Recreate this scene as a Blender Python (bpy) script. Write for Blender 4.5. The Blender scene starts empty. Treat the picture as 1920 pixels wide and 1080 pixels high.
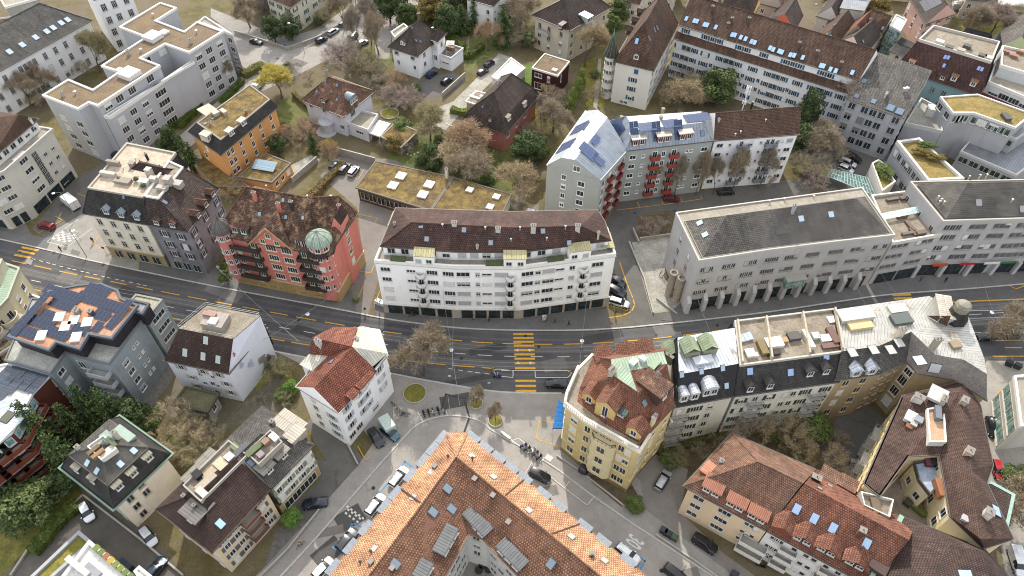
import bpy, math, random
from mathutils import Vector, Matrix
from mathutils.geometry import tessellate_polygon
R = math.radians
random.seed(11)
sc = bpy.context.scene
COL = sc.collection
# ------------------------------------------------------------------ camera
CF, CVX, CVY, CH = 1340.0, 940.0, 1700.0, 121.0
_dx, _dy = CVX-960, CVY-540
_D = math.hypot(_dx, _dy)
PIT = math.atan2(CF, _D)
_d = (_dx/_D, _dy/_D); _e = (_d[1], -_d[0])
_cp, _sp = math.cos(PIT), math.sin(PIT)
def ray(px, py):
 u, v = px-960, py-540
 a = u*_e[0]+v*_e[1]; b = u*_d[0]+v*_d[1]
 return Vector((a, CF*_cp-b*_sp, -CF*_sp-b*_cp))
def G(px, py, h=0.0):
 r = ray(px, py); t = (h-CH)/r.z
 return Vector((r.x*t, r.y*t, h))
def W(p, h):
 if isinstance(p, Vector): return Vector((p.x, p.y, h))
 return G(p[0], p[1], p[2] if len(p) > 2 else h)
cam_d = bpy.data.cameras.new('camera'); cam = bpy.data.objects.new('camera', cam_d); COL.objects.link(cam)
cam_d.sensor_width = 36; cam_d.lens = 36*CF/1920; cam_d.clip_start = 1; cam_d.clip_end = 6000
_r = Vector((_e[0], 0, 0));
fw = Vector((0, _cp, -_sp)); up0 = Vector((0, _sp, _cp)); rt0 = Vector((1, 0, 0))
rt = rt0*_e[0] - up0*_d[0]; up = -(rt0*_e[1] - up0*_d[1])
cam.matrix_world = Matrix(((rt.x, up.x, -fw.x, 0), (rt.y, up.y, -fw.y, 0), (rt.z, up.z, -fw.z, CH), (0, 0, 0, 1)))
sc.camera = cam
sc.cycles.filter_width = 1.05
# ------------------------------------------------------------------ materials
def lin(c):
 if isinstance(c, str):
  c = [int(c[i:i+2], 16)/255 for i in (0, 2, 4)]
  return tuple((x/12.92 if x <= .04045 else ((x+.055)/1.055)**2.4) for x in c)
 return c
def sc3(c, k): return tuple(min(x*k, 1) for x in c)
_mats = {}
class N:
 def __init__(s, name):
  s.m = bpy.data.materials.new(name); s.m.use_nodes = True
  s.t = s.m.node_tree; s.b = s.t.nodes['Principled BSDF']
 def n(s, typ, **k):
  nd = s.t.nodes.new(typ)
  for a, v in k.items(): setattr(nd, a, v)
  return nd
 def l(s, a, b): s.t.links.new(a, b)
 def coord(s, which='Object'):
  if which == 'Pos': return s.n('ShaderNodeNewGeometry').outputs['Position']
  return s.n('ShaderNodeTexCoord').outputs[which]
 def noise(s, co, scale, detail=4, rough=.6, stretch=None):
  if stretch:
   mp = s.n('ShaderNodeMapping'); mp.inputs['Scale'].default_value = stretch; s.l(co, mp.inputs[0]); co = mp.outputs[0]
  t = s.n('ShaderNodeTexNoise'); t.inputs['Scale'].default_value = scale; t.inputs['Detail'].default_value = detail
  t.inputs['Roughness'].default_value = rough; s.l(co, t.inputs['Vector']); return t.outputs['Fac']
 def ramp(s, fac, a, b, ca=(0,0,0), cb=(1,1,1)):
  r = s.n('ShaderNodeValToRGB'); e = r.color_ramp.elements
  e[0].position = a; e[1].position = b; e[0].color = (*ca, 1); e[1].color = (*cb, 1); s.l(fac, r.inputs[0]); return r.outputs[0]
 def mix(s, fac, a, b, mode='MIX'):
  m = s.n('ShaderNodeMix', data_type='RGBA', blend_type=mode)
  for i, v in ((0, fac), (6, a), (7, b)):
   if isinstance(v, (int, float)): m.inputs[i].default_value = v
   elif isinstance(v, tuple): m.inputs[i].default_value = (*v, 1)
   else: s.l(v, m.inputs[i])
  return m.outputs[2]
 def bump(s, h, k, d=.05):
  b = s.n('ShaderNodeBump'); b.inputs['Strength'].default_value = k; b.inputs['Distance'].default_value = d
  s.l(h, b.inputs['Height']); s.l(b.outputs[0], s.b.inputs['Normal'])
 def out(s, c, rough=.85, metal=0, spec=.3):
  if isinstance(c, tuple): s.b.inputs['Base Color'].default_value = (*c, 1)
  else: s.l(c, s.b.inputs['Base Color'])
  s.b.inputs['Roughness'].default_value = rough; s.b.inputs['Metallic'].default_value = metal
  s.b.inputs['Specular IOR Level'].default_value = spec
  return s.m
def memo(f):
 def g(*a, **k):
  key = (f.__name__, a, tuple(sorted(k.items())))
  if key not in _mats: _mats[key] = f(*a, **k)
  return _mats[key]
 return g
@memo
def plaster(hexc, dirt=.35, name='plaster'):
 c = lin(hexc); n = N(name+'_'+hexc); co = n.coord()
 big = n.noise(co, .16, 3); st = n.noise(co, 1.0, 5, .7, (.55, .55, .12)); fine = n.noise(co, 3.5, 5, .7)
 x = n.mix(n.ramp(big, .4, .68), c, sc3(c, 1-.45*dirt))
 x = n.mix(n.ramp(st, .5, .78, (0,0,0), (min(dirt*1.7,.9),)*3), x, sc3(c, .48))
 x = n.mix(n.ramp(fine, .35, .75, (0,0,0), (.45,)*3), x, sc3(c, .82))
 n.bump(fine, .12, .03)
 return n.out(x, .9)
@memo
def tile(hexa, hexb, hexmoss=None, cover=.55, tw=.42, th=.42, gap=.07, name='roof_tiles', rough=.85, patch=.22):
 a, b = lin(hexa), lin(hexb); n = N(name+'_'+hexa); uv = n.coord('UV'); co = n.coord()
 br = n.n('ShaderNodeTexBrick', offset=.5); n.l(uv, br.inputs['Vector'])
 for k, v in (('Scale', 1), ('Mortar Size', gap), ('Mortar Smooth', .4), ('Bias', 0), ('Brick Width', tw*.85), ('Row Height', th*.85)): br.inputs[k].default_value = v
 br.inputs['Color1'].default_value = (*a, 1); br.inputs['Color2'].default_value = (*b, 1); br.inputs['Mortar'].default_value = (*sc3(a, .42), 1)
 x = br.outputs['Color']
 big = n.noise(co, patch, 5, .7); st = n.noise(uv, 1, 4, .6, (1.1, .12, 1)); sp = n.noise(co, 1.9, 6, .78)
 x = n.mix(n.ramp(big, .35, .7, (.72,)*3, (1.25,)*3), x, x, 'MULTIPLY') if False else n.mix(.8, x, n.ramp(big, .32, .7, (.5,)*3, (1.4,)*3), 'MULTIPLY')
 x = n.mix(.55, x, n.ramp(st, .35, .68, (.6,)*3, (1.25,)*3), 'MULTIPLY')
 x = n.mix(.7, x, n.ramp(sp, .35, .66, (.5,)*3, (1.5,)*3), 'MULTIPLY')
 if hexmoss:
  ms = n.noise(co, .55, 7, .8); x = n.mix(n.ramp(ms, cover, cover+.12), x, lin(hexmoss))
 n.bump(br.outputs['Fac'], -.6, .05)
 return n.out(x, rough)
@memo
def seam(hexc, w=.6, rough=.45, metal=.35, rust=None, name='standing_seam_metal', gap=.05):
 c = lin(hexc); n = N(name+'_'+hexc); uv = n.coord('UV'); co = n.coord()
 br = n.n('ShaderNodeTexBrick', offset=0); n.l(uv, br.inputs['Vector'])
 for k, v in (('Scale', 1), ('Mortar Size', gap), ('Mortar Smooth', .3), ('Brick Width', w), ('Row Height', 40)): br.inputs[k].default_value = v
 br.inputs['Color1'].default_value = (*c, 1); br.inputs['Color2'].default_value = (*sc3(c, .85), 1); br.inputs['Mortar'].default_value = (*sc3(c, .5), 1)
 x = n.mix(.6, br.outputs['Color'], n.ramp(n.noise(co, .5, 6, .75), .3, .7, (.6,)*3, (1.2,)*3), 'MULTIPLY')
 if rust: x = n.mix(n.ramp(n.noise(co, .45, 6, .75, (1, 1, 1)), .56, .7), x, lin(rust))
 n.bump(br.outputs['Fac'], .5, .05)
 return n.out(x, rough, metal)
@memo
def mottled(hexa, hexb, hexc=None, scale=.6, rough=.95, bump=.4, name='mottled', coord='Object', lo=.4, hi=.62):
 n = N(name+'_'+hexa); co = n.coord(coord)
 f1 = n.noise(co, scale, 8, .75); f2 = n.noise(co, scale*6, 6, .75); f3 = n.noise(co, scale*.25, 4, .6)
 x = n.mix(n.ramp(f1, lo, hi), lin(hexa), lin(hexb))
 if hexc: x = n.mix(n.ramp(f3, .48, .62), x, n.mix(n.ramp(f1, .35, .6), lin(hexc), x))
 x = n.mix(.75, x, n.ramp(f2, .32, .7, (.55,)*3, (1.35,)*3), 'MULTIPLY')
 if bump: n.bump(f2, bump, .08)
 return n.out(x, rough)
@memo
def plain(hexc, rough=.6, metal=0.0, spec=.4, name='paint', var=.25):
 c = lin(hexc); n = N(name+'_'+hexc); co = n.coord()
 x = n.mix(n.ramp(n.noise(co, 2.2, 5, .7), .35, .7), c, sc3(c, 1-var))
 return n.out(x, rough, metal, spec)
@memo
def carpaint(hexc, metal=.3):
 c = lin(hexc); n = N('car_paint_'+hexc); co = n.coord()
 x = n.mix(n.ramp(n.noise(co, 1.5, 4, .6), .4, .75), c, sc3(c, .8))
 n.b.inputs['Coat Weight'].default_value = .7; n.b.inputs['Coat Roughness'].default_value = .08
 return n.out(x, .35, metal, .5)
@memo
def glass(hexc='20262b', rough=.12, name='window_glass'):
 n = N(name+'_'+hexc); c = lin(hexc); co = n.coord('Object'); oi = n.n('ShaderNodeObjectInfo')
 mp = n.n('ShaderNodeVectorMath'); mp.operation = 'ADD'; n.l(co, mp.inputs[0]);
 cm = n.n('ShaderNodeVectorMath'); cm.operation = 'SCALE'; n.l(oi.outputs['Location'], cm.inputs[0]); cm.inputs['Scale'].default_value = 1.7; n.l(cm.outputs[0], mp.inputs[1])
 f = n.noise(mp.outputs[0], .9, 3, .6)
 x = n.mix(n.ramp(f, .42, .68), c, sc3(c, 3.2))
 return n.out(x, rough, 0, .6)
@memo
def solarmat(hexc='2c3a55'):
 c = lin(hexc); n = N('solar_cells_'+hexc); uv = n.coord('UV')
 br = n.n('ShaderNodeTexBrick', offset=0); n.l(uv, br.inputs['Vector'])
 for k, v in (('Scale', 1), ('Mortar Size', .035), ('Mortar Smooth', .1), ('Brick Width', .5), ('Row Height', .5)): br.inputs[k].default_value = v
 br.inputs['Color1'].default_value = (*c, 1); br.inputs['Color2'].default_value = (*sc3(c, 1.25), 1); br.inputs['Mortar'].default_value = (*sc3(c, 2.1), 1)
 return n.out(br.outputs['Color'], .22, .2, .5)
WHITE = 'e6e4df'
# ------------------------------------------------------------------ mesh builder
class MB:
 def __init__(s): s.v = []; s.f = []; s.m = []; s.uv = []; s.sm = False
 def face(s, pts, mi=0, uv=None):
  pts = [Vector(p) for p in pts]; i = len(s.v); s.v += pts
  s.f.append(tuple(range(i, i+len(pts)))); s.m.append(mi)
  if uv is None:
   n = Vector((0, 0, 0))
   for k in range(len(pts)): n += (pts[k]-pts[0]).cross(pts[(k+1) % len(pts)]-pts[0])
   if n.length < 1e-9: n = Vector((0, 0, 1))
   n.normalize()
   u = Vector((-n.y, n.x, 0))
   if u.length < .05:
    e = pts[1]-pts[0]; u = Vector((e.x, e.y, 0))
   if u.length < 1e-6: u = Vector((1, 0, 0))
   u.normalize(); w = n.cross(u)
   uv = [(p.dot(u), p.dot(w)) for p in pts]
  s.uv.append(uv)
 def box(s, x0, y0, z0, x1, y1, z1, mi=0, M=None, skip=''):
  c = [(x0,y0,z0),(x1,y0,z0),(x1,y1,z0),(x0,y1,z0),(x0,y0,z1),(x1,y0,z1),(x1,y1,z1),(x0,y1,z1)]
  c = [Vector(p) for p in c]
  if M is not None: c = [M @ p for p in c]
  for nm, q in (('b',(0,3,2,1)),('t',(4,5,6,7)),('f',(0,1,5,4)),('r',(1,2,6,5)),('k',(2,3,7,6)),('l',(3,0,4,7))):
   if nm not in skip: s.face([c[i] for i in q], mi)
 def prism(s, poly, z0, z1, mi=0, top=True, bottom=False, tmi=None):
  a = [Vector((p.x, p.y, z0)) for p in poly]; b = [Vector((p.x, p.y, z1)) for p in poly]
  n = len(poly)
  for i in range(n): s.face([a[i], a[(i+1) % n], b[(i+1) % n], b[i]], mi)
  if top: s.cap(b, mi if tmi is None else tmi)
  if bottom: s.cap(a[::-1], mi)
 def cap(s, pts, mi=0):
  for t in tessellate_polygon([pts]):
   q = [pts[i] for i in t]
   nz = (q[1]-q[0]).cross(q[2]-q[0]).z
   if nz < 0: q = q[::-1]
   s.face(q, mi)
 def tube(s, a, b, r0, r1=None, n=6, mi=0, cap=True):
  a, b = Vector(a), Vector(b); r1 = r0 if r1 is None else r1
  d = (b-a);
  if d.length < 1e-6: return
  d.normalize(); u = d.orthogonal().normalized(); w = d.cross(u)
  A = [a+(u*math.cos(t)+w*math.sin(t))*r0 for t in [2*math.pi*k/n for k in range(n)]]
  Bq = [b+(u*math.cos(t)+w*math.sin(t))*r1 for t in [2*math.pi*k/n for k in range(n)]]
  for k in range(n): s.face([A[k], A[(k+1) % n], Bq[(k+1) % n], Bq[k]], mi)
  if cap: s.face(A[::-1], mi); s.face(Bq, mi)
 def lathe(s, prof, c=(0,0,0), n=12, mi=0, ph=0):
  c = Vector(c)
  rings = [[c+Vector((r*math.cos(ph+2*math.pi*k/n), r*math.sin(ph+2*math.pi*k/n), z)) for k in range(n)] for r, z in prof]
  for i in range(len(rings)-1):
   for k in range(n):
    q = [rings[i][k], rings[i][(k+1) % n], rings[i+1][(k+1) % n], rings[i+1][k]]
    if prof[i][0] < 1e-4: q = q[1:] if False else [q[0], q[2], q[3]]
    elif prof[i+1][0] < 1e-4: q = q[:3]
    s.face(q, mi)
 def mesh(s, name, mats, off=None, smooth=False, merge=False):
  me = bpy.data.meshes.new(name)
  vs = s.v if off is None else [p-off for p in s.v]
  me.from_pydata(vs, [], s.f)
  for m in mats: me.materials.append(m)
  me.polygons.foreach_set('material_index', s.m)
  uvl = me.uv_layers.new(name='UVMap')
  flat = [c for u in s.uv for p in u for c in p]
  uvl.data.foreach_set('uv', flat)
  if merge or smooth:
   import bmesh
   bm = bmesh.new(); bm.from_mesh(me); bmesh.ops.remove_doubles(bm, verts=bm.verts, dist=.0005)
   if smooth:
    for f in bm.faces: f.smooth = True
    for e in bm.edges:
     if len(e.link_faces) == 2 and e.calc_face_angle(0) > R(38): e.smooth = False
   bm.to_mesh(me); bm.free()
  me.update()
  return me
 def build(s, name, mats, parent=None, off=None, **k):
  if parent is not None and off is None: off = parent_off(parent)
  o = bpy.data.objects.new(name, s.mesh(name, mats if isinstance(mats, (list, tuple)) else [mats], off, **k))
  COL.objects.link(o)
  if parent is not None: o.parent = parent
  return o
def parent_off(p):
 o = Vector((0, 0, 0))
 while p is not None: o += Vector(p.location); p = p.parent
 return o
def empty(name, loc, label, cat, group=None, rz=0):
 o = bpy.data.objects.new(name, None); COL.objects.link(o); o.location = loc; o.rotation_euler.z = rz
 o.empty_display_size = .5
 return tag(o, label, cat, group)
def tag(o, label=None, cat=None, group=None, kind=None):
 if label: o['label'] = label
 if cat: o['category'] = cat
 if group: o['group'] = group
 if kind: o['kind'] = kind
 return o
def recenter(o):  # put a top-level mesh's origin on its own base
 me = o.data; n = len(me.vertices)
 c = sum((v.co for v in me.vertices), Vector())/n; c.z = min(v.co.z for v in me.vertices)
 me.transform(Matrix.Translation(-c)); o.location = Vector(o.location)+c; return o
def dup(o, parent=None, M=None):
 c = o.copy(); COL.objects.link(c); c.parent = parent
 for ch in [k for k in KIDS.get(o.name, [])]:
  dup(ch, c)
 return c
KIDS = {}
def adopt(parent, ch): KIDS.setdefault(parent.name, []).append(ch); ch.parent = parent; return ch
# ------------------------------------------------------------------ shared building pieces (x right, y outward, z up)
_mesh = {}
def win_mesh(w, h, fr, gl, mul=1, cross=False, deep=.07, sill=True, blind=0, blc='d9d8d2', fw_=.09):
 key = ('w', round(w, 2), round(h, 2), fr, gl, mul, cross, blind, blc, sill, fw_)
 if key in _mesh: return _mesh[key]
 m = MB(); a = w/2; b = h/2; d = deep
 m.box(-a-fw_, 0, -b-fw_, -a, d, b+fw_, 0, skip='f'); m.box(a, 0, -b-fw_, a+fw_, d, b+fw_, 0, skip='f')
 m.box(-a, 0, b, a, d, b+fw_, 0, skip='f'); m.box(-a, 0, -b-fw_, a, d, -b, 0, skip='f')
 if sill: m.box(-a-fw_-.04, 0, -b-fw_-.07, a+fw_+.04, d+.13, -b-fw_-.004, 0)
 m.face([(a, .012, -b), (-a, .012, -b), (-a, .012, b), (a, .012, b)], 1)
 for k in range(1, mul+1):
  x = -a+w*k/(mul+1); m.box(x-.035, .013, -b, x+.035, .045, b, 2, skip='f')
 m.box(-a, .013, -b, -a+.05, .04, b, 2, skip='f'); m.box(a-.05, .013, -b, a, .04, b, 2, skip='f')
 m.box(-a+.05, .013, b-.05, a-.05, .04, b, 2, skip='f'); m.box(-a+.05, .013, -b, a-.05, .04, -b+.05, 2, skip='f')
 if cross: m.box(-a, .014, b*.35, a, .043, b*.35+.05, 2, skip='f')
 if blind:
  z0 = b-h*blind; m.box(-a, .03, z0, a, .055, b, 3, skip='f')
 me = m.mesh('window', [plain(fr, .7, name='window_surround'), glass(gl), plain('dedcd6', .5, name='window_bars') if fr != '30302e' else plain('2c2c2c', .5), plain(blc, .7, name='roller_blind')])
 _mesh[key] = me; return me
def shutter_mesh(h, c, w=.5):
 key = ('s', round(h, 2), c, w)
 if key in _mesh: return _mesh[key]
 m = MB(); m.box(-w/2, 0, -h/2, w/2, .05, h/2, 0, skip='f')
 k = int(h/.16)
 for i in range(k): m.box(-w/2+.05, .05, -h/2+.04+i*.16, w/2-.05, .065, -h/2+.11+i*.16, 0, skip='f')
 me = m.mesh('shutter', [plain(c, .7, name='shutter_paint')]); _mesh[key] = me; return me
def balc_mesh(w, d, c, rail='solid', hr=1.0, floor='a9a59c'):
 key = ('b', w, d, c, rail, hr)
 if key in _mesh: return _mesh[key]
 m = MB(); m.box(-w/2, 0, -.18, w/2, d, 0, 1)
 if rail == 'solid':
  m.box(-w/2, d-.09, 0, w/2, d+.01, hr, 0); m.box(-w/2, 0, 0, -w/2+.08, d-.09, hr, 0); m.box(w/2-.08, 0, 0, w/2, d-.09, hr, 0)
  m.box(-w/2-.02, d-.11, hr, w/2+.02, d+.03, hr+.05, 2)
 elif rail == 'round':
  n = 10; P = [(math.cos(math.pi*k/n)*w/2, math.sin(math.pi*k/n)*d) for k in range(n+1)]
  for k in range(n):
   (x0, y0), (x1, y1) = P[k], P[k+1]
   m.face([(x0,y0,-.2),(x0,y0,hr),(x1,y1,hr),(x1,y1,-.2)], 0); m.face([(x0*.9,y0*.9,0),(x1*.9,y1*.9,0),(x1*.9,y1*.9,hr),(x0*.9,y0*.9,hr)], 0)
   m.face([(x0,y0,hr),(x0*.9,y0*.9,hr),(x1*.9,y1*.9,hr),(x1,y1,hr)], 2)
  m.v = m.v
 else:
  k = max(3, int(w/.22))
  for i in range(k+1):
   x = -w/2+w*i/k; m.box(x-.015, d-.04, 0, x+.015, d-.01, hr, 0)
  for sx in (-w/2, w/2-.03):
   for i in range(4): m.box(sx, d*i/4, 0, sx+.03, d*i/4+.03, hr, 0)
   m.box(sx, 0, hr-.04, sx+.04, d, hr, 0)
  m.box(-w/2, d-.06, hr-.05, w/2, d, hr, 0)
 me = m.mesh('balcony', [plain(c, .7, name='balcony_panel'), plain(floor, .9, name='balcony_slab'), plain(c, .6, name='handrail')])
 _mesh[key] = me; return me
# ------------------------------------------------------------------ building
BLD = []
class Bld:
 def __init__(s, name, label, out, h, wall='cfcac0', o=.4, base=0, cat='building', group=None, dirt=.35, wallmat=None, quad=False, nowall=False, top=False, under=None):
  P = [W(p, h) for p in out]
  if len(P) == 3 or quad: P = [P[0], P[1], P[2], P[0]+P[2]-P[1]]
  s.h = h; s.base = base
  A = sum(P[i].x*P[(i+1) % len(P)].y-P[(i+1) % len(P)].x*P[i].y for i in range(len(P)))
  s.sg = 1 if A > 0 else -1
  s.O = P; s.c = sum(P, Vector())/len(P)
  s.root = under.root if under else empty(name, (s.c.x, s.c.y, base), label, cat, group)
  s.owner = under or s
  if not under: BLD.append(s); s.wins_q = []; s.R = []
  s.W = s.inset(o)
  s.wm = wallmat or plaster(wall, dirt)
  if not nowall:
   m = MB(); Q = s.W if s.sg > 0 else s.W[::-1]
   m.prism(Q, base, h-(.06 if top else 0), 0, top=top)
   m.build('wall', s.wm, s.root)
 def nrm(s, i):
  a, b = s.O[i], s.O[(i+1) % len(s.O)]; d = (b-a); return Vector((d.y, -d.x, 0)).normalized()*s.sg
 def inset(s, o, P=None, h=None):
  P = P or s.O; n = len(P); out = []
  oo = o if isinstance(o, (list, tuple)) else [o]*n
  for i in range(n):
   p0, p1, p2 = P[i-1], P[i], P[(i+1) % n]
   d1 = Vector(((p1-p0).x, (p1-p0).y, 0)).normalized(); d2 = Vector(((p2-p1).x, (p2-p1).y, 0)).normalized()
   n1 = Vector((-d1.y, d1.x, 0))*s.sg; n2 = Vector((-d2.y, d2.x, 0))*s.sg
   a = p1+n1*oo[i-1]; b = p1+n2*oo[i]; cr = d1.x*d2.y-d1.y*d2.x
   if abs(cr) < .05: q = b
   else:
    t = ((b-a).x*d2.y-(b-a).y*d2.x)/cr; q = a+d1*t
   if h is not None: q = Vector((q.x, q.y, h))
   out.append(q)
  return out
 # ---- roofs
 def roofmesh(s, faces, mat, name='roof', reg=True, mats=None, mis=None):
  m = MB()
  for k, f in enumerate(faces):
   f = [Vector(p) for p in f]
   n = Vector((0, 0, 0))
   for i in range(len(f)): n += (f[i]-f[0]).cross(f[(i+1) % len(f)]-f[0])
   mi = mis[k] if mis else 0
   if n.z < -1e-6: f = f[::-1]; n = -n
   if len(f) > 4 and n.normalized().z > .98: m.cap(f, mi)
   else: m.face(f, mi)
   if reg and n.z > 1e-6:
    for i in range(1, len(f)-1): s.owner.R.append((f[0], f[i], f[i+1], n.normalized()))
  return m.build(name, mats or mat, s.root)
 def eave(s, P=None, c='6b655e', z=None, w=.14, t=.18):
  P = P or s.O; m = MB(); A = s.inset(-w, P); n = len(P)
  z = P[0].z if z is None else z
  for i in range(n):
   j = (i+1) % n; a, b, c2, d = P[i], P[j], A[j], A[i]
   q = lambda p, zz: Vector((p.x, p.y, zz))
   m.face([q(a, z-t), q(b, z-t), q(c2, z-t), q(d, z-t)]); m.face([q(d, z+.03), q(c2, z+.03), q(b, z+.03), q(a, z+.03)])
   m.face([q(d, z-t), q(c2, z-t), q(c2, z+.03), q(d, z+.03)])
  return m.build('gutter', plain(c, .5, .3, name='gutter_metal'), s.root)
 def soffit(s, P=None, c='b8b2a6'):
  m = MB(); P = P or s.O; W_ = s.W; n = len(P)
  if len(W_) != n: return
  for i in range(n):
   j = (i+1) % n; m.face([P[i]-Vector((0,0,.05)), P[j]-Vector((0,0,.05)), W_[j]-Vector((0,0,.05)), W_[i]-Vector((0,0,.05))])
  m.build('soffit', plain(c, .8), s.root)
 def hip(s, hr, ins=(3, 3), axis=0, mat=None, P=None, gut='6b655e', gwall=None, off=.5, ridge=True, name='roof', g=True):
  """quad P; ridge runs parallel to edge `axis`; ins = distance of each ridge end from its end edge (0 = gable)"""
  P = P or s.O; h = P[0].z
  q = [P[(axis+i) % 4] for i in range(4)]
  a = q[0].lerp(q[3], off); b = q[1].lerp(q[2], off); L = (b-a).length; u = (b-a)/L
  r0 = a+u*min(ins[0], L*.5); r1 = b-u*min(ins[1], L*.5); r0.z = r1.z = hr
  F = [[q[0], q[1], r1, r0], [q[2], q[3], r0, r1]]; mis = [0, 0]
  for k, (A, Bq, r) in enumerate(((q[3], q[0], r0), (q[1], q[2], r1))):
   F.append([A, Bq, r]); mis.append(1 if ins[k] < .3 else 0)
  s.roofmesh(F, None, name, mats=[mat, gwall or s.wm], mis=mis)
  if ridge:
   m = MB(); e = .03
   def cap(x, y): m.tube(x+Vector((0,0,e)), y+Vector((0,0,e)), .13, n=5)
   cap(r0, r1)
   if ins[0] > .3: cap(q[0], r0); cap(q[3], r0)
   if ins[1] > .3: cap(q[1], r1); cap(q[2], r1)
   m.build('ridge', mat, s.root)
  if g: s.eave(P, gut)
  return r0, r1
 def mans(s, h1, ins=2.0, mat=None, P=None, gut='6b655e', bottom=True):
  P = P or s.O; T = s.inset(ins, P, h1); n = len(P)
  s.roofmesh([[P[i], P[(i+1) % n], T[(i+1) % n], T[i]] for i in range(n)], mat, 'mansard_roof')
  s.eave(P, gut)
  for i in range(n): m = MB(); m.tube(P[i]+Vector((0,0,.05)), T[i]+Vector((0,0,.05)), .11, n=4); m.build('ridge', mat, s.root)
  return T
 def flat(s, mat, P=None, ph=.5, pc='dddad2', t=.35, z=None, outw=.06, name='roof'):
  P = P or s.O; z = P[0].z if z is None else z
  P = [Vector((p.x, p.y, z)) for p in P]
  s.roofmesh([P if s.sg > 0 else P[::-1]], mat, name)
  if ph:
   m = MB(); A = s.inset(-outw, P); Bi = s.inset(t, P); n = len(P)
   q = lambda p, zz: Vector((p.x, p.y, zz))
   for i in range(n):
    j = (i+1) % n
    F = ([q(A[i], z-.3), q(A[j], z-.3), q(A[j], z+ph), q(A[i], z+ph)], [q(A[i], z+ph), q(A[j], z+ph), q(Bi[j], z+ph), q(Bi[i], z+ph)], [q(Bi[i], z+ph), q(Bi[j], z+ph), q(Bi[j], z), q(Bi[i], z)], [q(A[j], z-.3), q(A[i], z-.3), q(P[i], z-.3), q(P[j], z-.3)])
    for f in F: m.face(f if s.sg > 0 else f[::-1])
   m.build('parapet', plain(pc, .75, name='parapet', var=.15), s.root)
 # ---- facades
 def fac(s, i, n, zs, kind='std', w=1.1, h=1.5, m0=1.6, m1=1.6, sh=None, blind=.25, fr=None, xs=None, gl=None, mul=1, every=None, blc='d9d8d2', cross=False):
  P = s.W; a, b = P[i % len(P)], P[(i+1) % len(P)]; L = (b-a).length; nm = s.nrm(i % len(P))
  if L < 1.2: return
  if xs is None:
   if n is None: return
   if n < 1: return
   span = L-m0-m1
   xs = [.5*L] if n == 1 else [m0+span*k/(n-1) for k in range(n)]
   xs = [x/L for x in xs]
  for z in zs:
   for x in xs:
    if every and random.random() > every: continue
    p = a.lerp(b, x); p = Vector((p.x, p.y, z))
    s.owner.wins_q.append((p, nm, w, h, kind, sh, blind, fr, gl, mul, blc, cross))
 def auto(s, zs, sp=3.0, edges=None, **k):
  for i in range(len(s.W)):
   if edges is not None and i not in edges: continue
   L = (s.W[(i+1) % len(s.W)]-s.W[i]).length
   n = int((L-1.0)/sp)
   if n >= 1: s.fac(i, n, zs, m0=sp*.5+.3, m1=sp*.5+.3, **k)
 def M(s, p, nm):
  u = Vector((nm.y, -nm.x, 0))  # right seen from outside... keeps handedness with z up
  return Matrix(((u.x, nm.x, 0, p.x), (u.y, nm.y, 0, p.y), (0, 0, 1, p.z), (0, 0, 0, 1)))
 def put(s, name, me, p, nm, parent=None, loc=None):
  o = bpy.data.objects.new(name, me); COL.objects.link(o)
  if parent is None:
   o.parent = s.root; o.matrix_local = Matrix.Translation(-parent_off(s.root)) @ s.M(p, nm)
  else:
   o.parent = parent; o.location = loc
  return o
 def finish(s):
  q = s.wins_q
  camp = Vector((0, 0, CH))
  def score(t):
   d = camp-t[0]; f = d.normalized().dot(t[1]); return (0 if f > .05 else 1, d.length)
  q.sort(key=score)
  rest = MB(); rm = None
  for k, (p, nm, w, h, kind, sh, blind, fr, gl, mul, blc, cross) in enumerate(q):
   bl = 0
   r = random.random()
   if r < blind: bl = random.choice((1, 1, .55, .35))
   me = win_mesh(w, h, fr or 'cfccc4', gl or '20262b', mul, cross, blind=bl, blc=blc)
   if k < 100:
    o = s.put('window', me, p, nm)
    if sh:
     sm = shutter_mesh(h, sh)
     for sx in (-1, 1): s.put('shutter', sm, None, None, o, (sx*(w/2+.12+.27), .01, 0))
   else:
    M_ = s.M(p, nm);
    if not hasattr(s, 'rest'): s.rest = {}
    L = s.rest.setdefault(0, MB())
    L2 = me
    for poly in L2.polygons:
     L.face([M_ @ L2.vertices[v].co for v in poly.vertices], poly.material_index)
    s.restm = list(me.materials)
  if hasattr(s, 'rest'):
   o = s.rest[0].build('window', s.restm, s.root); o['kind'] = 'stuff'
 def balc(s, i, x, z, w=2.4, d=1.1, c='8b8d8f', rail='solid', hr=1.0, fl='a9a59c'):
  a, b = s.W[i], s.W[(i+1) % len(s.W)]; p = a.lerp(b, x); p = Vector((p.x, p.y, z)); nm = s.nrm(i)
  return s.put('balcony', balc_mesh(w, d, c, rail, hr, fl), p, nm)
 def band(s, zs, c='b9b3a6', d=.12, t=.25, name='cornice', edges=None):
  m = MB(); A = s.inset(-d, s.W); n = len(s.W)
  for z in zs:
   for i in range(n):
    if edges is not None and i not in edges: continue
    j = (i+1) % n; q = lambda p, zz: Vector((p.x, p.y, zz))
    for f in ([q(A[i], z-t), q(A[j], z-t), q(A[j], z), q(A[i], z)], [q(A[i], z), q(A[j], z), q(s.W[j], z), q(s.W[i], z)], [q(s.W[i], z-t), q(s.W[j], z-t), q(A[j], z-t), q(A[i], z-t)]): m.face(f if s.sg > 0 else f[::-1])
  return m.build(name, plain(c, .8, name='trim'), s.root)
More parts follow.
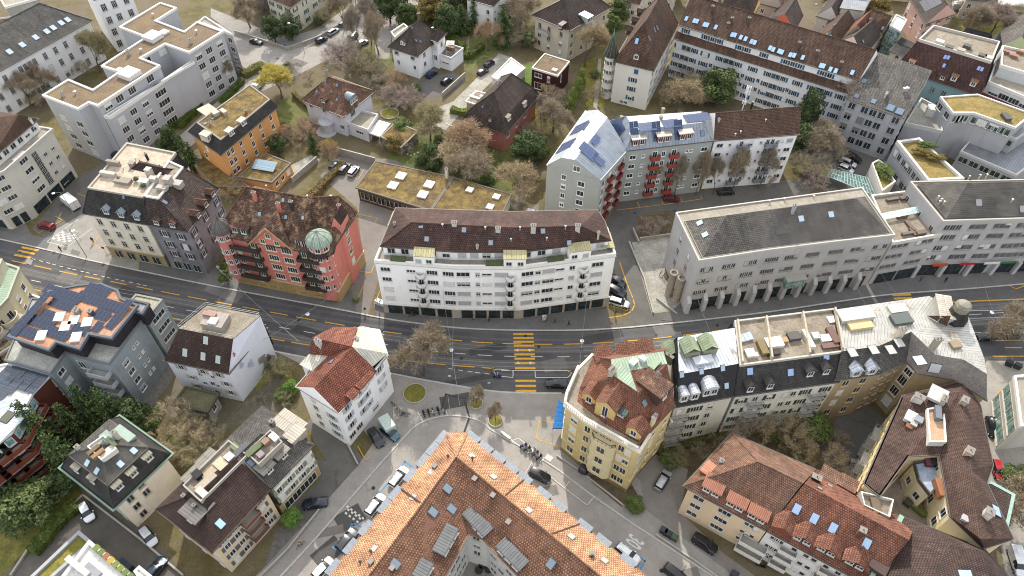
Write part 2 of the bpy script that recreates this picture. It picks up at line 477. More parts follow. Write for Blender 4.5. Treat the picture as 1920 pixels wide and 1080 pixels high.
 def plinth(s, z1, c='8f8878', d=.05, name='ground_floor_cladding', mat=None, edges=None):
  m = MB(); A = s.inset(-d, s.W); n = len(A)
  for i in range(n):
   if edges is not None and i not in edges: continue
   j = (i+1) % n; f = [Vector((A[i].x, A[i].y, s.base)), Vector((A[j].x, A[j].y, s.base)), Vector((A[j].x, A[j].y, z1)), Vector((A[i].x, A[i].y, z1))]
   g = [f[3], f[2], Vector((s.W[j].x, s.W[j].y, z1)), Vector((s.W[i].x, s.W[i].y, z1))]
   for q in (f, g): m.face(q if s.sg > 0 else q[::-1])
  m.build(name, mat or plaster(c, .5), s.root)
  s.pd = d
 def shops(s, i, n, z=1.6, w=None, h=2.6, m=.8, c='30302e', gl='1c2426', z0=0):
  a, b = s.W[i], s.W[(i+1) % len(s.W)]; L = (b-a).length; w = w or (L-2*m)/n-.7; nm = s.nrm(i)
  for k in range(n):
   x = (m+(L-2*m)*(k+.5)/n)/L; p = a.lerp(b, x)+nm*.07; p = Vector((p.x, p.y, z))
   s.put('shop_window', win_mesh(w, h, c, gl, 2 if w > 2.5 else 1, sill=False), p, nm)
 # ---- roof things
 def hit(s, px, py):
  o = Vector((0, 0, CH)); r = ray(px, py); best = None
  for a, b, c, n in s.owner.R:
   dn = r.dot(n)
   if abs(dn) < 1e-9: continue
   t = (a-o).dot(n)/dn; p = o+r*t
   ok = True
   for x, y in ((a, b), (b, c), (c, a)):
    if (y-x).cross(p-x).dot(n) < -.001*(y-x).length-.15: ok = False; break
   if ok and t > 0 and (best is None or t < best[0]): best = (t, p, n)
  if best: return best[1], best[2]
  return G(px, py, s.h), Vector((0, 0, 1))
 def sky(s, *pts, w=.8, l=1.2, c='66798a', fr='4a4d50'):
  for px, py in pts:
   p, n = s.hit(px, py)
   key = ('sk', w, l, c, fr)
   if key not in _mesh:
    m = MB(); m.box(-w/2, -l/2, -.05, w/2, l/2, .10, 0); m.face([(-w/2+.08, -l/2+.08, .115), (w/2-.08, -l/2+.08, .115), (w/2-.08, l/2-.08, .115), (-w/2+.08, l/2-.08, .115)], 1)
    _mesh[key] = m.mesh('skylight', [plain(fr, .5, .3, name='skylight_frame'), skyglass(c)])
   u = Vector((-n.y, n.x, 0));
   if u.length < .1: e = s.O[1]-s.O[0]; u = Vector((e.x, e.y, 0))
   u.normalize(); v = n.cross(u)
   o = bpy.data.objects.new('skylight', _mesh[key]); COL.objects.link(o); o.parent = s.root
   p = p-parent_off(s.root)
   o.matrix_local = Matrix(((u.x, v.x, n.x, p.x), (u.y, v.y, n.y, p.y), (u.z, v.z, n.z, p.z), (0, 0, 0, 1)))
 def solar(s, px, py, nx, ny, pw=1.0, pl=1.65, tilt=None, c='2c3a55', lift=.12, rot=None):
  p, n = s.hit(px, py); u = Vector((-n.y, n.x, 0))
  if u.length < .1:
   e = s.O[1]-s.O[0]; u = Vector((e.x, e.y, 0)).normalized()
   if rot: u = Matrix.Rotation(R(rot), 3, 'Z') @ u
   if tilt:
    v0 = Vector((0, 0, 1)).cross(u); ax = u; n = Matrix.Rotation(R(tilt), 3, ax) @ Vector((0, 0, 1))
  u.normalize(); v = n.cross(u)
  m = MB()
  for i in range(nx):
   for j in range(ny):
    x = (i-nx/2)*(pw+.04); y = (j-ny/2)*(pl+.04); z = lift
    m.box(x, y, z-.04, x+pw, y+pl, z, 1, skip='t')
    m.face([(x, y, z), (x+pw, y, z), (x+pw, y+pl, z), (x, y+pl, z)], 0, [(0, 0), (1, 0), (1, 1.5), (0, 1.5)])
  if lift > .15:
   m.box(-nx*pw/2+.1, -.05, -.05, -nx*pw/2+.2, .05, lift-.04, 1); m.box(nx*pw/2-.2, -.05, -.05, nx*pw/2-.1, .05, lift-.04, 1)
  p = p-parent_off(s.root)
  o = bpy.data.objects.new('solar_panel', m.mesh('solar_panel', [solarmat(c), plain('b9bcc0', .4, .6, name='aluminium')])); COL.objects.link(o); o.parent = s.root
  o.matrix_local = Matrix(((u.x, v.x, n.x, p.x), (u.y, v.y, n.y, p.y), (u.z, v.z, n.z, p.z), (0, 0, 0, 1)))
  if tilt: o.location.z += pl*ny/2*math.sin(R(abs(tilt)))
 def chim(s, px, py, w=.8, d=.6, h=1.5, c='8d8378', pots=2, cap=True):
  w *= .78; d *= .8; h *= .85
  p, n = s.hit(px, py); e = s.O[1]-s.O[0]; a = math.atan2(e.y, e.x)
  key = ('ch', w, d, h, c, pots, cap)
  if key not in _mesh:
   m = MB(); m.box(-w/2, -d/2, -1.2, w/2, d/2, h, 0)
   if cap: m.box(-w/2-.1, -d/2-.1, h, w/2+.1, d/2+.1, h+.12, 1)
   for k in range(pots):
    x = -w/2+w*(k+.5)/pots; m.tube((x, 0, h+.1), (x, 0, h+.5), .12, .1, 7, 1)
   _mesh[key] = m.mesh('chimney', [plaster(c, .5), plain('8a837a', .8, name='chimney_cap')])
  o = bpy.data.objects.new('chimney', _mesh[key]); COL.objects.link(o); o.parent = s.root; o.location = p-parent_off(s.root); o.rotation_euler.z = a
 def vent(s, *pts, c='c9cbcc', h=.6, r=.18):
  for px, py in pts:
   p, n = s.hit(px, py); key = ('v', c, h, r)
   if key not in _mesh:
    m = MB(); m.tube((0,0,-.3), (0,0,h), r*.6, n=8); m.lathe([(r*1.3, h), (r*1.3, h+.1), (0, h+.22)], n=8)
    _mesh[key] = m.mesh('vent_pipe', [plain(c, .4, .6, name='vent_metal')])
   o = bpy.data.objects.new('vent_pipe', _mesh[key]); COL.objects.link(o); o.parent = s.root; o.location = p-parent_off(s.root)
 def dorm(s, *pts, w=1.5, hh=1.5, style='gable', rc='5d554d', cc=None, wn=1, oh=.2, fr='d8d6d0', edge=None, rmat=None, front=None, deep=None, sh=None):
  """pts = pixel of the bottom centre of the dormer front"""
  for px, py in pts:
   p, n = s.hit(px, py)
   if edge is not None: nm = s.nrm(edge)
   else:
    nm = Vector((n.x, n.y, 0))
    if nm.length < .05: continue
    nm.normalize()
   hz = math.hypot(n.x, n.y); sl = hz/max(n.z, .1)
   dp = deep or min((hh+.6)/max(sl, .15)+.3, 5.5)
   key = ('d', round(w, 2), round(hh, 2), style, rc, cc, round(dp, 1), oh, rmat)
   if key not in _mesh:
    m = MB(); a = w/2
    m.box(-a, -dp, -.4, a, 0, hh, 0, skip='b')
    if style == 'gable':
     t = hh+w*.42; A = a+oh
     zl = hh-.1
     for sx in (-1, 1):
      f = [Vector((sx*A, oh, zl)), Vector((sx*A, -dp, zl)), Vector((0, -dp, t)), Vector((0, oh, t))]
      m.face(f if sx > 0 else f[::-1], 1)
      g = [v-Vector((0, 0, .12)) for v in f]; m.face(g[::-1] if sx > 0 else g, 1)
      m.face([f[0], f[3], g[3], g[0]] if sx > 0 else [f[3], f[0], g[0], g[3]], 2)
      m.face([f[0], g[0], g[1], f[1]] if sx > 0 else [f[1], g[1], g[0], f[0]], 2)
     m.face([(a, 0, hh), (-a, 0, hh), (0, 0, t-.12)], 0)
    elif style == 'round':
     k = 8; A = a+oh*.5; P = [(A*math.cos(math.pi*i/k), hh-.1+A*.75*math.sin(math.pi*i/k)) for i in range(k+1)]
     for i in range(k):
      (x0, z0), (x1, z1) = P[i], P[i+1]
      m.face([(x0, oh, z0), (x1, oh, z1), (x1, -dp, z1), (x0, -dp, z0)][::-1], 1)
     m.face([(x, .02, z) for x, z in P][::-1], 2)
    else:
     A = a+oh; k = -.12 if style == 'flat' else .25
     m.face([(-A, oh, hh+.02), (-A, -dp, hh+.02+k*-1*dp*.0+(.15 if style == 'flat' else dp*.22)), (A, -dp, hh+.02+(.15 if style == 'flat' else dp*.22)), (A, oh, hh+.02)][::-1], 1)
     zt = (.15 if style == 'flat' else dp*.22)
     m.face([(-A, oh, hh-.12), (A, oh, hh-.12), (A, oh, hh+.02), (-A, oh, hh+.02)][::-1], 2)
     for sx in (-1, 1):
      f = [(sx*A, oh, hh-.12), (sx*A, oh, hh+.02), (sx*A, -dp, hh+.02+zt), (sx*A, -dp, hh-.12+zt)]; m.face(f if sx > 0 else f[::-1], 2)
    _mesh[key] = m.mesh('dormer', [plain(cc or rc, .8, name='dormer_cheek'), rmat or seam(rc, .5), plain(rc, .6, name='dormer_edge')])
   o = s.put('dormer', _mesh[key], p, nm)
   for k in range(wn):
    x = 0 if wn == 1 else (-w/2+w*(k+.5)/wn)
    ww = min(1.0, w/wn-.3); wo = s.put('window', win_mesh(ww, hh-.5, fr, '20262b', 1, fw_=.07), None, None, o, (x, .005, hh*.5+.02))
 def deckbox(s, px, py, w, d, h, c='d6d4ce', rot=0, name='roof_box'):
  p, n = s.hit(px, py); m = MB(); m.box(-w/2, -d/2, -.1, w/2, d/2, h, 0); m.box(-w/2-.05, -d/2-.05, h, w/2+.05, d/2+.05, h+.06, 0)
  e = s.O[1]-s.O[0]; o = bpy.data.objects.new(name, m.mesh(name, [plain(c, .7, name='box_paint')])); COL.objects.link(o); o.parent = s.root
  o.location = p-parent_off(s.root); o.rotation_euler.z = math.atan2(e.y, e.x)+R(rot)
@memo
def skyglass(c):
 n = N('skylight_glass_'+c); return n.out(lin(c), .3, 0, .4)
# ------------------------------------------------------------------ vegetation
def leafmat(a, b, name='foliage'):
 key = ('leaf', a, b)
 if key in _mats: return _mats[key]
 n = N(name+'_'+a); co = n.coord('Object');
 f = n.noise(co, 1.1, 4, .7); f2 = n.noise(co, 6, 3, .7)
 x = n.mix(n.ramp(f, .38, .62), lin(a), lin(b)); x = n.mix(.6, x, n.ramp(f2, .3, .7, (.6,)*3, (1.4,)*3), 'MULTIPLY')
 m = n.out(x, .8, 0, .2); _mats[key] = m; return m
def bark(c='6a5f52'): return mottled(c, '4a4239', scale=1.5, name='bark')
def bare_meshes(seed, h=10.0, r=4.0, dens=1.0, upright=.5, trunk_r=.22, twig=.03, bush=False):
 rnd = random.Random(seed); T = MB(); C = MB()
 def strip(a, b, w):
  d = (b-a);
  if d.length < 1e-4: return
  s = d.cross(Vector((rnd.uniform(-1,1), rnd.uniform(-1,1), rnd.uniform(-1,1))))
  if s.length < 1e-4: return
  s.normalize(); s *= w; C.v += [a-s, a+s, b]; i = len(C.v); C.f.append((i-3, i-2, i-1)); C.m.append(0); C.uv.append([(0,0),(1,0),(1,1)])
 def grow(p, d, L, rad, lev):
  segs = 2 if lev > 1 else 3
  for k in range(segs):
   d = (d+Vector((rnd.gauss(0,.13), rnd.gauss(0,.13), rnd.gauss(.04,.08)))).normalized()
   q = p+d*L/segs; r2 = rad*(.82 if k < segs-1 else .7)
   if lev <= 3: T.tube(p, q, rad, r2, 5 if lev < 2 else 3, cap=False)
   else: strip(p, q, max(rad, .03))
   p, rad = q, r2
   if lev >= 2:
    for _ in range(int((3 if lev < 4 else 4)*dens)):
     dd = (d*.6+Vector((rnd.gauss(0,.6), rnd.gauss(0,.6), rnd.gauss(.15,.45)))).normalized()
     e = p+dd*rnd.uniform(.4, 1.0)*h*.09; strip(p, e, twig)
     for _ in range(2):
      d3 = (dd+Vector((rnd.gauss(0,.6), rnd.gauss(0,.6), rnd.gauss(.1,.5)))).normalized()
      m0 = p.lerp(e, rnd.uniform(.3, 1)); strip(m0, m0+d3*h*.05*rnd.uniform(.5, 1.3), twig*.8)
  if lev >= 5: return
  nb = {0: 5, 1: 4, 2: 3, 3: 3, 4: 2}[lev]
  for k in range(nb):
   az = rnd.uniform(0, 6.28)+k*6.28/nb; tilt = rnd.uniform(.35, .85)*(1.25-upright*.6) if k else rnd.uniform(0, .3)
   ax = d.orthogonal().normalized(); ax.rotate(Matrix.Rotation(az, 3, d)); nd = d.copy(); nd.rotate(Matrix.Rotation(tilt, 3, ax))
   grow(p, nd, L*rnd.uniform(.62, .85), rad*(.8 if k == 0 else .62), lev+1)
 if bush:
  for k in range(9):
   a = rnd.uniform(0, 6.28); t = rnd.uniform(.15, .9); grow(Vector((math.cos(a)*.3, math.sin(a)*.3, 0)), Vector((math.cos(a)*t, math.sin(a)*t, 1)).normalized(), h*.32, .06, 2)
 else: grow(Vector((0, 0, -.2)), Vector((0, 0, 1)), h*.2, trunk_r, 0)
 for B in (T, C):
  zm = max(v.z for v in B.v) if B.v else 1
 _q = sorted(math.hypot(v.x, v.y) for v in C.v); mx = _q[int(len(_q)*.93)]*1.1; _q = sorted(v.z for v in C.v); zz = _q[int(len(_q)*.97)]
 for B in (T, C): B.v = [Vector((v.x*r/mx*1.15, v.y*r/mx*1.15, v.z*h/zz)) for v in B.v]
 return T, C
def leaf(C, p, s, rnd, n=None, mi=0):
 d = Vector((rnd.gauss(0,1), rnd.gauss(0,1), rnd.gauss(0,1)))
 if n is not None: d = d*.55+n
 d.normalize(); u = d.orthogonal().normalized(); u.rotate(Matrix.Rotation(rnd.uniform(0, 6.28), 3, d)); w = d.cross(u)
 i = len(C.v); C.v += [p-u*s, p+w*s*.55, p+u*s, p-w*s*.55]; C.f.append((i, i+1, i+2, i+3)); C.m.append(mi); C.uv.append([(0,0),(1,0),(1,1),(0,1)])
def ever_meshes(seed, h=12.0, r=4.0, n=5200, kind='round'):
 rnd = random.Random(seed); T = MB(); C = MB()
 T.tube((0,0,-.3), (0,0,h*.8), .25, .06, 6, cap=False)
 if kind == 'cone':
  lay = int(h/.55)
  for k in range(lay):
   t = k/lay; z = h*(.08+.92*t); rr = r*(1-t)**.8*(1+rnd.uniform(-.15,.15))+.15
   nb = max(5, int(13*(1-t)+5))
   for j in range(nb):
    a = rnd.uniform(0, 6.28); L = rr*rnd.uniform(.65, 1.12); dr = Vector((math.cos(a), math.sin(a), -.28))
    m = int(18*(L/r)+7)
    for q in range(m):
     f = (q+rnd.random())/m; p = Vector((0,0,z))+dr*L*f+Vector((rnd.gauss(0,.16)*(1.2-f)*2, rnd.gauss(0,.16)*(1.2-f)*2, rnd.gauss(0,.07)+f*f*.25))
     leaf(C, p, rnd.uniform(.14,.26), rnd, Vector((dr.x*.5, dr.y*.5, .7)), 1 if f > .62+rnd.gauss(0,.15) else 0)  # outer leaves lighter, inner ones darker: crown shading painted in
 else:
  cl = []
  for k in range(34):
   while True:
    v = Vector((rnd.uniform(-1,1), rnd.uniform(-1,1), rnd.uniform(-1,1)))
    if .35 < v.length < 1: break
   if kind == 'column': c = Vector((v.x*r*.75, v.y*r*.75, h*.5+v.z*h*.45)); cr = r*rnd.uniform(.35, .55)
   else: c = Vector((v.x*r*.78, v.y*r*.78, h*.56+v.z*h*.38)); cr = r*rnd.uniform(.24, .42)
   cl.append((c, cr))
  for c, cr in cl:
   T.tube((0,0,max(.5, c.z*.5)), c, .08, .03, 3, cap=False)
   for q in range(n//34):
    v = Vector((rnd.gauss(0,1), rnd.gauss(0,1), rnd.gauss(0,1))).normalized(); v.z = abs(v.z) if rnd.random() < .6 else v.z
    p = c+Vector((v.x, v.y, v.z*.85))*cr*rnd.uniform(.75, 1.08)
    if p.z > .1: leaf(C, p, rnd.uniform(.13,.3), rnd, v, 1 if v.z+rnd.gauss(0,.3) > .55 else 0)  # upward leaves lighter: top light painted in for volume
 return T, C
TREE = {}
def tree_proto(kind, var):
 key = (kind, var)
 if key in TREE: return TREE[key]
 tw = {'brown': ('a59780', '8a7d68'), 'tan': ('b3a282', '96866a'), 'pink': ('a5958a', '8a7b70'), 'orange': ('b0977c', '937a60'), 'olive': ('a59c78', '888060'), 'grey': ('9f9584', '857c6d'), 'yellow': ('cdbf6e', 'ad9e50')}
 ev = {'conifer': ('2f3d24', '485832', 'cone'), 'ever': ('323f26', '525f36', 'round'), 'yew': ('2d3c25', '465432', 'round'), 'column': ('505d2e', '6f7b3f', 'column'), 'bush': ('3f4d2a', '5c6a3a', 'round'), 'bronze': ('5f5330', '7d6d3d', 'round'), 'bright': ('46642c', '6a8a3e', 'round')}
 if kind in tw:
  c = tw[kind]; T, C = bare_meshes(100+var, bush=(var >= 5), dens=1.5 if kind == 'yellow' or var >= 5 else 1.0, upright=.3+.12*(var % 4), twig=.028 if kind != 'yellow' else .05)
  mt, mc = bark(), leafmat(c[1], c[0], 'twigs')
 else:
  c = ev[kind]; T, C = ever_meshes(300+var, h=10, r=4, kind=c[2], n=6500); mt, mc = bark('5a4a3a'), leafmat(c[0], c[1])
 TREE[key] = (T.mesh('trunk', [mt]), C.mesh('crown', [mc] if kind in tw else [mc, leafmat(c[1], {'conifer':'5c6b3c','ever':'667243','yew':'54623a','column':'8b9549','bush':'6d7a42','bronze':'857747','bright':'759149'}[kind])])); return TREE[key]  # second slot: lighter leaf copy that paints lit tips and tops
def tree(px, py, h, r, kind, label, var=None, group=None, cat='tree', name=None, base=False, z0=0, gz=None):
 """px,py = middle of the crown in view (or the trunk foot if base)"""
 r *= 1.25 if kind in ('brown','tan','pink','orange','olive','grey') else 1.12; h *= 1.08
 p = G(px, py, 0 if base else z0+h*.52); p.z = z0
 var = random.randrange(4) if var is None else var
 tm, cm = tree_proto(kind, var)
 nm = name or {'conifer': 'conifer', 'column': 'cypress'}.get(kind, 'tree' if h > 3.5 else 'shrub')
 t = empty(nm, p, label, cat if h > 3.5 else 'shrub', group, rz=random.uniform(0, 6.28))
 a = bpy.data.objects.new('trunk', tm); b = bpy.data.objects.new('crown', cm)
 for o in (a, b): COL.objects.link(o); o.parent = t; o.scale = ((r/4.0), (r/4.0), h/10.0)
 return t
def hedge(pts, w, h, label, cols=('38471f', '5f6b32'), group=None, name='hedge', cat='hedge', z0=0):
 rnd = random.Random(len(pts)*7+int(w*10)+int(pts[0][0])); C = MB(); P = [G(*p, z0+h*.6) for p in pts]
 for a, b in zip(P, P[1:]):
  d = b-a; L = d.length; u = d/L; nn = Vector((-u.y, u.x, 0))
  for k in range(int(L*w*46+L*h*44)):
   x = rnd.uniform(0, L); y = rnd.uniform(-1, 1); z = rnd.uniform(.05, 1)
   f = rnd.random()
   if f < .45: z = 1+rnd.gauss(0,.05); nr = Vector((0,0,1))
   else: y = math.copysign(1+rnd.gauss(0,.08), y); nr = nn*y
   p = a+u*x+nn*y*w/2*(1+.12*math.sin(x*2.1)); p.z = z0+z*h*(1+.08*math.sin(x*1.3+1)); leaf(C, p, rnd.uniform(.11,.24), rnd, nr)
  M_ = Matrix(((u.x, nn.x, 0, a.x), (u.y, nn.y, 0, a.y), (0, 0, 1, z0), (0, 0, 0, 1)))
  C.box(0, -w*.42, 0, L, w*.42, h*.9, 0, M_)
 o = C.build(name, [leafmat(*cols)]); recenter(o); return tag(o, label, cat, group)
# ------------------------------------------------------------------ vehicles
TYRE = lambda: plain('1b1b1c', .85, name='tyre'); RIM = lambda: plain('a9abad', .35, .7, name='wheel_rim')
def car_meshes(style):
 key = ('car', style)
 if key in _mesh: return _mesh[key]
 S = {'hatch': [(-2.05,.42,.75,.62,.80,.55),(-1.98,.3,.88,.80,.98,.70),(-1.75,.24,.94,.87,1.36,.58),(-1.45,.22,.95,.89,1.45,.62),(-.4,.2,.95,.90,1.5,.66),(.35,.2,.94,.90,1.46,.64),(1.05,.2,.93,.89,.98,.78),(1.7,.24,.84,.84,.88,.70),(2.02,.32,.68,.68,.72,.58),(2.1,.42,.58,.55,.62,.5)],
   'estate': [(-2.25,.42,.8,.64,.84,.58),(-2.18,.3,.92,.82,1.05,.72),(-2.0,.24,.95,.88,1.38,.60),(-1.7,.22,.96,.90,1.47,.64),(-.4,.2,.96,.91,1.5,.67),(.4,.2,.95,.91,1.45,.65),(1.15,.2,.93,.90,.98,.78),(1.85,.24,.84,.85,.88,.72),(2.2,.32,.68,.68,.72,.58),(2.28,.42,.58,.55,.62,.5)],
   'suv': [(-2.25,.48,.85,.66,.9,.6),(-2.18,.36,1.02,.86,1.15,.76),(-1.98,.3,1.08,.92,1.55,.63),(-1.65,.28,1.09,.94,1.66,.68),(-.4,.26,1.09,.95,1.7,.71),(.4,.26,1.08,.95,1.64,.69),(1.1,.26,1.05,.94,1.1,.82),(1.85,.3,.98,.9,1.02,.76),(2.2,.4,.82,.74,.86,.64),(2.3,.48,.68,.6,.72,.55)],
   'sedan': [(-2.3,.42,.78,.62,.82,.55),(-2.22,.3,.92,.80,.96,.70),(-1.65,.24,.96,.88,1.01,.76),(-1.0,.22,.97,.90,1.38,.60),(-.35,.2,.96,.91,1.45,.65),(.35,.2,.95,.91,1.42,.64),(1.1,.2,.93,.90,.98,.78),(1.85,.24,.84,.85,.88,.72),(2.2,.32,.68,.68,.72,.58),(2.28,.42,.58,.55,.62,.5)],
   'van': [(-2.5,.45,1.0,.88,1.9,.80),(-2.44,.34,1.05,.93,2.0,.84),(-2.1,.3,1.08,.95,2.05,.86),(-1.0,.3,1.08,.96,2.05,.87),(.2,.3,1.08,.96,2.04,.87),(.9,.3,1.07,.96,1.98,.84),(1.55,.3,1.05,.94,1.25,.82),(2.1,.32,.98,.9,1.05,.78),(2.4,.4,.8,.76,.86,.66),(2.48,.5,.66,.6,.7,.55)]}[style]
 B = MB(); GL = MB()
 def ring(s):
  x, zl, zb, hb, zt, ht = s
  P = [(hb*.82, zl), (hb*.98, zl+.12), (hb*1.0, (zl+zb)/2), (hb, zb), (ht, zt-.03), (ht*.8, zt), (0, zt+.015)]
  L = [(-y, z) for y, z in P[:-1]]
  return [Vector((x, y, z)) for y, z in P+L[::-1]]
 RR = [ring(s) for s in S]; n = len(RR[0])
 for i in range(len(RR)-1):
  s0, s1 = S[i], S[i+1]
  cab0, cab1 = s0[4]-s0[2] > .3, s1[4]-s1[2] > .3
  for k in range(n):
   k2 = (k+1) % n; q = [RR[i][k], RR[i+1][k], RR[i+1][k2], RR[i][k2]]
   isglass = False
   if k in (3, n-5) and (cab0 or cab1): isglass = True       # side windows
   if k in (4, 5, 6, 7) and (cab0 != cab1): isglass = True
   if style == 'van' and k in (3, n-5) and i < 4: isglass = False
   B.face(q, 1 if isglass else 0)
 B.face(RR[0]); B.face(RR[-1][::-1])
 hw = S[5][3]; zt = S[4][4]
 fx = S[-2][0]-.6 if style != 'van' else 1.65; rx = S[1][0]+.75
 B.box(S[1][0]-.03, -hw*.75, .3, S[1][0]+.1, hw*.75, .5, 2); B.box(S[-2][0]-.05, -hw*.62, .33, S[-2][0]+.08, hw*.62, .5, 2)
 B.box(-1.2, -hw-.012, .2, 1.2, -hw+.05, .3, 2); B.box(-1.2, hw-.05, .2, 1.2, hw+.012, .3, 2)
 for x in (-.95, -.05, .95):
  for sy in (-1, 1): B.box(x, sy*hw-.006, .38, x+.025, sy*hw+.006, S[4][2], 2)
 for sy in (-1, 1): B.box(.72, sy*(hw+.1)-.09, S[4][2]+.0, .9, sy*(hw+.1)+.09, S[4][2]+.15, 0)
 if style in ('estate', 'suv'):
  for sy in (-1, 1): B.box(-1.6, sy*.58-.02, zt, .2, sy*.58+.02, zt+.05, 2)
 for v in (fx, rx):
  for sy in (-1, 1): B.tube((v, sy*(hw-.12), .32), (v, sy*(hw+.008), .32), .40, n=14, mi=2)
 body = B.mesh('body', [carpaint('888888'), glass('14181c', .08, 'car_glass'), plain('161617', .6, name='black_trim')], smooth=True)
 Wm = MB(); Wm.tube((0, -.11, 0), (0, .11, 0), .33, n=16); tm = Wm.mesh('wheel', [TYRE()])
 Rm = MB(); Rm.tube((0, .112, 0), (0, .13, 0), .2, .19, n=10); Rm.tube((0, -.13, 0), (0, -.112, 0), .19, .2, n=10); rm = Rm.mesh('rim', [RIM()])
 H = MB(); H.box(-.12, -.18, -.07, .06, .18, .07); hm = H.mesh('headlight', [plain('dfe3e6', .15, name='lamp_glass')])
 Tl = MB(); Tl.box(-.05, -.12, -.12, .1, .12, .12); tl = Tl.mesh('tail_light', [plain('8c1010', .25, name='red_lens')])
 _mesh[key] = (body, tm, rm, hm, tl, (fx, rx, hw, S)); return _mesh[key]
def car(rear, front, color, label, style='hatch', group=None, z0=0.02, metal=.3, cat='car', scale=1.0):
 a, b = G(*rear, .7), G(*front, .7); c = (a+b)/2; ang = math.atan2((b-a).y, (b-a).x)
 body, tm, rm, hm, tl, (fx, rx, hw, S) = car_meshes(style)
 t = empty('van' if style == 'van' else 'parked_car', (c.x, c.y, z0), label, cat, group, rz=ang); t.scale = (scale,)*3
 def add(n, me, loc, par=None):
  o = bpy.data.objects.new(n, me); COL.objects.link(o); o.parent = par or t; o.location = loc; return o
 o = add('body', body, (0,0,0)); o.material_slots[0].link = 'OBJECT'; o.material_slots[0].material = carpaint(color, metal)
 for x in (fx, rx):
  for sy in (-1, 1): w = add('wheel', tm, (x, sy*(hw-.10), .33)); add('rim', rm, (0,0,0), w)
 zf = S[-2][2]-.06; zr = S[1][2]-.12
 for sy in (-1, 1): add('headlight', hm, (S[-2][0]-.03, sy*(S[-2][3]-.16), zf)); add('tail_light', tl, (S[1][0]-.0, sy*(S[1][3]-.12), zr))
 return t
def boxvan(rear, front, label, color='dcdcda', L=4.2, H=2.3, cab=True):
 a, b = G(*rear, 1.2), G(*front, 1.2); c = (a+b)/2; ang = math.atan2((b-a).y, (b-a).x)
 t = empty('box_truck', (c.x, c.y, 0), label, 'truck', rz=ang)
 m = MB(); m.box(-L*.62, -1.05, .75, L*.38, 1.05, .75+H); m.box(-L*.62-.02, -.03, .8, -L*.62+.01, .03, .7+H, 1); m.build('cargo_box', [plain(color, .5, name='box_paint'), plain('888888')], t, off=Vector())
 if cab:
  k = MB(); x0 = L*.38+.05
  k.face([(x0,-.95,.4),(x0,.95,.4),(x0,.95,2.2),(x0,-.95,2.2)][::-1]); P = [(x0,.4),(x0+1.7,.4),(x0+1.7,1.15),(x0+1.0,2.1),(x0,2.2)]
  for sy in (-.95,.95):
   f = [(x, sy, z) for x, z in P]; k.face(f[::-1] if sy > 0 else f)
  for i in range(1, len(P)-1):
   (xa, za), (xb, zb) = P[i], P[i+1]; k.face([(xa,-.95,za),(xa,.95,za),(xb,.95,zb),(xb,-.95,zb)], 1 if i == 2 else 0)
  k.build('cab', [plain(color, .5, name='box_paint'), glass('14181c')], t, off=Vector())
 c2 = MB(); c2.box(-L*.6, -.8, .45, L*.38, .8, .74); c2.build('chassis', [plain('222222')], t, off=Vector())
 w = car_meshes('van')
 for x in (-L*.4, L*.38+.9 if cab else L*.1):
  for sy in (-1, 1):
   o = bpy.data.objects.new('wheel', w[1]); COL.objects.link(o); o.parent = t; o.location = (x, sy*.85, .38); o.scale = (1.15,)*3
   r_ = bpy.data.objects.new('rim', w[2]); COL.objects.link(r_); r_.parent = o
 return t
def bike_parts():
 if 'bike' in _mesh: return _mesh['bike']
 w = MB(); n = 16
 for k in range(n):
  a, b = 2*math.pi*k/n, 2*math.pi*(k+1)/n; w.tube((.34*math.cos(a), 0, .34*math.sin(a)), (.34*math.cos(b), 0, .34*math.sin(b)), .025, n=4, cap=False)
  if k % 2 == 0: w.tube((0,0,0), (.33*math.cos(a), 0, .33*math.sin(a)), .006, n=3, cap=False)
 f = MB(); J = {'r': (-.52,0,.35), 'f': (.52,0,.35), 'b': (-.1,0,.3), 's': (-.25,0,.85), 'h': (.36,0,.85)}
 for a, b in (('r','b'),('r','s'),('b','s'),('b','h'),('s','h'),('h','f')): f.tube(J[a], J[b], .025, n=5)
 hb = MB(); hb.tube((.36,0,.85), (.33,0,1.0), .02); hb.tube((.33,-.28,1.02), (.33,.28,1.02), .02);
 sd = MB(); sd.box(-.38,-.07,.9,-.14,.07,.96); sd.tube((-.25,0,.82), (-.26,0,.9), .018)
 _mesh['bike'] = [w.mesh('wheel', [TYRE()]), f.mesh('frame', [plain('3a6f8f', .4, name='bike_frame')]), hb.mesh('handlebar', [plain('222222')]), sd.mesh('saddle', [plain('1c1c1c')])]
 return _mesh['bike']
def bicycle(px, py, ang, label, col='3a6f8f', group=None, z0=.12):
 w, f, h, s = bike_parts(); t = empty('bicycle', G(px, py, 0)+Vector((0,0,z0)), label, 'bicycle', group, rz=R(ang)); t.rotation_euler.x = 0
 for n, me, loc in (('wheel', w, (-.52,0,.35)), ('wheel', w, (.52,0,.35)), ('frame', f, (0,0,0)), ('handlebar', h, (0,0,0)), ('saddle', s, (0,0,0))):
  o = bpy.data.objects.new(n, me); COL.objects.link(o); o.parent = t; o.location = loc
  if n == 'frame': o.material_slots[0].link = 'OBJECT'; o.material_slots[0].material = plain(col, .4, name='bike_frame')
 return t
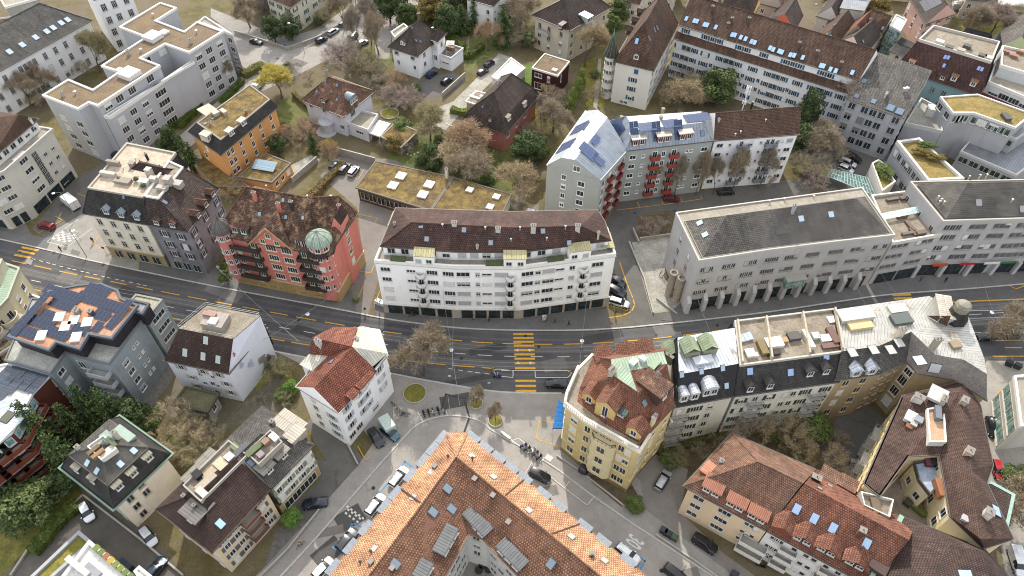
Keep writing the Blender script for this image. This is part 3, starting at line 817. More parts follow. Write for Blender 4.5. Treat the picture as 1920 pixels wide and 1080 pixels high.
def scooter(px, py, ang, label, col='26282c', group=None, z0=.12):
 if 'scoot' not in _mesh:
  b = MB();
  for sx in (1,):
   prof = [(-.75,.55,.10),(-.6,.72,.2),(-.25,.76,.2),(-.1,.62,.16),(.0,.38,.16),(.35,.36,.16),(.45,.6,.17),(.55,.95,.14),(.62,.98,.08)]
   low = [(-.75,.5),(-.6,.38),(-.25,.32),(-.1,.28),(0,.25),(.35,.25),(.45,.3),(.58,.5),(.66,.8)]
   for i in range(len(prof)-1):
    x0,z0_,w0 = prof[i]; x1,z1_,w1 = prof[i+1]; a0,c0 = low[i]; a1,c1 = low[i+1]
    b.face([(x0,-w0,z0_),(x1,-w1,z1_),(x1,w1,z1_),(x0,w0,z0_)]); b.face([(a0,-w0,c0),(a1,-w1,c1),(x1,-w1,z1_),(x0,-w0,z0_)]); b.face([(x0,w0,z0_),(x1,w1,z1_),(a1,w1,c1),(a0,w0,c0)])
  st = MB(); st.box(-.62,-.15,.76,-.05,.15,.86); hb = MB(); hb.tube((.55,0,.9),(.5,0,1.08),.03); hb.tube((.48,-.33,1.08),(.48,.33,1.08),.022); hb.box(.5,-.1,1.0,.6,.1,1.14)
  w = MB(); w.tube((0,-.06,0),(0,.06,0),.25,n=12)
  _mesh['scoot'] = [b.mesh('body', [plain('26282c', .3, name='scooter_paint')]), st.mesh('seat', [plain('141414')]), hb.mesh('handlebar', [plain('1b1b1b')]), w.mesh('wheel', [TYRE()])]
 b, st, hb, w = _mesh['scoot']; t = empty('motor_scooter', G(px, py, 0)+Vector((0,0,z0)), label, 'scooter', group, rz=R(ang))
 for n, me, loc in (('body', b, (0,0,0)), ('seat', st, (0,0,0)), ('handlebar', hb, (0,0,0)), ('wheel', w, (-.55,0,.25)), ('wheel', w, (.68,0,.25))):
  o = bpy.data.objects.new(n, me); COL.objects.link(o); o.parent = t; o.location = loc
  if n == 'body': o.material_slots[0].link = 'OBJECT'; o.material_slots[0].material = plain(col, .3, name='scooter_paint')
 return t
# ------------------------------------------------------------------ people
def person(px, py, ang, label, top='2a2d33', legs='23262c', hair='3a2a1e', pose='walk', z0=.12, xyz=None):
 J = {'pel': (0,0,.95,.15), 'waist': (0,0,1.08,.135), 'chest': (.01,0,1.3,.16), 'neck': (.01,0,1.47,.06), 'chin': (.03,0,1.55,.075), 'head': (.02,0,1.65,.105), 'crown': (.0,0,1.73,.07)}
 E = [('pel','waist'),('waist','chest'),('chest','neck'),('neck','chin'),('chin','head'),('head','crown')]
 for s, k in ((1,'l'),(-1,'r')):
  f = s if pose == 'walk' else 0
  if pose == 'ride':
   J.update({'hip'+k: (0,.1*s,.93,.11), 'knee'+k: (.38,.12*s,.78+.1*s,.075), 'ank'+k: (.26,.12*s,.4+.12*s,.05), 'toe'+k: (.42,.12*s,.34+.12*s,.04), 'sho'+k: (.05,.19*s,1.38,.075), 'elb'+k: (.25,.26*s,1.18,.05), 'wri'+k: (.42,.25*s,1.08,.035), 'han'+k: (.48,.25*s,1.06,.035)})
  else:
   J.update({'hip'+k: (0,.1*s,.9,.11), 'knee'+k: (.12*f+.03,.1*s,.5,.075), 'ank'+k: (.22*f-.02,.1*s,.09,.05), 'toe'+k: (.22*f+.14,.1*s,.04,.04), 'sho'+k: (0,.19*s,1.4,.075), 'elb'+k: (-.1*f,.25*s,1.14,.05), 'wri'+k: (-.14*f+.08,.25*s,.92,.035), 'han'+k: (-.14*f+.12,.24*s,.84,.035)})
  E += [('pel','hip'+k),('hip'+k,'knee'+k),('knee'+k,'ank'+k),('ank'+k,'toe'+k),('chest','sho'+k),('sho'+k,'elb'+k),('elb'+k,'wri'+k),('wri'+k,'han'+k)]
  wx, wy, wz, _ = J['han'+k]
  for q in range(4): J['f%d%s' % (q, k)] = (wx+.03-.02*q, wy+.015*(q-1.5), wz-.07-.008*(q in (1,2)), .011); E.append(('han'+k, 'f%d%s' % (q, k)))
  J['t'+k] = (wx+.05, wy-.02*s, wz-.02, .012); E.append(('han'+k, 't'+k))
 J['nose'] = (.135,0,1.64,.018); E.append(('head','nose'))
 ks = list(J); me = bpy.data.meshes.new('person'); me.from_pydata([J[k][:3] for k in ks], [(ks.index(a), ks.index(b)) for a, b in E], [])
 o = bpy.data.objects.new('person', me); COL.objects.link(o); md = o.modifiers.new('skin', 'SKIN')
 for i, k in enumerate(ks): me.skin_vertices[0].data[i].radius = (J[k][3], J[k][3]*(1.15 if k in ('chest', 'pel', 'waist') else 1)); me.skin_vertices[0].data[i].use_root = (k == 'pel')
 sb = o.modifiers.new('sub', 'SUBSURF'); sb.levels = sb.render_levels = 1
 dg = bpy.context.evaluated_depsgraph_get(); nm = bpy.data.meshes.new_from_object(o.evaluated_get(dg)); bpy.data.objects.remove(o)
 for m in (plain('c49a7c', .6, name='skin'), plain(top, .9, name='jacket'), plain(legs, .9, name='trousers'), plain('191919', .6, name='shoes')): nm.materials.append(m)
 for p in nm.polygons:
  c = p.center; r = abs(c.y)
  p.use_smooth = True
  if pose == 'ride': p.material_index = 0 if (c.z > 1.46 or (c.x > .44 and c.z > .9)) else (1 if c.z > 1.0 else (2 if c.z > .5 or c.x < .3 else 3))
  else: p.material_index = 0 if (c.z > 1.46 or (r > .2 and c.z < .9)) else (1 if c.z > .93 or r > .2 else (2 if c.z > .1 else 3))
 body = bpy.data.objects.new('person', nm); COL.objects.link(body); body.location = xyz or (G(px, py, 0)+Vector((0,0,z0))); body.rotation_euler.z = R(ang)
 tag(body, label, 'person')
 H = MB(); H.lathe([(.09,1.56),(.125,1.64),(.122,1.7),(.09,1.76),(.04,1.79),(0,1.795)], (-.02,0,0), 10); h = H.mesh('hair', [plain(hair, .9, name='hair')]);
 ho = bpy.data.objects.new('hair', h); COL.objects.link(ho); ho.parent = body
 return body
# ------------------------------------------------------------------ ground pieces
def sheet(name, pts, mat, z, kind='structure', label=None, cat=None, thick=0, grid=False):
 P = [G(*p, z) if not isinstance(p, Vector) else Vector((p.x, p.y, z)) for p in pts]
 A = sum(P[i].x*P[(i+1) % len(P)].y-P[(i+1) % len(P)].x*P[i].y for i in range(len(P)))
 if A < 0: P = P[::-1]
 m = MB()
 if thick: m.prism(P, z-thick, z, 0)
 else: m.cap(P, 0)
 o = m.build(name, mat); return tag(o, label, cat, None, kind)
def offset_line(P, d):
 out = []
 for i, p in enumerate(P):
  t = (P[min(i+1, len(P)-1)]-P[max(i-1, 0)]); t.z = 0; t.normalize(); out.append(p+Vector((-t.y, t.x, 0))*d)
 return out
def resample(P, step):
 out = [P[0]]; acc = 0
 for a, b in zip(P, P[1:]):
  L = (b-a).length; x = step-acc
  while x < L: out.append(a.lerp(b, x/L)); x += step
  acc = (acc+L) % step
 return out
def smooth(P, it=2):
 for _ in range(it):
  Q = [P[0]]
  for a, b in zip(P, P[1:]): Q += [a.lerp(b, .25), a.lerp(b, .75)]
  P = Q+[P[-1]]
 return P
def line(name, pts, w, mat, z, dash=None, off=0, px=True, kind='structure', m=None, start=0, sm=2, label=None, cat=None):
 P = [G(*p) for p in pts] if px else pts
 if sm: P = smooth(P, sm)
 if off: P = offset_line(P, off)
 own = m is None
 m = m or MB()
 S = resample(P, .5); A = offset_line(S, w/2); Bq = offset_line(S, -w/2); acc = start
 for i in range(len(S)-1):
  s = i*.5+start
  if dash and (s % (dash[0]+dash[1])) >= dash[0]: continue
  q = [A[i], Bq[i], Bq[i+1], A[i+1]]; m.face([Vector((v.x, v.y, z)) for v in q])
 if own: o = m.build(name, mat); return tag(o, label, cat, None, kind)
def paint(hexc, name='road_paint'):
 c = lin(hexc); n = N(name+'_'+hexc) if (name, hexc) not in _mats else None
 if n is None: return _mats[(name, hexc)]
 co = n.coord('Pos'); x = n.mix(n.ramp(n.noise(co, 3, 6, .8), .42, .75), c, sc3(c, .45)); _mats[(name, hexc)] = n.out(x, .85); return _mats[(name, hexc)]
@memo
def asphalt(hexa, hexb, cracks=True, name='asphalt', patch=.05):
 n = N(name+'_'+hexa); co = n.coord('Pos'); a, b = lin(hexa), lin(hexb)
 x = n.mix(n.ramp(n.noise(co, patch, 5, .6), .38, .62), a, b)
 x = n.mix(.7, x, n.ramp(n.noise(co, .35, 6, .75), .3, .7, (.78,)*3, (1.22,)*3), 'MULTIPLY')
 x = n.mix(.7, x, n.ramp(n.noise(co, 6, 4, .8), .3, .7, (.75,)*3, (1.25,)*3), 'MULTIPLY')
 if cracks:
  v = n.n('ShaderNodeTexVoronoi', feature='DISTANCE_TO_EDGE'); v.inputs['Scale'].default_value = .11
  mp = n.n('ShaderNodeMix', data_type='VECTOR'); mp.inputs[0].default_value = .012
  t = n.n('ShaderNodeTexNoise'); t.inputs['Scale'].default_value = .5; n.l(co, t.inputs['Vector'])
  ad = n.n('ShaderNodeVectorMath', operation='MULTIPLY_ADD'); n.l(t.outputs['Color'], ad.inputs[0]); ad.inputs[1].default_value = (4, 4, 0); n.l(co, ad.inputs[2]); n.l(ad.outputs[0], v.inputs['Vector'])
  x = n.mix(n.ramp(v.outputs['Distance'], .0, .006, (.45,)*3, (0,)*3), x, sc3(a, .5))
 n.bump(n.noise(co, 12, 3, .7), .15, .02)
 return n.out(x, .9)
# ------------------------------------------------------------------ light
SUN_EL, SUN_AZ = 37.0, -5.0
w = bpy.data.worlds.new('World'); sc.world = w; w.use_nodes = True
nt = w.node_tree; bg = nt.nodes['Background']; st = nt.nodes.new('ShaderNodeTexSky'); st.sky_type = 'NISHITA'; st.sun_disc = False
st.sun_elevation = R(SUN_EL); st.sun_rotation = R(SUN_AZ); st.air_density = 1.0; st.dust_density = 2.5; st.ozone_density = .8; st.altitude = 400
bg.inputs[1].default_value = .15
_cl = nt.nodes.new('ShaderNodeTexNoise'); _cl.inputs['Scale'].default_value = 2.2; _cl.inputs['Detail'].default_value = 5
_vr = nt.nodes.new('ShaderNodeMix'); _vr.data_type = 'RGBA'; _vr.inputs[6].default_value = (5.6, 5.6, 5.6, 1); _vr.inputs[7].default_value = (9.2, 9.0, 8.7, 1)  # pale veil added over the sky to fill the shadows
_ad = nt.nodes.new('ShaderNodeMix'); _ad.data_type = 'RGBA'; _ad.blend_type = 'ADD'; _ad.inputs[0].default_value = 1
nt.links.new(_cl.outputs['Fac'], _vr.inputs[0]); nt.links.new(st.outputs[0], _ad.inputs[6]); nt.links.new(_vr.outputs[2], _ad.inputs[7]); nt.links.new(_ad.outputs[2], bg.inputs[0])
sd = bpy.data.lights.new('sun', 'SUN'); so = bpy.data.objects.new('sun', sd); COL.objects.link(so)
sd.energy = 5.0; sd.angle = R(.6); sd.color = (1, .95, .87)
_sv = Vector((math.sin(R(SUN_AZ))*math.cos(R(SUN_EL)), math.cos(R(SUN_AZ))*math.cos(R(SUN_EL)), math.sin(R(SUN_EL))))
so.rotation_euler = _sv.to_track_quat('Z', 'Y').to_euler(); so.location = _sv*300
sc.view_settings.view_transform = 'Standard'; sc.view_settings.look = 'None'; sc.view_settings.exposure = 0
# ------------------------------------------------------------------ ground
g = MB(); g.face([(-2500, -1500, 0), (2500, -1500, 0), (2500, 4500, 0), (-2500, 4500, 0)])
tag(g.build('ground', mottled('4f4634', '5f5a44', '3f4a26', scale=.11, coord='Pos', name='garden_soil') if False else (lambda n: (n.out(n.mix(.8, n.mix(n.ramp(n.noise(n.coord('Pos'), .05, 6, .7), .42, .58), lin('6b614f'), n.mix(n.ramp(n.noise(n.coord('Pos'), .25, 6, .75), .42, .6), lin('57502f'), lin('6b6240'))), n.ramp(n.noise(n.coord('Pos'), 2.5, 6, .8), .3, .7, (.6,)*3, (1.35,)*3), 'MULTIPLY'), .95)))(N('garden_soil'))), kind='structure')
A_ROAD = asphalt('464548', '5c5a58', cracks=False, name='main_road_asphalt'); A_ST = asphalt('8d8780', '98928a', name='street_asphalt'); A_PAVE = asphalt('88837c', '948f87', cracks=False, name='pavement_asphalt'); A_DARK = asphalt('5b5853', '696660', name='yard_asphalt')
CONC = mottled('a5a196', '8d897f', '99957f', scale=.3, coord='Pos', name='concrete_paving', bump=.1)
KERB = plain('aaa69c', .8, name='kerb_stone')
def conc(c1='a39f95', c2='8c887e', nm='concrete'): return mottled(c1, c2, scale=.35, name=nm, bump=.15)
LAWN = mottled('676b3a', '4f5630', '746b43', scale=.35, coord='Pos', name='lawn', bump=.5)
MOSS = mottled('6b6b2e', '857a3c', '5c5a35', scale=.4, coord='Pos', name='mossy_grass', bump=.5)
EARTH = mottled('6b5c48', '54493a', '5f5d3c', scale=.5, coord='Pos', name='bare_earth', bump=.5)
U = [(-300,380),(0,449),(82,467),(160,487),(270,510),(375,532),(480,552),(640,581),(730,600),(855,616),(960,620),(1120,620),(1285,604),(1440,586),(1565,567),(1665,552),(1790,544),(1920,533),(2250,500)]
LW = [(-300,475),(0,545),(200,590),(340,622),(520,661),(732,700),(790,712),(842,721),(905,732),(957,737),(1057,738),(1150,735),(1250,728),(1400,712),(1550,692),(1700,676),(1840,675),(1920,677),(2250,690)]
sheet('main_road', U+LW[::-1], A_ROAD, .02)
ARC = [(400,1200),(532,1080),(765,810),(792,790),(830,780),(855,779),(885,784),(905,792),(925,810),(1019,860),(1137,950),(1335,1080),(1520,1200)]
sheet('side_street', ARC+[(960,1400)], A_ST, .024)
sheet('side_road', [(-200,330),(0,335),(60,440),(190,470),(160,487),(82,467),(0,449),(-300,380)], A_DARK, .028)
sheet('left_access_road', [(60,430),(125,350),(200,300),(330,250),(345,262),(205,340),(160,390),(170,470),(120,470)], A_DARK, .022)
sheet('residential_street', [(395,40),(470,62),(540,95),(600,85),(680,20),(720,-60),(860,-60),(800,10),(700,62),(640,98),(560,140),(505,165),(470,180),(345,285),(315,275),(440,160),(462,130),(400,80)], A_ST, .030)
sheet('residential_street_two', [(810,205),(850,190),(905,135),(935,100),(960,108),(925,150),(875,200),(835,245),(800,225)], CONC, .022)
sheet('villa_forecourt', [(705,110),(700,40),(790,0),(800,20),(735,60),(730,110)], A_ST, .014)
sheet('villa_parking', [(788,150),(850,135),(875,150),(845,175),(800,185),(770,165)], A_DARK, .026)
sheet('garage_yard', [(600,330),(640,290),(740,300),(960,420),(1010,380),(1010,425),(725,470),(690,590),(715,600),(640,585),(680,480),(670,390)], asphalt('716b64', '7d7870', name='yard_asphalt_light'), .014)
sheet('lane', [(1180,600),(1150,500),(1135,420),(1160,380),(1500,335),(1560,300),(1600,310),(1500,372),(1250,395),(1205,400),(1190,430),(1205,500),(1250,590),(1285,604),(1120,620)], A_DARK, .016)
sheet('concrete_forecourt', [(1185,455),(1255,440),(1245,520),(1290,580),(1222,588)], CONC, .034)
sheet('courtyard', [(1540,830),(1600,740),(1680,800),(1620,920),(1545,920)], A_DARK, .016)
sheet('office_courtyard', [(1520,330),(1560,270),(1680,260),(1740,340),(1640,380),(1560,380)], A_DARK, .010)
sheet('right_street', [(1850,676),(1920,677),(2250,690),(2250,1250),(1890,1250),(1890,1000),(1865,850),(1835,720)], asphalt('8d877c','999388', name='street_asphalt_pale'), .028)
sheet('car_park', [(-50,1140),(145,955),(175,925),(262,985),(350,1080),(420,1150),(400,1250),(50,1250)], asphalt('56524b', '66615a', name='car_park_asphalt'), .016)
sheet('rear_yard', [(575,790),(600,770),(690,870),(640,905),(590,830)], A_DARK, .012)
sheet('rear_drive', [(590,860),(672,875),(600,960),(520,1010),(560,940),(600,900)], A_DARK, .018)
sheet('drive', [(1190,985),(1130,925),(1225,850),(1290,880),(1275,960),(1360,1040),(1500,1140),(1440,1160)], asphalt('78726a','87817a', name='drive_asphalt'), .014)
def pave(name, pts, mat=None, h=.12):
 P = [G(*p, h) for p in pts]; A = sum(P[i].x*P[(i+1) % len(P)].y-P[(i+1) % len(P)].x*P[i].y for i in range(len(P)))
 if A < 0: P = P[::-1]
 m = MB(); m.prism(P, 0, h, 1, top=False); m.cap(P, 0); return tag(m.build(name, [mat or A_PAVE, KERB]), None, None, None, 'structure')
PAV_T = A_ROAD if False else asphalt('605e5b', '6b6966', cracks=False, name='pavement_asphalt_dark')
pave('pavement', [(-300,365),(0,432),(150,455),(400,500),(660,545),(668,585)]+[(640,581),(480,552),(375,532),(270,510),(160,487),(82,467),(0,449),(-300,380)], PAV_T)
pave('corner_pavement', [(105,430),(165,395),(200,440),(260,470),(260,508),(160,487),(88,467)], A_PAVE, .124)
pave('pavement', [(700,570),(1140,580),(1140,600),(1150,606),(1120,620),(960,620),(855,616),(730,600),(705,592)], PAV_T)
pave('pavement', [(1285,560),(1600,510),(1920,470),(2250,440),(2250,500),(1920,533),(1790,544),(1665,552),(1565,567),(1440,586),(1285,604),(1240,600)], PAV_T)
pave('plaza_pavement', [(520,661),(732,700),(790,712),(842,721),(905,732),(957,737),(1057,738),(1110,738),(1120,840),(1200,900),(1210,955),(1390,1090),(1560,1200),(1520,1200),(1335,1080),(1137,950),(1019,860),(925,810),(905,792),(885,784),(855,779),(830,780),(792,790),(765,810),(532,1080),(400,1200),(360,1200),(500,1060),(620,930),(672,872),(700,830),(600,700)], A_PAVE)
pave('pavement', [(1110,738),(1150,735),(1250,728),(1400,712),(1550,692),(1700,676),(1700,690),(1500,720),(1200,760)], PAV_T)
pave('pavement', [(1835,700),(1850,682),(1865,690),(1872,780),(1890,900),(1925,1100),(1890,1100),(1850,880),(1830,760)], A_PAVE)
pave('street_corner_pavement', [(455,75),(480,70),(540,100),(560,98),(700,20),(735,-60),(700,-60),(650,15),(590,55),(540,70),(480,50),(395,15),(395,32)], A_PAVE)
KL = paint('b9b6ae', 'kerb_line')
line('kerb_stones', U, .35, KL, .135); line('kerb_stones', LW[:11], .35, KL, .137); line('kerb_stones', ARC, .32, KL, .139, sm=1)
sheet('lawn', [(528,190),(575,175),(585,215),(548,240),(520,220)], LAWN, .012)
sheet('lawn', [(680,90),(735,80),(735,130),(690,150)], LAWN, .013)
sheet('lawn', [(720,300),(760,265),(860,240),(985,300),(960,360),(820,330)], LAWN, .008)
sheet('lawn', [(870,85),(905,60),(975,70),(930,100),(880,135),(872,130)], LAWN, .013)
sheet('lawn', [(965,130),(1000,118),(1010,150),(960,165)], mottled('647a38','53682f',scale=.5,coord='Pos',name='bright_lawn'), .013)
sheet('lawn', [(920,250),(1010,190),(1050,230),(960,290)], MOSS, .013)
sheet('lawn', [(1090,120),(1130,100),(1135,200),(1100,200)], MOSS, .013)
sheet('lawn', [(-20,1000),(0,960),(140,945),(60,1020),(-60,1140)], MOSS, .008)
sheet('lawn', [(90,900),(150,890),(150,940),(100,950)], MOSS, .009)
sheet('lawn', [(480,700),(540,680),(560,740),(480,770)], MOSS, .009)
sheet('lawn', [(1790,30),(1900,30),(1900,90),(1810,75)], MOSS, .009)
sheet('lawn', [(640,800),(700,790),(700,840)], MOSS, .009) if False else None
sheet('planting_bed', [(1195,405),(1262,400),(1262,440),(1200,450)], EARTH, .05)
sheet('planting_bed', [(1055,830),(1120,830),(1165,860),(1140,905),(1085,868)], EARTH, .15)
sheet('planting_bed', [(1105,890),(1180,900),(1200,935),(1165,950),(1110,905)], EARTH, .16)
sheet('planting_bed', [(1215,850),(1290,820),(1420,800),(1400,850),(1280,900),(1230,900)], EARTH, .012)
sheet('planting_bed', [(1370,800),(1560,780),(1580,860),(1500,900),(1400,830)], EARTH, .009)
GRV = mottled('7d7a72','65625b',scale=1.2,coord='Pos',name='path_gravel')
sheet('gravel_path', [(262,765),(280,770),(345,680),(338,630),(330,625)], GRV, .024); sheet('yard', [(300,780),(345,690),(440,770),(520,700),(555,735),(500,790),(400,810)], mottled('6f685c','5c5648','66623f',scale=.6,coord='Pos',name='yard_earth'), .019); sheet('path', [(1112,200),(1122,110),(1128,110),(1120,205)], CONC, .022); sheet('garden_path', [(960,390),(975,345),(1000,300),(1008,302),(985,350),(972,395)], GRV, .03); sheet('flats_path', [(250,300),(345,262),(420,200),(430,205),(350,272),(262,312)], GRV, .029)
sheet('gravel_bed', [(520,990),(560,970),(600,1000),(540,1070),(490,1080)], mottled('77736b','5e5b55',scale=1.5,coord='Pos',name='gravel'), .022)
# ------------------------------------------------------------------ road markings
YEL = paint('d9a53a', 'yellow_paint'); WHT = paint('d4d2cc', 'white_paint'); BLU = paint('4f8fbf', 'blue_paint')
YU = [(-200,440),(60,497),(127,512),(224,531),(319,550),(367,559),(484,581),(619,606),(739,625),(876,641),(960,645),(1057,646),(1135,643),(1220,636),(1320,624),(1420,609),(1530,592),(1619,581),(1700,572)]
line('lane_marking', YU, .22, YEL, .032, dash=(4.2, 2.2)); line('bus_lane_marking', [(1700,572),(1812,565),(1920,561),(2200,545)], .3, YEL, .032)
YL = [(-200,480),(0,530),(300,592),(510,636),(640,657),(726,672),(830,684),(925,691)]
line('lane_marking', YL, .22, YEL, .032, dash=(4.2, 1.6))
WC = [(-200,460),(100,537),(300,572),(504,610),(640,634),(739,648),(820,660),(929,668),(1021,669),(1074,669),(1180,664),(1300,652),(1450,632),(1600,612),(1800,590),(2100,575)]
line('centre_marking', WC, .14, WHT, .032, dash=(2.6, 2.8)); line('cycle_lane_marking', [(841,691),(880,697),(922,702)], .14, WHT, .032, dash=(1.0, .8), sm=0)
line('cycle_lane_marking', [(60,485),(120,501),(200,520),(280,537)], .14, WHT, .032, dash=(1.0, .8), sm=0)
RAIL = plain('8d8b88', .35, .6, name='rail_steel')
for off in (1.9, -2.1):
 for gg in (-.5, .5): line('tram_rail', WC, .1, RAIL, .034, off=off+gg)
for y in (583, 597, 612, 624, 640): line('lane_marking', [(1812,y),(2100,y-6)], .13, WHT, .033, sm=0) if y != 612 else None
line('lane_marking', [(1870,622),(1905,630)], .13, WHT, .033, dash=(2, 2), sm=0)
for _o in (1.9, -2.1): line('tram_track_bed', WC, 2.3, asphalt('5b5956', '656360', cracks=False, name='track_bed_asphalt'), .025, off=_o); line('joint', WC, .08, asphalt('343332','3a3938',cracks=False,name='joint_tar'), .0265, off=_o+1.15); line('joint', WC, .08, asphalt('343332','3a3938',cracks=False,name='joint_tar'), .0265, off=_o-1.15)
for _o in (4.3, 6.0, -4.5, -6.1): line('tyre_track', WC, .6, asphalt('565553', '5e5c5a', cracks=False, name='polished_asphalt'), .0255, off=_o)
_m = MB()
for x, y in ((300,560),(420,585),(560,600),(690,650),(865,672),(985,630),(1090,655),(1150,690),(1230,628),(1345,610),(1480,590),(640,1010),(700,915),(830,825),(1000,940),(1090,985),(1240,1070),(905,845),(520,110),(620,70),(830,215),(210,540),(800,640),(1010,650)): p = G(x,y,.03); _m.tube(p, p+Vector((0,0,.012)), .36, n=12)
for k_, (x, y, w_, l_) in enumerate(((420,548,3,9),(575,622,2.2,6),(700,633,3.2,4),(915,655,1.6,8),(1040,684,3,5),(1130,632,2,9),(1245,620,3.4,4),(1390,625,2,7),(1520,603,3,6),(250,552,2.4,8),(130,520,3,5),(880,712,1.4,12),(1010,925,2,7),(600,1000,1.6,8),(1290,1078,2,4),(560,118,3,5),(620,85,1.5,7))): p = G(x,y); q_ = G(x+10,y+(4 if y<1000 and x<800 else -2)); u = (q_-p).normalized(); n_ = Vector((-u.y,u.x,0)); sheet('repair_patch', [p+u*l_/2+n_*w_/2, p-u*l_/2+n_*w_/2, p-u*l_/2-n_*w_/2, p+u*l_/2-n_*w_/2], (asphalt('3f3e3d','484745',cracks=False,name='patch_dark') if k_ % 2 else asphalt('66635f','706d68',cracks=False,name='patch_pale')) if k_ < 12 else asphalt('6a655f','746f69',cracks=False,name='patch_street'), .0275 if k_ < 12 else .0335)
tag(_m.build('manhole_covers', plain('3a3836', .6, .4, name='cast_iron')), kind='structure')
m = MB()
def bar(m, x0, x1, y, w, z=.036, sl=0):
 a, b = G(x0, y, z), G(x1, y+sl, z); n = Vector((-(b-a).y, (b-a).x, 0)).normalized()*w/2; m.face([a-n, b-n, b+n, a+n])
for k, y in enumerate((626.5, 633.7, 640.8, 648, 656.5, 664.5, 672.5, 681, 690.5, 714, 723.5, 733)): bar(m, 962+k*.45, 1000+k*.5, y, .5)
tag(m.build('pedestrian_crossing', YEL), None, None, None, 'structure')
m = MB()
for k, y in enumerate((463.5, 470, 477.5)): bar(m, 41-k*7, 72-k*7, y, .55, sl=6)
tag(m.build('pedestrian_crossing', YEL), None, None, None, 'structure')
m = MB()
for k, y in enumerate((553.5, 560, 567)): bar(m, 1673+k*3, 1708+k*2, y, .55, sl=-1.5)
tag(m.build('pedestrian_crossing', YEL), None, None, None, 'structure')
m = MB()  # shark-tooth triangles on the crossing
for (x, y, s) in ((970,656,1), (993,657,-1), (971.5,680,1), (994.5,681,-1)):
 p = G(x, y, .041); m.face([p+Vector((-.35,-.35*s,0)), p+Vector((.35,-.35*s,0)), p+Vector((0,.4*s,0))][::s])
tag(m.build('warning_triangles', WHT), None, None, None, 'structure')
for pts in ([(940,695),(1065,695),(1072,700),(1065,708),(1004,708),(1003,695)], [(925,696),(930,692),(962,695),(962,708),(932,705),(925,696)]): line('traffic_island_edge', pts, .15, WHT, .038, sm=0)
def ylines(name, mat, *L, w=.14, z=.04):
 m = MB()
 for pts in L:
  P = [G(*p) for p in pts]
  for a, b in zip(P, P[1:]):
   d = (b-a).normalized(); n = Vector((-d.y, d.x, 0))*w/2; a2 = a-d*w/2; b2 = b+d*w/2
   m.face([Vector((q.x, q.y, z)) for q in (a2-n, b2-n, b2+n, a2+n)])
 return tag(m.build(name, mat), None, None, None, 'structure')
ylines('parking_marking', YEL, [(648,563),(667,567),(682,535)], [(701,574),(713,545)], [(672,402),(708,409),(703,418)], [(672,508),(695,512),(702,497)], [(618,320),(648,328),(668,335)], [(648,328),(657,314)], [(672,336),(682,318)])
ylines('parking_marking', YEL, [(1162,492),(1176,533),(1187,560),(1190,572),(1184,584),(1168,592),(1140,596)], [(1144,573),(1177,583),(1168,545)], w=.2)
ylines('parking_marking', YEL, [(1157,394),(1224,386),(1242,384),(1317,373),(1313,368)], [(1199,388),(1195,379)], [(1279,378),(1276,371)], [(1244,384),(1240,374)], z=.03)
ylines('parking_marking', YEL, [(104,406),(118,414),(103,422)], [(71,439),(85,431)], [(146,364),(159,369)], [(183,445),(177,459),(196,470)], z=.14)
ylines('parking_marking', YEL, [(1012,787),(1005,824),(1060,842)], [(1012,787),(1040,795)], z=.15)
ylines('parking_marking', YEL, [(671,837),(686,864),(709,840),(702,826)], [(709,840),(719,825)], z=.14)
ylines('parking_marking', YEL, [(1900,730),(1872,732),(1878,770),(1912,777)], z=.05); ylines('parking_marking', YEL, [(1862,668),(1920,668)], [(1885,652),(1915,652)], [(1878,638),(1908,638)], [(1882,530),(1920,526)], [(1882,530),(1905,542),(1930,532)], w=.2)
ylines('parking_marking', YEL, [(860,1062),(875,1075)]) if False else None
ylines('parking_marking', WHT, [(1032,895),(1101,948),(1111,935)], [(1060,913),(1068,903)], [(978,902),(997,868)], [(955,822),(1012,868),(1020,860),(972,822),(962,826)], z=.15)
ylines('parking_marking', WHT, [(784,776),(793,790)], [(785,778),(836,770),(839,780)], z=.15)
ylines('parking_marking', WHT, [(88,454),(158,404)], [(88,454),(126,464),(172,430)], z=.15)
ylines('parking_marking', BLU, [(774,876),(759,866),(755,872)], [(712,924),(726,908)], [(680,990),(662,980),(657,988)], [(641,1038),(624,1026)], [(1200,1045),(1209,1052),(1200,1068)], w=.25)
m = MB()  # chequered patches
for (cx, cy, ax, ay, bx, by, nx, ny) in ((96,448,5.1,1.4,4.2,-2.9,6,5), (651,947,3.6,2.7,-2.2,3.2,9,4)):
 for i in range(nx):
  for j in range(ny):
   if (i+j) % 2: continue
   if nx == 9 and j == 2: continue
   q = [G(cx+ax*(i+u)+bx*(j+v), cy+ay*(i+u)+by*(j+v), .15 if nx == 6 else .04) for u, v in ((0,0),(1,0),(1,1),(0,1))];
   if (q[1]-q[0]).cross(q[2]-q[0]).z < 0: q = q[::-1]
   m.face(q)
tag(m.build('chequer_marking', WHT), None, None, None, 'structure')
def numtext(txt, px, py, ang, size, sy=1.6):
 c = bpy.data.curves.new('speed_marking', 'FONT'); c.body = txt; c.size = size; c.align_x = 'CENTER'; c.align_y = 'CENTER'; c.offset = .04
 o = bpy.data.objects.new('speed_marking', c); COL.objects.link(o); o.data.materials.append(WHT); o.location = G(px, py, .05); o.rotation_euler.z = R(ang); o.scale = (1, sy, 1); tag(o, None, None, None, 'structure')
_sd = G(1335,1080)-G(1137,950); numtext('30', 1189, 1015, math.degrees(math.atan2(_sd.y, _sd.x))-90, 1.9, 2.1); numtext('30', 504, 97, 165, 1.7, 1.7); numtext('20', 539, 120, 100, 2.3, 1.3) if False else None
ylines('asphalt_patch', asphalt('4c4a47','54524e',cracks=False,name='asphalt_patch'), [(650,975),(662,968)], [(608,1042),(622,1030)], w=3.5, z=.028)
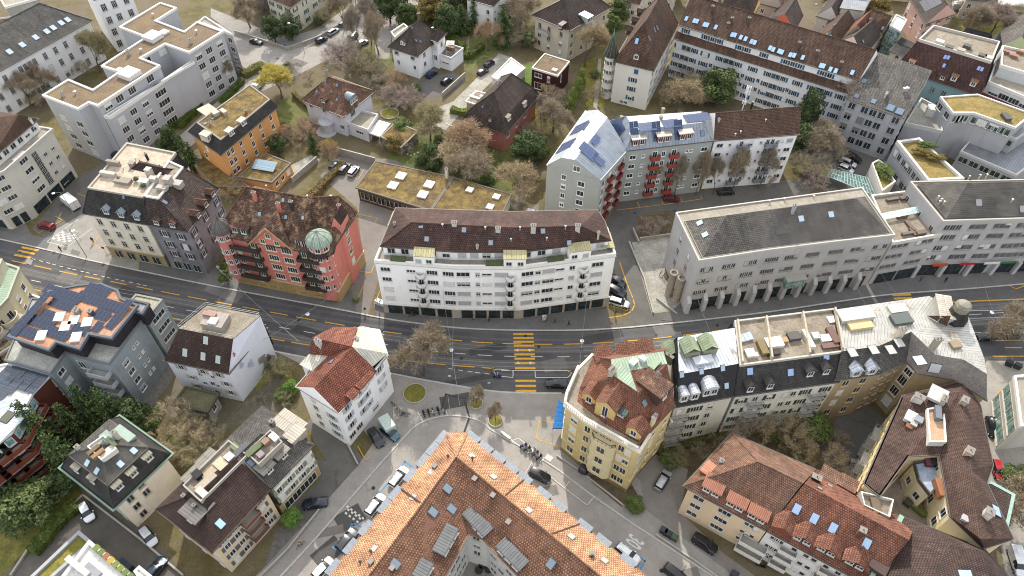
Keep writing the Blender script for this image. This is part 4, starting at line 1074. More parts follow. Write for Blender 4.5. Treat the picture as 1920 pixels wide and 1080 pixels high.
ylines('asphalt_patch', asphalt('4c4a47','54524e',cracks=False,name='asphalt_patch2'), [(840,755),(868,750)], w=3.0, z=.124)
ylines('asphalt_joint', asphalt('3c3a38','444240',cracks=False,name='asphalt_joint'), [(830,760),(836,740),(872,748)], [(872,755),(880,783),(870,812)], w=.35, z=.127)
# ------------------------------------------------------------------ roof materials
T_BROWN = tile('594438', '6d5343', '8d7a66', cover=.66); T_DARK = tile('4a403a', '5a4c43', '7d7060', cover=.68); T_OLD = tile('6a4f42', '7a5848', '8b6f56', cover=.52, tw=.35)
T_RED = tile('7f5442', '926350', '5f483c', cover=.6); T_OR_LIT = tile('c8946e', 'd6a47e', 'ab7c5c', cover=.66, tw=.45, th=.5, gap=.1); T_MAROON = tile('4f3c36', '5e453c', '8c6a55', cover=.62, tw=.45, th=.5)  # the orange tile is paler: sunlight painted in for the outer slopes
T_GREY = tile('5f5a54', '6e6962', '857f74', cover=.6, tw=.5, th=.45, gap=.06); T_SLATE = tile('3b3937', '474442', '6b6650', cover=.62, tw=.35, th=.35, gap=.04); T_GRAN = tile('5d5a55', '6c6862', '8b8674', cover=.62, tw=.35)
T_PAN = tile('4a3a34', '58443b', '6d5a4e', cover=.7, tw=.3, th=.5, gap=.09)
SEDUM = mottled('6a5a48', '7b6a55', '857350', scale=.35, name='sedum_roof'); MOSSR = mottled('54462f', '84703f', '5b4a42', scale=.4, name='moss_roof'); GREENR = mottled('78683c', '8f7c48', '66603a', scale=.35, name='green_roof')
GRAVEL = mottled('a39b8c', '8f8778', '7f7869', scale=.9, name='gravel_roof'); DECK = mottled('8f8575', '7a6f60', 'a39a8a', scale=.8, name='terrace_deck'); PALE = mottled('cfccc4', 'bdb9af', 'c7b9a0', scale=.6, name='pale_roof_membrane', bump=.1)
S_GREY = seam('8a8d90'); S_PALE = seam('c6c4ba', .5); S_COPPER = seam('9aac94', .5, rough=.7, metal=.1, rust='87967d'); S_SILV = seam('c9cdd2', .6, rough=.32, metal=.5, rust='8b8478'); S_RUST = seam('b9b6ad', .55, rough=.4, metal=.45, rust='8f7d66')
S_BLACK = seam('2b2a2c', .5, rough=.6, metal=.1, rust='494339'); S_SLAB = seam('6b6c6c', .45, rough=.55, metal=.2)
CONCW = conc(); BOARD = seam('333036', .3, rough=.7, metal=0)
def F(*z): return list(z)
def lv(z0, dz, n): return [z0+dz*k for k in range(n)]
def fence(pts, h, c, label, z0=0, mat=None, w=.22, name='garden_wall', cat='wall'):
 m = MB(); P = [G(*p, z0+h*.5) for p in pts]
 for a, b in zip(P, P[1:]):
  d = (b-a); L = d.length; u = d/L; n = Vector((-u.y, u.x, 0)); M_ = Matrix(((u.x, n.x, 0, a.x), (u.y, n.y, 0, a.y), (0, 0, 1, z0), (0, 0, 0, 1)))
  m.box(-w/2, -w/2, 0, L-w/2-.003, w/2, h, 0, M_); m.box(-w/2-.04, -w/2-.05, h, L-w/2-.003, w/2+.05, h+.07, 1, M_)
 o = m.build(name, [mat or conc(), plain('a8a398', .8, name='coping')]); recenter(o); return tag(o, label, cat)
# ================================================================== B7 long white block
b = Bld('apartment_block', 'long white apartment block with dark brown tiled roof and shops facing the main road', [(703,492),(850,503),(975,504),(1154,480),(1139,432),(1124,409),(960,412),(738,405)], 16, wall='efeeea', o=0, dirt=.2, top=True)
b.plinth(3.4, 'aca293', edges=(0,1,2))
Z = F(5.2, 8.2, 11.2, 14.2)
b.fac(0, None, Z, xs=[.12], w=1.9, h=1.1, mul=2, gl='24282c', blind=.2); b.fac(0, None, Z, xs=[.45], w=1.8, h=.7, mul=2); b.fac(0, None, Z, xs=[.72,.93], w=2.2, h=1.2, mul=3, blind=.1)
b.fac(1, None, Z, xs=[.14,.72], w=2.6, h=1.2, mul=2, blind=.75, blc='aeb0b2'); b.fac(1, None, Z, xs=[.36], w=.8, h=1.1, blind=.6, blc='aeb0b2'); b.fac(1, None, Z, xs=[.5], w=1.9, h=.55, mul=1)
b.fac(2, None, Z, xs=[.08,.3,.82], w=2.4, h=1.2, mul=2, blind=.65, blc='aeb0b2'); b.fac(2, None, Z, xs=[.19,.55], w=1.1, h=1.1, blind=.4, blc='aeb0b2'); b.fac(2, None, Z, xs=[.42], w=1.8, h=.55)
for e, x in ((0,.57),(1,.86),(2,.67)):
 for z in (4.4, 7.4, 10.4, 13.2): b.balc(e, x, z, 2.0, 1.1, 'e2e0da', 'round', .95)
 b.fac(e, None, F(5.3, 8.3, 11.3), xs=[x], w=1.0, h=1.9, gl='15181b', blind=0)
b.fac(3, 2, Z, w=1.3, h=1.3); b.fac(7, 3, Z, w=1.3, h=1.3); b.fac(5, 9, Z, w=1.4, h=1.4, blind=.3); b.fac(6, 9, Z, w=1.4, h=1.4)
b.shops(0, 4, h=2.4); b.shops(1, 4, h=2.4); b.shops(2, 6, h=2.4)
b.band([3.6], 'd6d3cb', d=.5, t=.2, name='shop_canopy', edges=(0,1,2)); b.band([16.0], 'c9c5bb', .15, .2)
b.flat(mottled('9b958a','857e72',scale=.8,name='terrace_tiles'), ph=.75, pc='e0ded8')
at = Bld('', '', [Vector((p.x, p.y, 18.8)) for p in b.inset([1.9,1.9,1.9,.9,.9,.5,.5,.9])], 18.8, wall='ecebe6', o=.35, base=16, under=b, dirt=.2)
b.owner = b; at.fac(0, 5, F(17.4), w=1.5, h=1.5); at.fac(1, 5, F(17.4), w=1.6, h=1.4, blc='aeb0b2', blind=.5); at.fac(2, 6, F(17.4), w=1.6, h=1.4, blc='aeb0b2', blind=.5)
Q = at.O; r0 = G(771,417,22.3); r1 = G(960,427,22.3); r2 = G(1089,424,22.3)
at.roofmesh([[Q[0],Q[1],r1,r0],[Q[1],Q[2],r1],[Q[2],Q[3],r2,r1],[Q[3],Q[4],Q[5],r2],[Q[5],Q[6],r1,r2],[Q[6],Q[7],r0,r1],[Q[7],Q[0],r0]], T_MAROON)
at.eave(c='57504a')
for a, c in ((r0,r1),(r1,r2),(Q[0],r0),(Q[3],r2)): m = MB(); m.tube(a, c, .13, n=5); m.build('ridge', T_MAROON, b.root)
CAN = seam('b7ad84', .5, rough=.7, metal=.1, rust='8f8a5c')
def topbox(B, e, x, w, d, z, h=.15, mat=None, nm='canopy_roof'):
 a, c = B.W[e], B.W[(e+1) % len(B.W)]; p = a.lerp(c, x); n = B.nrm(e); u = (c-a).normalized(); m = MB()
 M_ = Matrix(((u.x, n.x, 0, p.x), (u.y, n.y, 0, p.y), (0, 0, 1, z), (0, 0, 0, 1)))
 q = [M_ @ Vector(v) for v in ((-w/2, .15, 0), (w/2, .15, 0), (w/2, -d, h*3), (-w/2, -d, h*3))]
 m.face(q if (q[1]-q[0]).cross(q[2]-q[0]).z > 0 else q[::-1]); q2 = [v-Vector((0,0,.15)) for v in q]; m.face([q2[0],q2[1],q[1],q[0]]); m.face([q2[1],q2[2],q[2],q[1]]); m.face([q2[3],q2[0],q[0],q[3]])
 m.build(nm, mat or CAN, B.root)
 if z-.1 > 17:
  m = MB(); m.box(-w/2+.1, -d+.1, 16.1-z, w/2-.1, .02, -.16, 0, M_); m.build('bay_wall', B.wm, B.root)
  for k in (-.25, .25): B.wins_q.append((p+n*.02+u*w*k+Vector((0,0,17.4-p.z)), n, 1.1, 1.0, 'std', None, .4, None, None, 1, 'aeb0b2', False))
for e, x, w in ((0,.63,4.2),(1,.92,4.6),(2,.62,4.6)): topbox(b, e, x, w, 2.0, 18.9)
topbox(b, 3, .5, 4.5, 2.6, 16.9); topbox(b, 7, .12, 4.5, 2.6, 16.9)
for e, x, w in ((0,.3,3),(1,.62,3.6),(2,.37,3.4)): topbox(b, e, x, w, 1.2, 17.05, .05, seam('4e5638', .5, rough=.8, metal=0), 'awning')
b.sky((789,423), (870,431), (1018,433), (1067,455), (920,455), (800,448), (1044,485), w=1.0, l=1.1, c='8e959b');
for q in ((852,422),(1000,428),(1083,428),(934,433)): b.chim(*q, w=1.2, d=.8, h=1.0, c='c9c7c0')
for q in ((740,422),(895,465),(1045,466),(1122,440)): b.chim(*q, w=.5, d=.5, h=.8, c='bdbab3', pots=1)
b.vent((830,425),(910,430),(975,430),(1060,428),(1025,450),(958,452))
# ================================================================== B8 mossy garages
b = Bld('garage_building', 'low brown garage with a mossy flat roof and four square white rooflights', [(667,352),(704,302),(850,332),(807,395)], 4.3, wall='4b443d', o=.3)
b.flat(MOSSR, ph=.12, pc='6b655c', t=.25); [b.deckbox(*q, 2.4, 2.2, .35) for q in ((752,331),(737,349),(805,347),(793,366))]
b.fac(3, 8, F(2.0), w=2.0, h=2.2, fr='6b5c4c', gl='1a1a1a', blind=0)
b = Bld('workshop_building', 'low white walled workshop with a mossy roof and three small rooflights', [(808,395.5),(851,332.5),(959,364),(935,416)], 4.3, wall='d6d0bf', o=.3)
b.flat(MOSSR, ph=.12, pc='6b655c', t=.25); [b.deckbox(*q, 1.6, 1.6, .35) for q in ((881,357),(931,370),(919,389))]; b.fac(3, 6, F(2.6), w=1.8, h=1.2, mul=2)
b.chim(838,333, .9, .7, 3.2, 'cfcbc2')
# ================================================================== B15 grey solar block
S_PANELRF = seam('8f969e', .8, rough=.5, metal=.2); S_LIGHTRF = seam('b3b7b8', .8, rough=.45, metal=.2)
b = Bld('apartment_block', 'grey green corner apartment block with solar panels on its roof and red balconies', [(1172,283),(1337,264),(1330,215),(1140,228)], 16, wall='9b9e98', o=0, dirt=.15, top=True)
Z = lv(2.6, 2.8, 5)
b.fac(0, None, Z, xs=[.1,.92], w=1.5, h=1.1, fr='e6e6e2', blind=.1); b.fac(0, None, Z, xs=[.22,.72,.77], w=.65, h=.7, fr='e6e6e2', blind=0); b.fac(0, None, Z, xs=[.35,.57], w=1.1, h=1.9, fr='e6e6e2'); b.fac(0, None, Z, xs=[.45], w=.9, h=1.4, fr='e6e6e2')
for x in (.35,.57):
 for z in lv(1.7, 2.8, 5): b.balc(0, x, z, 2.3, 1.1, '8f4236', 'solid', 1.0, '8f4236')
b.fac(1, 3, Z); b.fac(2, 10, Z, fr='e6e6e2')
T = b.mans(19.4, 3.0, S_PANELRF); b.flat(S_LIGHTRF, T, ph=0)
for k, (q, nx, ny) in enumerate((((1158,238),5,2),((1189,246),2,3),((1213,238),4,2),((1231,246),2,3),((1258,232),4,2),((1272,243),2,3),((1307,221),6,2),((1100,0),1,1))):
 if k < 7: b.solar(*q, nx, ny, 1.0, 1.5, lift=.18)
for x in (.22,.45,.66):
 a_, c_ = b.W[0], b.W[1]; p = a_.lerp(c_, x); n_ = b.nrm(0); b.dorm((1200,262)) if False else None
b.dorm((1197,273), (1244,267), (1285,262), w=3.2, hh=1.9, style='flat', rc='b8b0a4', cc='7c3f34', wn=2); b.sky((1163,266),(1232,258),(1293,252),(1317,250), w=1, l=1.4); [b.chim(*q, .8, .8, .6, 'a59a80', 0) for q in ((1239,222),(1243,207),(1165,222))]
w2 = Bld('', '', [(1026,309),(1126,337),(1176,281),(1098,208)], 16, wall='9b9e98', o=0, dirt=.15, under=b, top=True)
w2.fac(0, None, lv(2.6, 2.8, 5), xs=[.33], w=1.0, h=1.3, fr='e6e6e2'); w2.fac(0, None, lv(2.0, 2.8, 5), xs=[.66], w=1.6, h=1.4, fr='e6e6e2', blind=.6, blc='7d8288'); w2.fac(3, 4, lv(2.6,2.8,5), w=1.1, h=1.7); w2.fac(1, 4, lv(2.6,2.8,5), w=1.1, h=1.9)
for z in lv(1.7, 2.8, 5):
 for x in (.82, .5): w2.balc(3, x, z, 2.4, 1.1, '9c4a36', 'solid', 1.0, 'b5563c')
 for x in (.35, .75): w2.balc(1, x, z, 2.0, .9, '7c3028', 'solid', 1.0, '8f4236')
A_, B_, C_, D_ = [p.copy() for p in w2.O]
e1 = (B_-A_); dv = (D_-A_)
def up(p, z): return Vector((p.x, p.y, z))
a1, a2 = A_+e1*.26, A_+e1*.5; d1, d2 = D_+(C_-D_)*.26, D_+(C_-D_)*.5
w2.roofmesh([[A_, up(a1,19.2), up(d1,19.2), D_],[up(a1,19.2),up(a2,19.6),up(d2,19.6),up(d1,19.2)],[up(a2,19.6),B_,C_,up(d2,19.6)],[A_,B_,up(a2,19.6),up(a1,19.2)]], None, mats=[S_LIGHTRF, S_PANELRF, w2.wm], mis=[0,0,1,2])
w2.eave(c='a9a9a6'); b.wins_q.append((A_.lerp(B_, .55)+Vector((0,0,1.2))+w2.nrm(0)*.02, w2.nrm(0), 1.6, 1.4, 'std', None, 0, 'e6e6e2', None, 1, 'd9d8d2', False))
for q, nx, ny in (((1062,274),4,3),((1088,240),4,3),((1103,284),3,3),((1122,300),2,2),((1116,262),3,1)): w2.solar(*q, nx, ny, 1.0, 1.5, lift=.18, c='46506c') if True else None
b = Bld('apartment_block', 'white apartment block with blue grey balconies beside the grey solar block', [(1338,264),(1499,252),(1488,200),(1331,213)], 15.5, wall='e9e9e9', o=.35, dirt=.2)
Z = lv(2.4, 2.8, 5)
b.fac(0, None, Z, xs=[.08,.93], w=1.5, h=1.1, blind=.3, blc='9a9c9e'); b.fac(0, None, Z, xs=[.2,.58,.79,.84], w=.6, h=.7); b.fac(0, None, Z, xs=[.34,.46,.66,.72], w=.8, h=1.5)
for x in (.36,.7):
 for z in lv(1.5,2.8,5): b.balc(0, x, z, 3.0, 1.1, '7f858c', 'solid', .95)
b.auto(Z, 3.2, edges=(1,2,3)); b.hip(19.5, (0, 0), 0, T_BROWN); b.chim(1408,203, .5, .5, 2.2, '2b2b2b', 0); b.chim(1347,228, .5, .5, .8, 'b9b9b9', 1); b.vent((1378,255),(1435,228),(1388,250))
m = MB(); m.tube((0,0,-1),(0,0,6.5),.12,n=8)
for k in range(3):
 a = k*2.1; m.box(math.cos(a)*.5-.14, math.sin(a)*.5-.14, 4.0, math.cos(a)*.5+.14, math.sin(a)*.5+.14, 6.3); m.tube((0,0,5), (math.cos(a)*.5, math.sin(a)*.5, 5), .05, n=4)
 m.box(math.cos(a+1)*.4-.1, math.sin(a+1)*.4-.1, 1.6, math.cos(a+1)*.4+.1, math.sin(a+1)*.4+.1, 2.5)
o = m.build('mobile_antenna', plain('d9dadb', .5, name='antenna_white')); o.location = G(1392,205,18.9); tag(o, 'white mobile phone antenna mast standing on the ridge of the white block', 'antenna')
# ================================================================== B16 office
b = Bld('office_building', 'long pale concrete office with grey hipped roof and arcade on the main road', [(1310,490),(1440,470),(1560,455),(1677,442),(1616,353),(1267,400)], 15.8, wall='b4b1ae', o=.0, dirt=.3, top=True)
Z = F(5.6, 9.2, 12.8)
for e, xs in ((0, [.1,.16,.22,.42,.48,.54,.74,.8,.86]), (1, [.05,.12,.19,.36,.43,.5,.7,.77,.84]), (2, [.06,.14,.22,.42,.5,.58,.78,.86,.94])):
 b.fac(e, None, Z, xs=xs, w=1.0, h=1.3, fr='9d968f', blind=.2, mul=1, blc='b5b0aa')
b.fac(5, None, Z, xs=[.35,.7], w=1.0, h=1.5, fr='9d968f'); b.fac(3, 5, Z, w=1.1, h=1.3, fr='9d968f'); b.fac(4, 16, Z, w=1.1, h=1.3, fr='9d968f')
b.flat(GRAVEL, ph=.3, pc='b9b4aa', t=.25, z=15.85)
s2 = Bld('', '', [Vector((p.x,p.y,16.15)) for p in b.inset([.5,.5,.5,.9,3.0,1.0])], 16.15, under=b, nowall=True)
Q = s2.O; r0 = G(1362,404,20.2); r1 = G(1606,372,20.2); rm_ = r0.lerp(r1, .5); rm2 = r0.lerp(r1,.8)
s2.roofmesh([[Q[0],Q[1],rm_,r0],[Q[1],Q[2],rm2,rm_],[Q[2],Q[3],r1,rm2],[Q[3],Q[4],r1],[Q[4],Q[5],r0,r1],[Q[5],Q[0],r0]], T_GREY); s2.eave(c='8b867e')
b.sky((1312,418),(1322,440),(1502,410),(1558,402), w=1.3, l=1.4, c='a9b9c6'); [b.vent(q) for q in ((1470,376),(1525,371),(1442,380),(1485,395))]; b.chim(1485,400,.7,.7,2.6,'9fa3a6',1); b.sky((1465,435),(1590,445), w=2.6, l=1.2, c='4e4b48', fr='4e4b48')
for e, n in ((0,4),(1,4),(2,4)):
 a_, c_ = b.W[e], b.W[e+1]; nn = b.nrm(e); u = (c_-a_).normalized(); L = (c_-a_).length
 for k in range(n):
  p = a_+u*L*(k+.06)/n; M_ = Matrix(((u.x, nn.x, 0, p.x), (u.y, nn.y, 0, p.y), (0, 0, 1, 0), (0, 0, 0, 1))); m = MB(); m.box(-.45, -.2, 0, .45, 1.1, 3.7, 0, M_); m.face([M_ @ Vector(v) for v in ((-.45,1.1,3.7),(.45,1.1,3.7),(.45,.01,5.0),(-.45,.01,5.0))]); m.face([M_ @ Vector(v) for v in ((.45,1.1,3.7),(.45,.01,3.7),(.45,.01,5.0))]); m.face([M_ @ Vector(v) for v in ((-.45,1.1,3.7),(-.45,.01,3.7),(-.45,.01,5.0))]); m.build('arcade_pier', b.wm, b.root)
 b.shops(e, n, z=1.75, h=3.2, w=L/n-1.6)
a_, c_ = b.W[1], b.W[2]; p = a_.lerp(c_, .62); nn = b.nrm(1); u = (c_-a_).normalized(); M_ = Matrix(((u.x, nn.x, 0, p.x), (u.y, nn.y, 0, p.y), (0, 0, 1, 4.3), (0, 0, 0, 1)))
m = MB(); m.box(-2.2, 0, 0, 2.2, 1.6, 2.4, 0, M_); m.box(-2.35, 0, 2.4, 2.35, 1.75, 2.6, 1, M_)
for k in range(6): m.box(-2.2+k*.86, 1.6, 0, -2.12+k*.86, 1.66, 2.4, 1, M_)
m.box(-2.2, 1.6, 1.15, 2.2, 1.67, 1.25, 1, M_); m.build('glazed_bay', [glass('5d7570'), plain('a9a79a', .6)], b.root)
c2 = Bld('office_wing', 'lower concrete link with a paved roof terrace between the two office blocks', [(1672,458),(1765,442),(1697,361),(1632,369)], 13, wall='b4b1ae', o=0, dirt=.3)
c2.flat(DECK, ph=.6, pc='cdc8be'); c2.fac(0, None, F(5.6, 8.8, 12.0)[:3], xs=[.08,.2,.32,.58,.7,.82], w=1.1, h=1.2, fr='9d968f', blind=.1); c2.shops(0, 2, z=1.7, h=3)
for q, ww, d, h in (((1690,408),2.4,.8,.7),((1700,440),2.6,.6,.6),((1710,437),.5,2.2,.5),((1725,440),2.2,.9,.9),((1705,425),.8,3,.5),((1672,376),3,.6,.6),((1696,373),2.6,.8,.6)): c2.deckbox(*q, ww, d, h, '6e6154', name='planter')
m = MB(); M_ = None
pa, pb = G(1657,412,13.9), G(1732,397,13.9); d = (pb-pa); nn = Vector((-d.y, d.x, 0)).normalized()*1.5
m.face([pa, pb, pb+nn+Vector((0,0,.5)), pa+nn+Vector((0,0,.5))]);
for k in range(9):
 q = pa.lerp(pb, k/8); m.tube(q+Vector((0,0,.04)), q+nn+Vector((0,0,.54)), .05, n=4, mi=1)
m.build('glass_canopy', [glass('b3cfc9', .2), plain('d9dcd9', .5)], c2.root)
b = Bld('office_building', 'pale concrete office with shop signs at the right end of the main road', [(1767,416),(1925,411),(2150,402),(2110,335),(1706,342)], 17, wall='b4b1ae', o=0, dirt=.3, top=True)
Z = F(5.9, 8.9, 12.2, 15.2)
b.fac(0, None, Z, xs=[.1,.17,.24,.4,.47,.54,.69,.76,.83,.97], w=1.15, h=1.5, fr='9d968f', blind=.12); b.fac(1, None, Z, xs=[k*.055+.03 for k in range(17)], w=1.15, h=1.5, fr='9d968f', blind=.1); b.fac(4, 3, F(13.5), w=1.1)
b.flat(GRAVEL, ph=.3, pc='b9b4aa', t=.25, z=17.05); s2 = Bld('', '', [Vector((p.x,p.y,17.4)) for p in b.inset([.5,.5,.8,.8,.8])], 17.4, under=b, nowall=True); Q = s2.O; r0 = G(1815,343,21.6); r1 = G(2060,338,21.6); rm_ = r0.lerp(r1,.4)
s2.roofmesh([[Q[0],Q[1],rm_,r0],[Q[1],Q[2],r1,rm_],[Q[2],Q[3],r1],[Q[3],Q[4],r0,r1],[Q[4],Q[0],r0]], T_GREY); b.sky((1917,392), (1835,380), w=1.4, l=1.6, c='8f8f8c'); [b.vent(q, c='d8cdb8', h=.9) for q in ((1757,374),(1763,379),(1760,383),(1768,384),(1895,380),(1815,336),(1835,334),(1848,333))]
for e, n in ((0,3),(1,5)):
 a_, c_ = b.W[e], b.W[e+1]; nn = b.nrm(e); u = (c_-a_).normalized(); L = (c_-a_).length
 for k in range(n):
  m = MB(); p = a_+u*L*(k+.1)/n; M_ = Matrix(((u.x, nn.x, 0, p.x), (u.y, nn.y, 0, p.y), (0, 0, 1, 0), (0, 0, 0, 1))); m.box(-.4, -.2, 0, .4, .9, 3.9, 0, M_); m.build('arcade_pier', b.wm, b.root)
 b.shops(e, n, z=1.8, h=3.2, w=L/n-1.4)
def sign(B, e, x, z, txt, col, bgc, size=.9, w=None, h=.9):
 a_, c_ = B.W[e], B.W[(e+1) % len(B.W)]; p = a_.lerp(c_, x)+B.nrm(e)*1.0; p.z = z
 w = w or len(txt)*size*.62+.6; m = MB(); m.box(-w/2, -.1, -h/2, w/2, 0, h/2); o = B.put('shop_sign', m.mesh('shop_sign', [plain(bgc, .5, name='sign_board')]), p, B.nrm(e))
 if txt:
  c = bpy.data.curves.new('lettering', 'FONT'); c.body = txt; c.size = size; c.align_x = 'CENTER'; c.align_y = 'CENTER'; t = bpy.data.objects.new('lettering', c); COL.objects.link(t); c.materials.append(plain(col, .5, name='sign_letters')); t.parent = o; t.rotation_euler = (R(90), 0, R(180)); t.location = (0, .02, 0)
sign(b, 0, .28, 4.4, '', 'ffffff', 'd2502a', w=3.2); sign(b, 0, .62, 4.4, '', 'ffffff', 'b82a2a', w=3.6, h=.6); sign(b, 0, .93, 4.4, '', 'ffffff', 'e3e3df', w=3.6, h=.7); sign(b, 1, .08, 4.4, '', 'ffffff', '2f7a4a', w=4.0, h=.6)
# ================================================================== B6 red ornate
REDW = plaster('cb7d6f', .3)
b = Bld('ornate_house', 'red art nouveau apartment house with corner turrets and steep brown roof', [(403,440),(553,469),(618,479),(641,441),(672,398),(478,350)], 15.5, wall='cb7d6f', o=.5, dirt=.3, top=True)
b.plinth(3.6, 'b59a6a'); b.band([3.9], 'c9b58c', .25, .3)
Z = F(5.4, 8.3, 11.2)
b.fac(0, None, Z+[14.1], xs=[.66,.86], w=2.2, h=1.5, fr='e0d6b4', mul=3, blind=.05); b.fac(0, None, Z+[14.1], xs=[.42], w=.9, h=1.9, fr='d9cfae', sh='2f5a44', blind=.05); b.fac(0, None, Z, xs=[.06,.2], w=.9, h=1.4, fr='d9cfae'); b.fac(1, None, Z+[14.1], xs=[.2,.45], w=.9, h=1.9, fr='d9cfae', sh='2f5a44', blind=.05)
b.fac(3, None, Z, xs=[.14,.34], w=1.5, h=1.6, fr='d9cfae', mul=2); b.fac(0, 7, F(1.9), w=1.2, h=1.2, gl='15181b', fr='9b8458'); b.fac(1, 4, F(1.9), w=1.2, h=1.2, gl='15181b', fr='9b8458'); b.fac(4, 8, Z); b.fac(5, 5, Z, sh='2f5a44')
for z in (4.2, 7.1, 10.0, 12.9): b.balc(0, .33, z, 6.4, 1.3, '3d3532', 'solid', .8, '5a4d45'); b.balc(1, .36, z, 4.8, 1.3, '3d3532', 'solid', .8, '5a4d45')
Q = b.O
r0 = G(462,351,23.5); r1 = G(580,371,23.5); r2 = G(636,368,21.0)
T_MOSSY = tile('5c463b', '75574a', '96795f', cover=.5, tw=.35)
b.roofmesh([[Q[0],Q[1],r1,r0],[Q[1],Q[2],r2,r1],[Q[2],Q[3],r2],[Q[3],Q[4],r2],[Q[4],Q[5],r0,r1],[Q[4],r1,r2],[Q[5],Q[0],r0]], T_MOSSY); b.eave(c='5a4c42')
m = MB(); [m.tube(x+Vector((0,0,.05)), y+Vector((0,0,.05)), .15, n=5) for x, y in ((r0,r1),(r1,r2),(Q[0],r0))]; m.build('ridge', T_OLD, b.root)
fl, fr_, af, ab = G(466,458,15.4), G(548,470,15.4), G(497,429,20.6), G(519,392,22.3)
b.roofmesh([[fl,af,ab],[fr_,ab,af]], T_MOSSY, 'gable_roof'); m = MB(); i_ = Vector((0,.5,0)); m.face([fl+i_,fr_+i_,af+i_-Vector((0,0,.2))]); m.build('gable', REDW, b.root); gm_ = fl.lerp(fr_,.5)+i_
for x_, z_ in ((.5,18.2),(.34,16.4),(.66,16.4)): p_ = fl.lerp(fr_,x_)+i_; p_.z = z_; b.wins_q.append((p_, b.nrm(0), 1.0, 1.2, 'std', None, 0, 'd9cfae', '1f3a2c', 1, 'd9d8d2', False))
m = MB()
for x, y in ((fl,af),(fr_,af)): m.tube(x, y, .16, n=4)
m.build('bargeboard', plain('b08a66', .8), b.root)
b.dorm((567,464), w=2.6, hh=2.2, style='flat', rc='4a3a32', cc='3b302b', wn=2, rmat=T_OLD, edge=0, deep=4.5); b.dorm((450,438), w=4.0, hh=1.5, style='flat', rc='5a4438', cc='2f5a44', wn=2, rmat=T_OLD, edge=0, deep=4)
def turret(B, px, py, h, r, z0, z1, hc, wall, rc, n=8, label='turret', open_=True, dome=True, rows=(), fin=True):
 c = G(px, py, h); m = MB(); m.lathe([(r, z0), (r, z1)], (c.x, c.y, 0), n, ph=math.pi/n); o = m.build('turret', wall, B.root)
 m = MB(); R0 = r+.45
 prof = [(R0, z1), (R0*.97, z1+hc*.22), (R0*.8, z1+hc*.5), (R0*.5, z1+hc*.74), (R0*.2, z1+hc*.88), (0, z1+hc)] if dome else [(R0+.2, z1-.1), (R0*.72, z1+hc*.25), (R0*.4, z1+hc*.55), (.08, z1+hc*.95), (0, z1+hc)]
 m.lathe(prof, (c.x, c.y, 0), n*2 if dome else n, ph=math.pi/n)
 for k in range(n):
  a = 2*math.pi*k/n+math.pi/n
  for (ra, za), (rb, zb) in zip(prof, prof[1:]): m.tube((c.x+(ra+.02)*math.cos(a), c.y+(ra+.02)*math.sin(a), za), (c.x+(rb+.02)*math.cos(a), c.y+(rb+.02)*math.sin(a), zb), .05, n=4, mi=1)
 if fin: m.tube((c.x, c.y, z1+hc-.1), (c.x, c.y, z1+hc+1.3), .07, .02, 6, 1)
 m.build('turret_roof', rc, B.root)
 for z in rows:
  for k in range(n):
   a = 2*math.pi*(k+.5)/n+math.pi/n; nn = Vector((math.cos(a), math.sin(a), 0)); p = Vector((c.x, c.y, z))+nn*(r*math.cos(math.pi/n)+.0)
   if nn.y < .5: B.wins_q.append((p, nn, min(1.0, r*.45), 1.2, 'std', None, .05, 'd9cfae' if wall != b.wm else None, None, 1, 'd9d8d2', False))
turret(b, 597,448, 18, 2.3, 1.2, 17.6, 2.6, REDW, [seam('9aa896', .4, rough=.75, metal=0), plain('5c6f60', .6, name='copper_rib')], rows=(5.4,8.3,11.2,14.1,16.7))
turret(b, 413,424, 18, 1.6, 3.4, 17.0, 3.4, REDW, [seam('6b6661', .4, rough=.6, metal=.1), plain('4c4844', .6, name='lead_rib')], rows=(5.6,8.7,11.8,15.6))
m = MB(); c = G(597,448,18)
m.lathe([(2.2,15.9),(3.2,15.1)], (c.x, c.y, 0), 8, ph=math.pi/8); m.build('turret_skirt', T_PAN, b.root)
for q, cc in (((525,395),'cb7d6f'),((480,375),'cb7d6f'),((549,392),'3a3632'),((638,398),'cb7d6f')): b.chim(*q, .9, .7, 2.4, cc, 2)
b.sky((531,375),(487,401),(536,407),(568,408),(570,415),(620,368), w=.7, l=.9, c='8fa6b5'); b.vent((605,391),(577,371),(500,352))
t2 = Bld('', '', [(621,427),(639,423),(653,399)], 18.0, o=.1, under=b, wallmat=REDW); t2.hip(20.5, (0,0), 1, T_PAN, g=False)
t2.fac(1, 1, F(5.6,8.7,11.8,14.6), w=1.3, fr='d9cfae', mul=2)
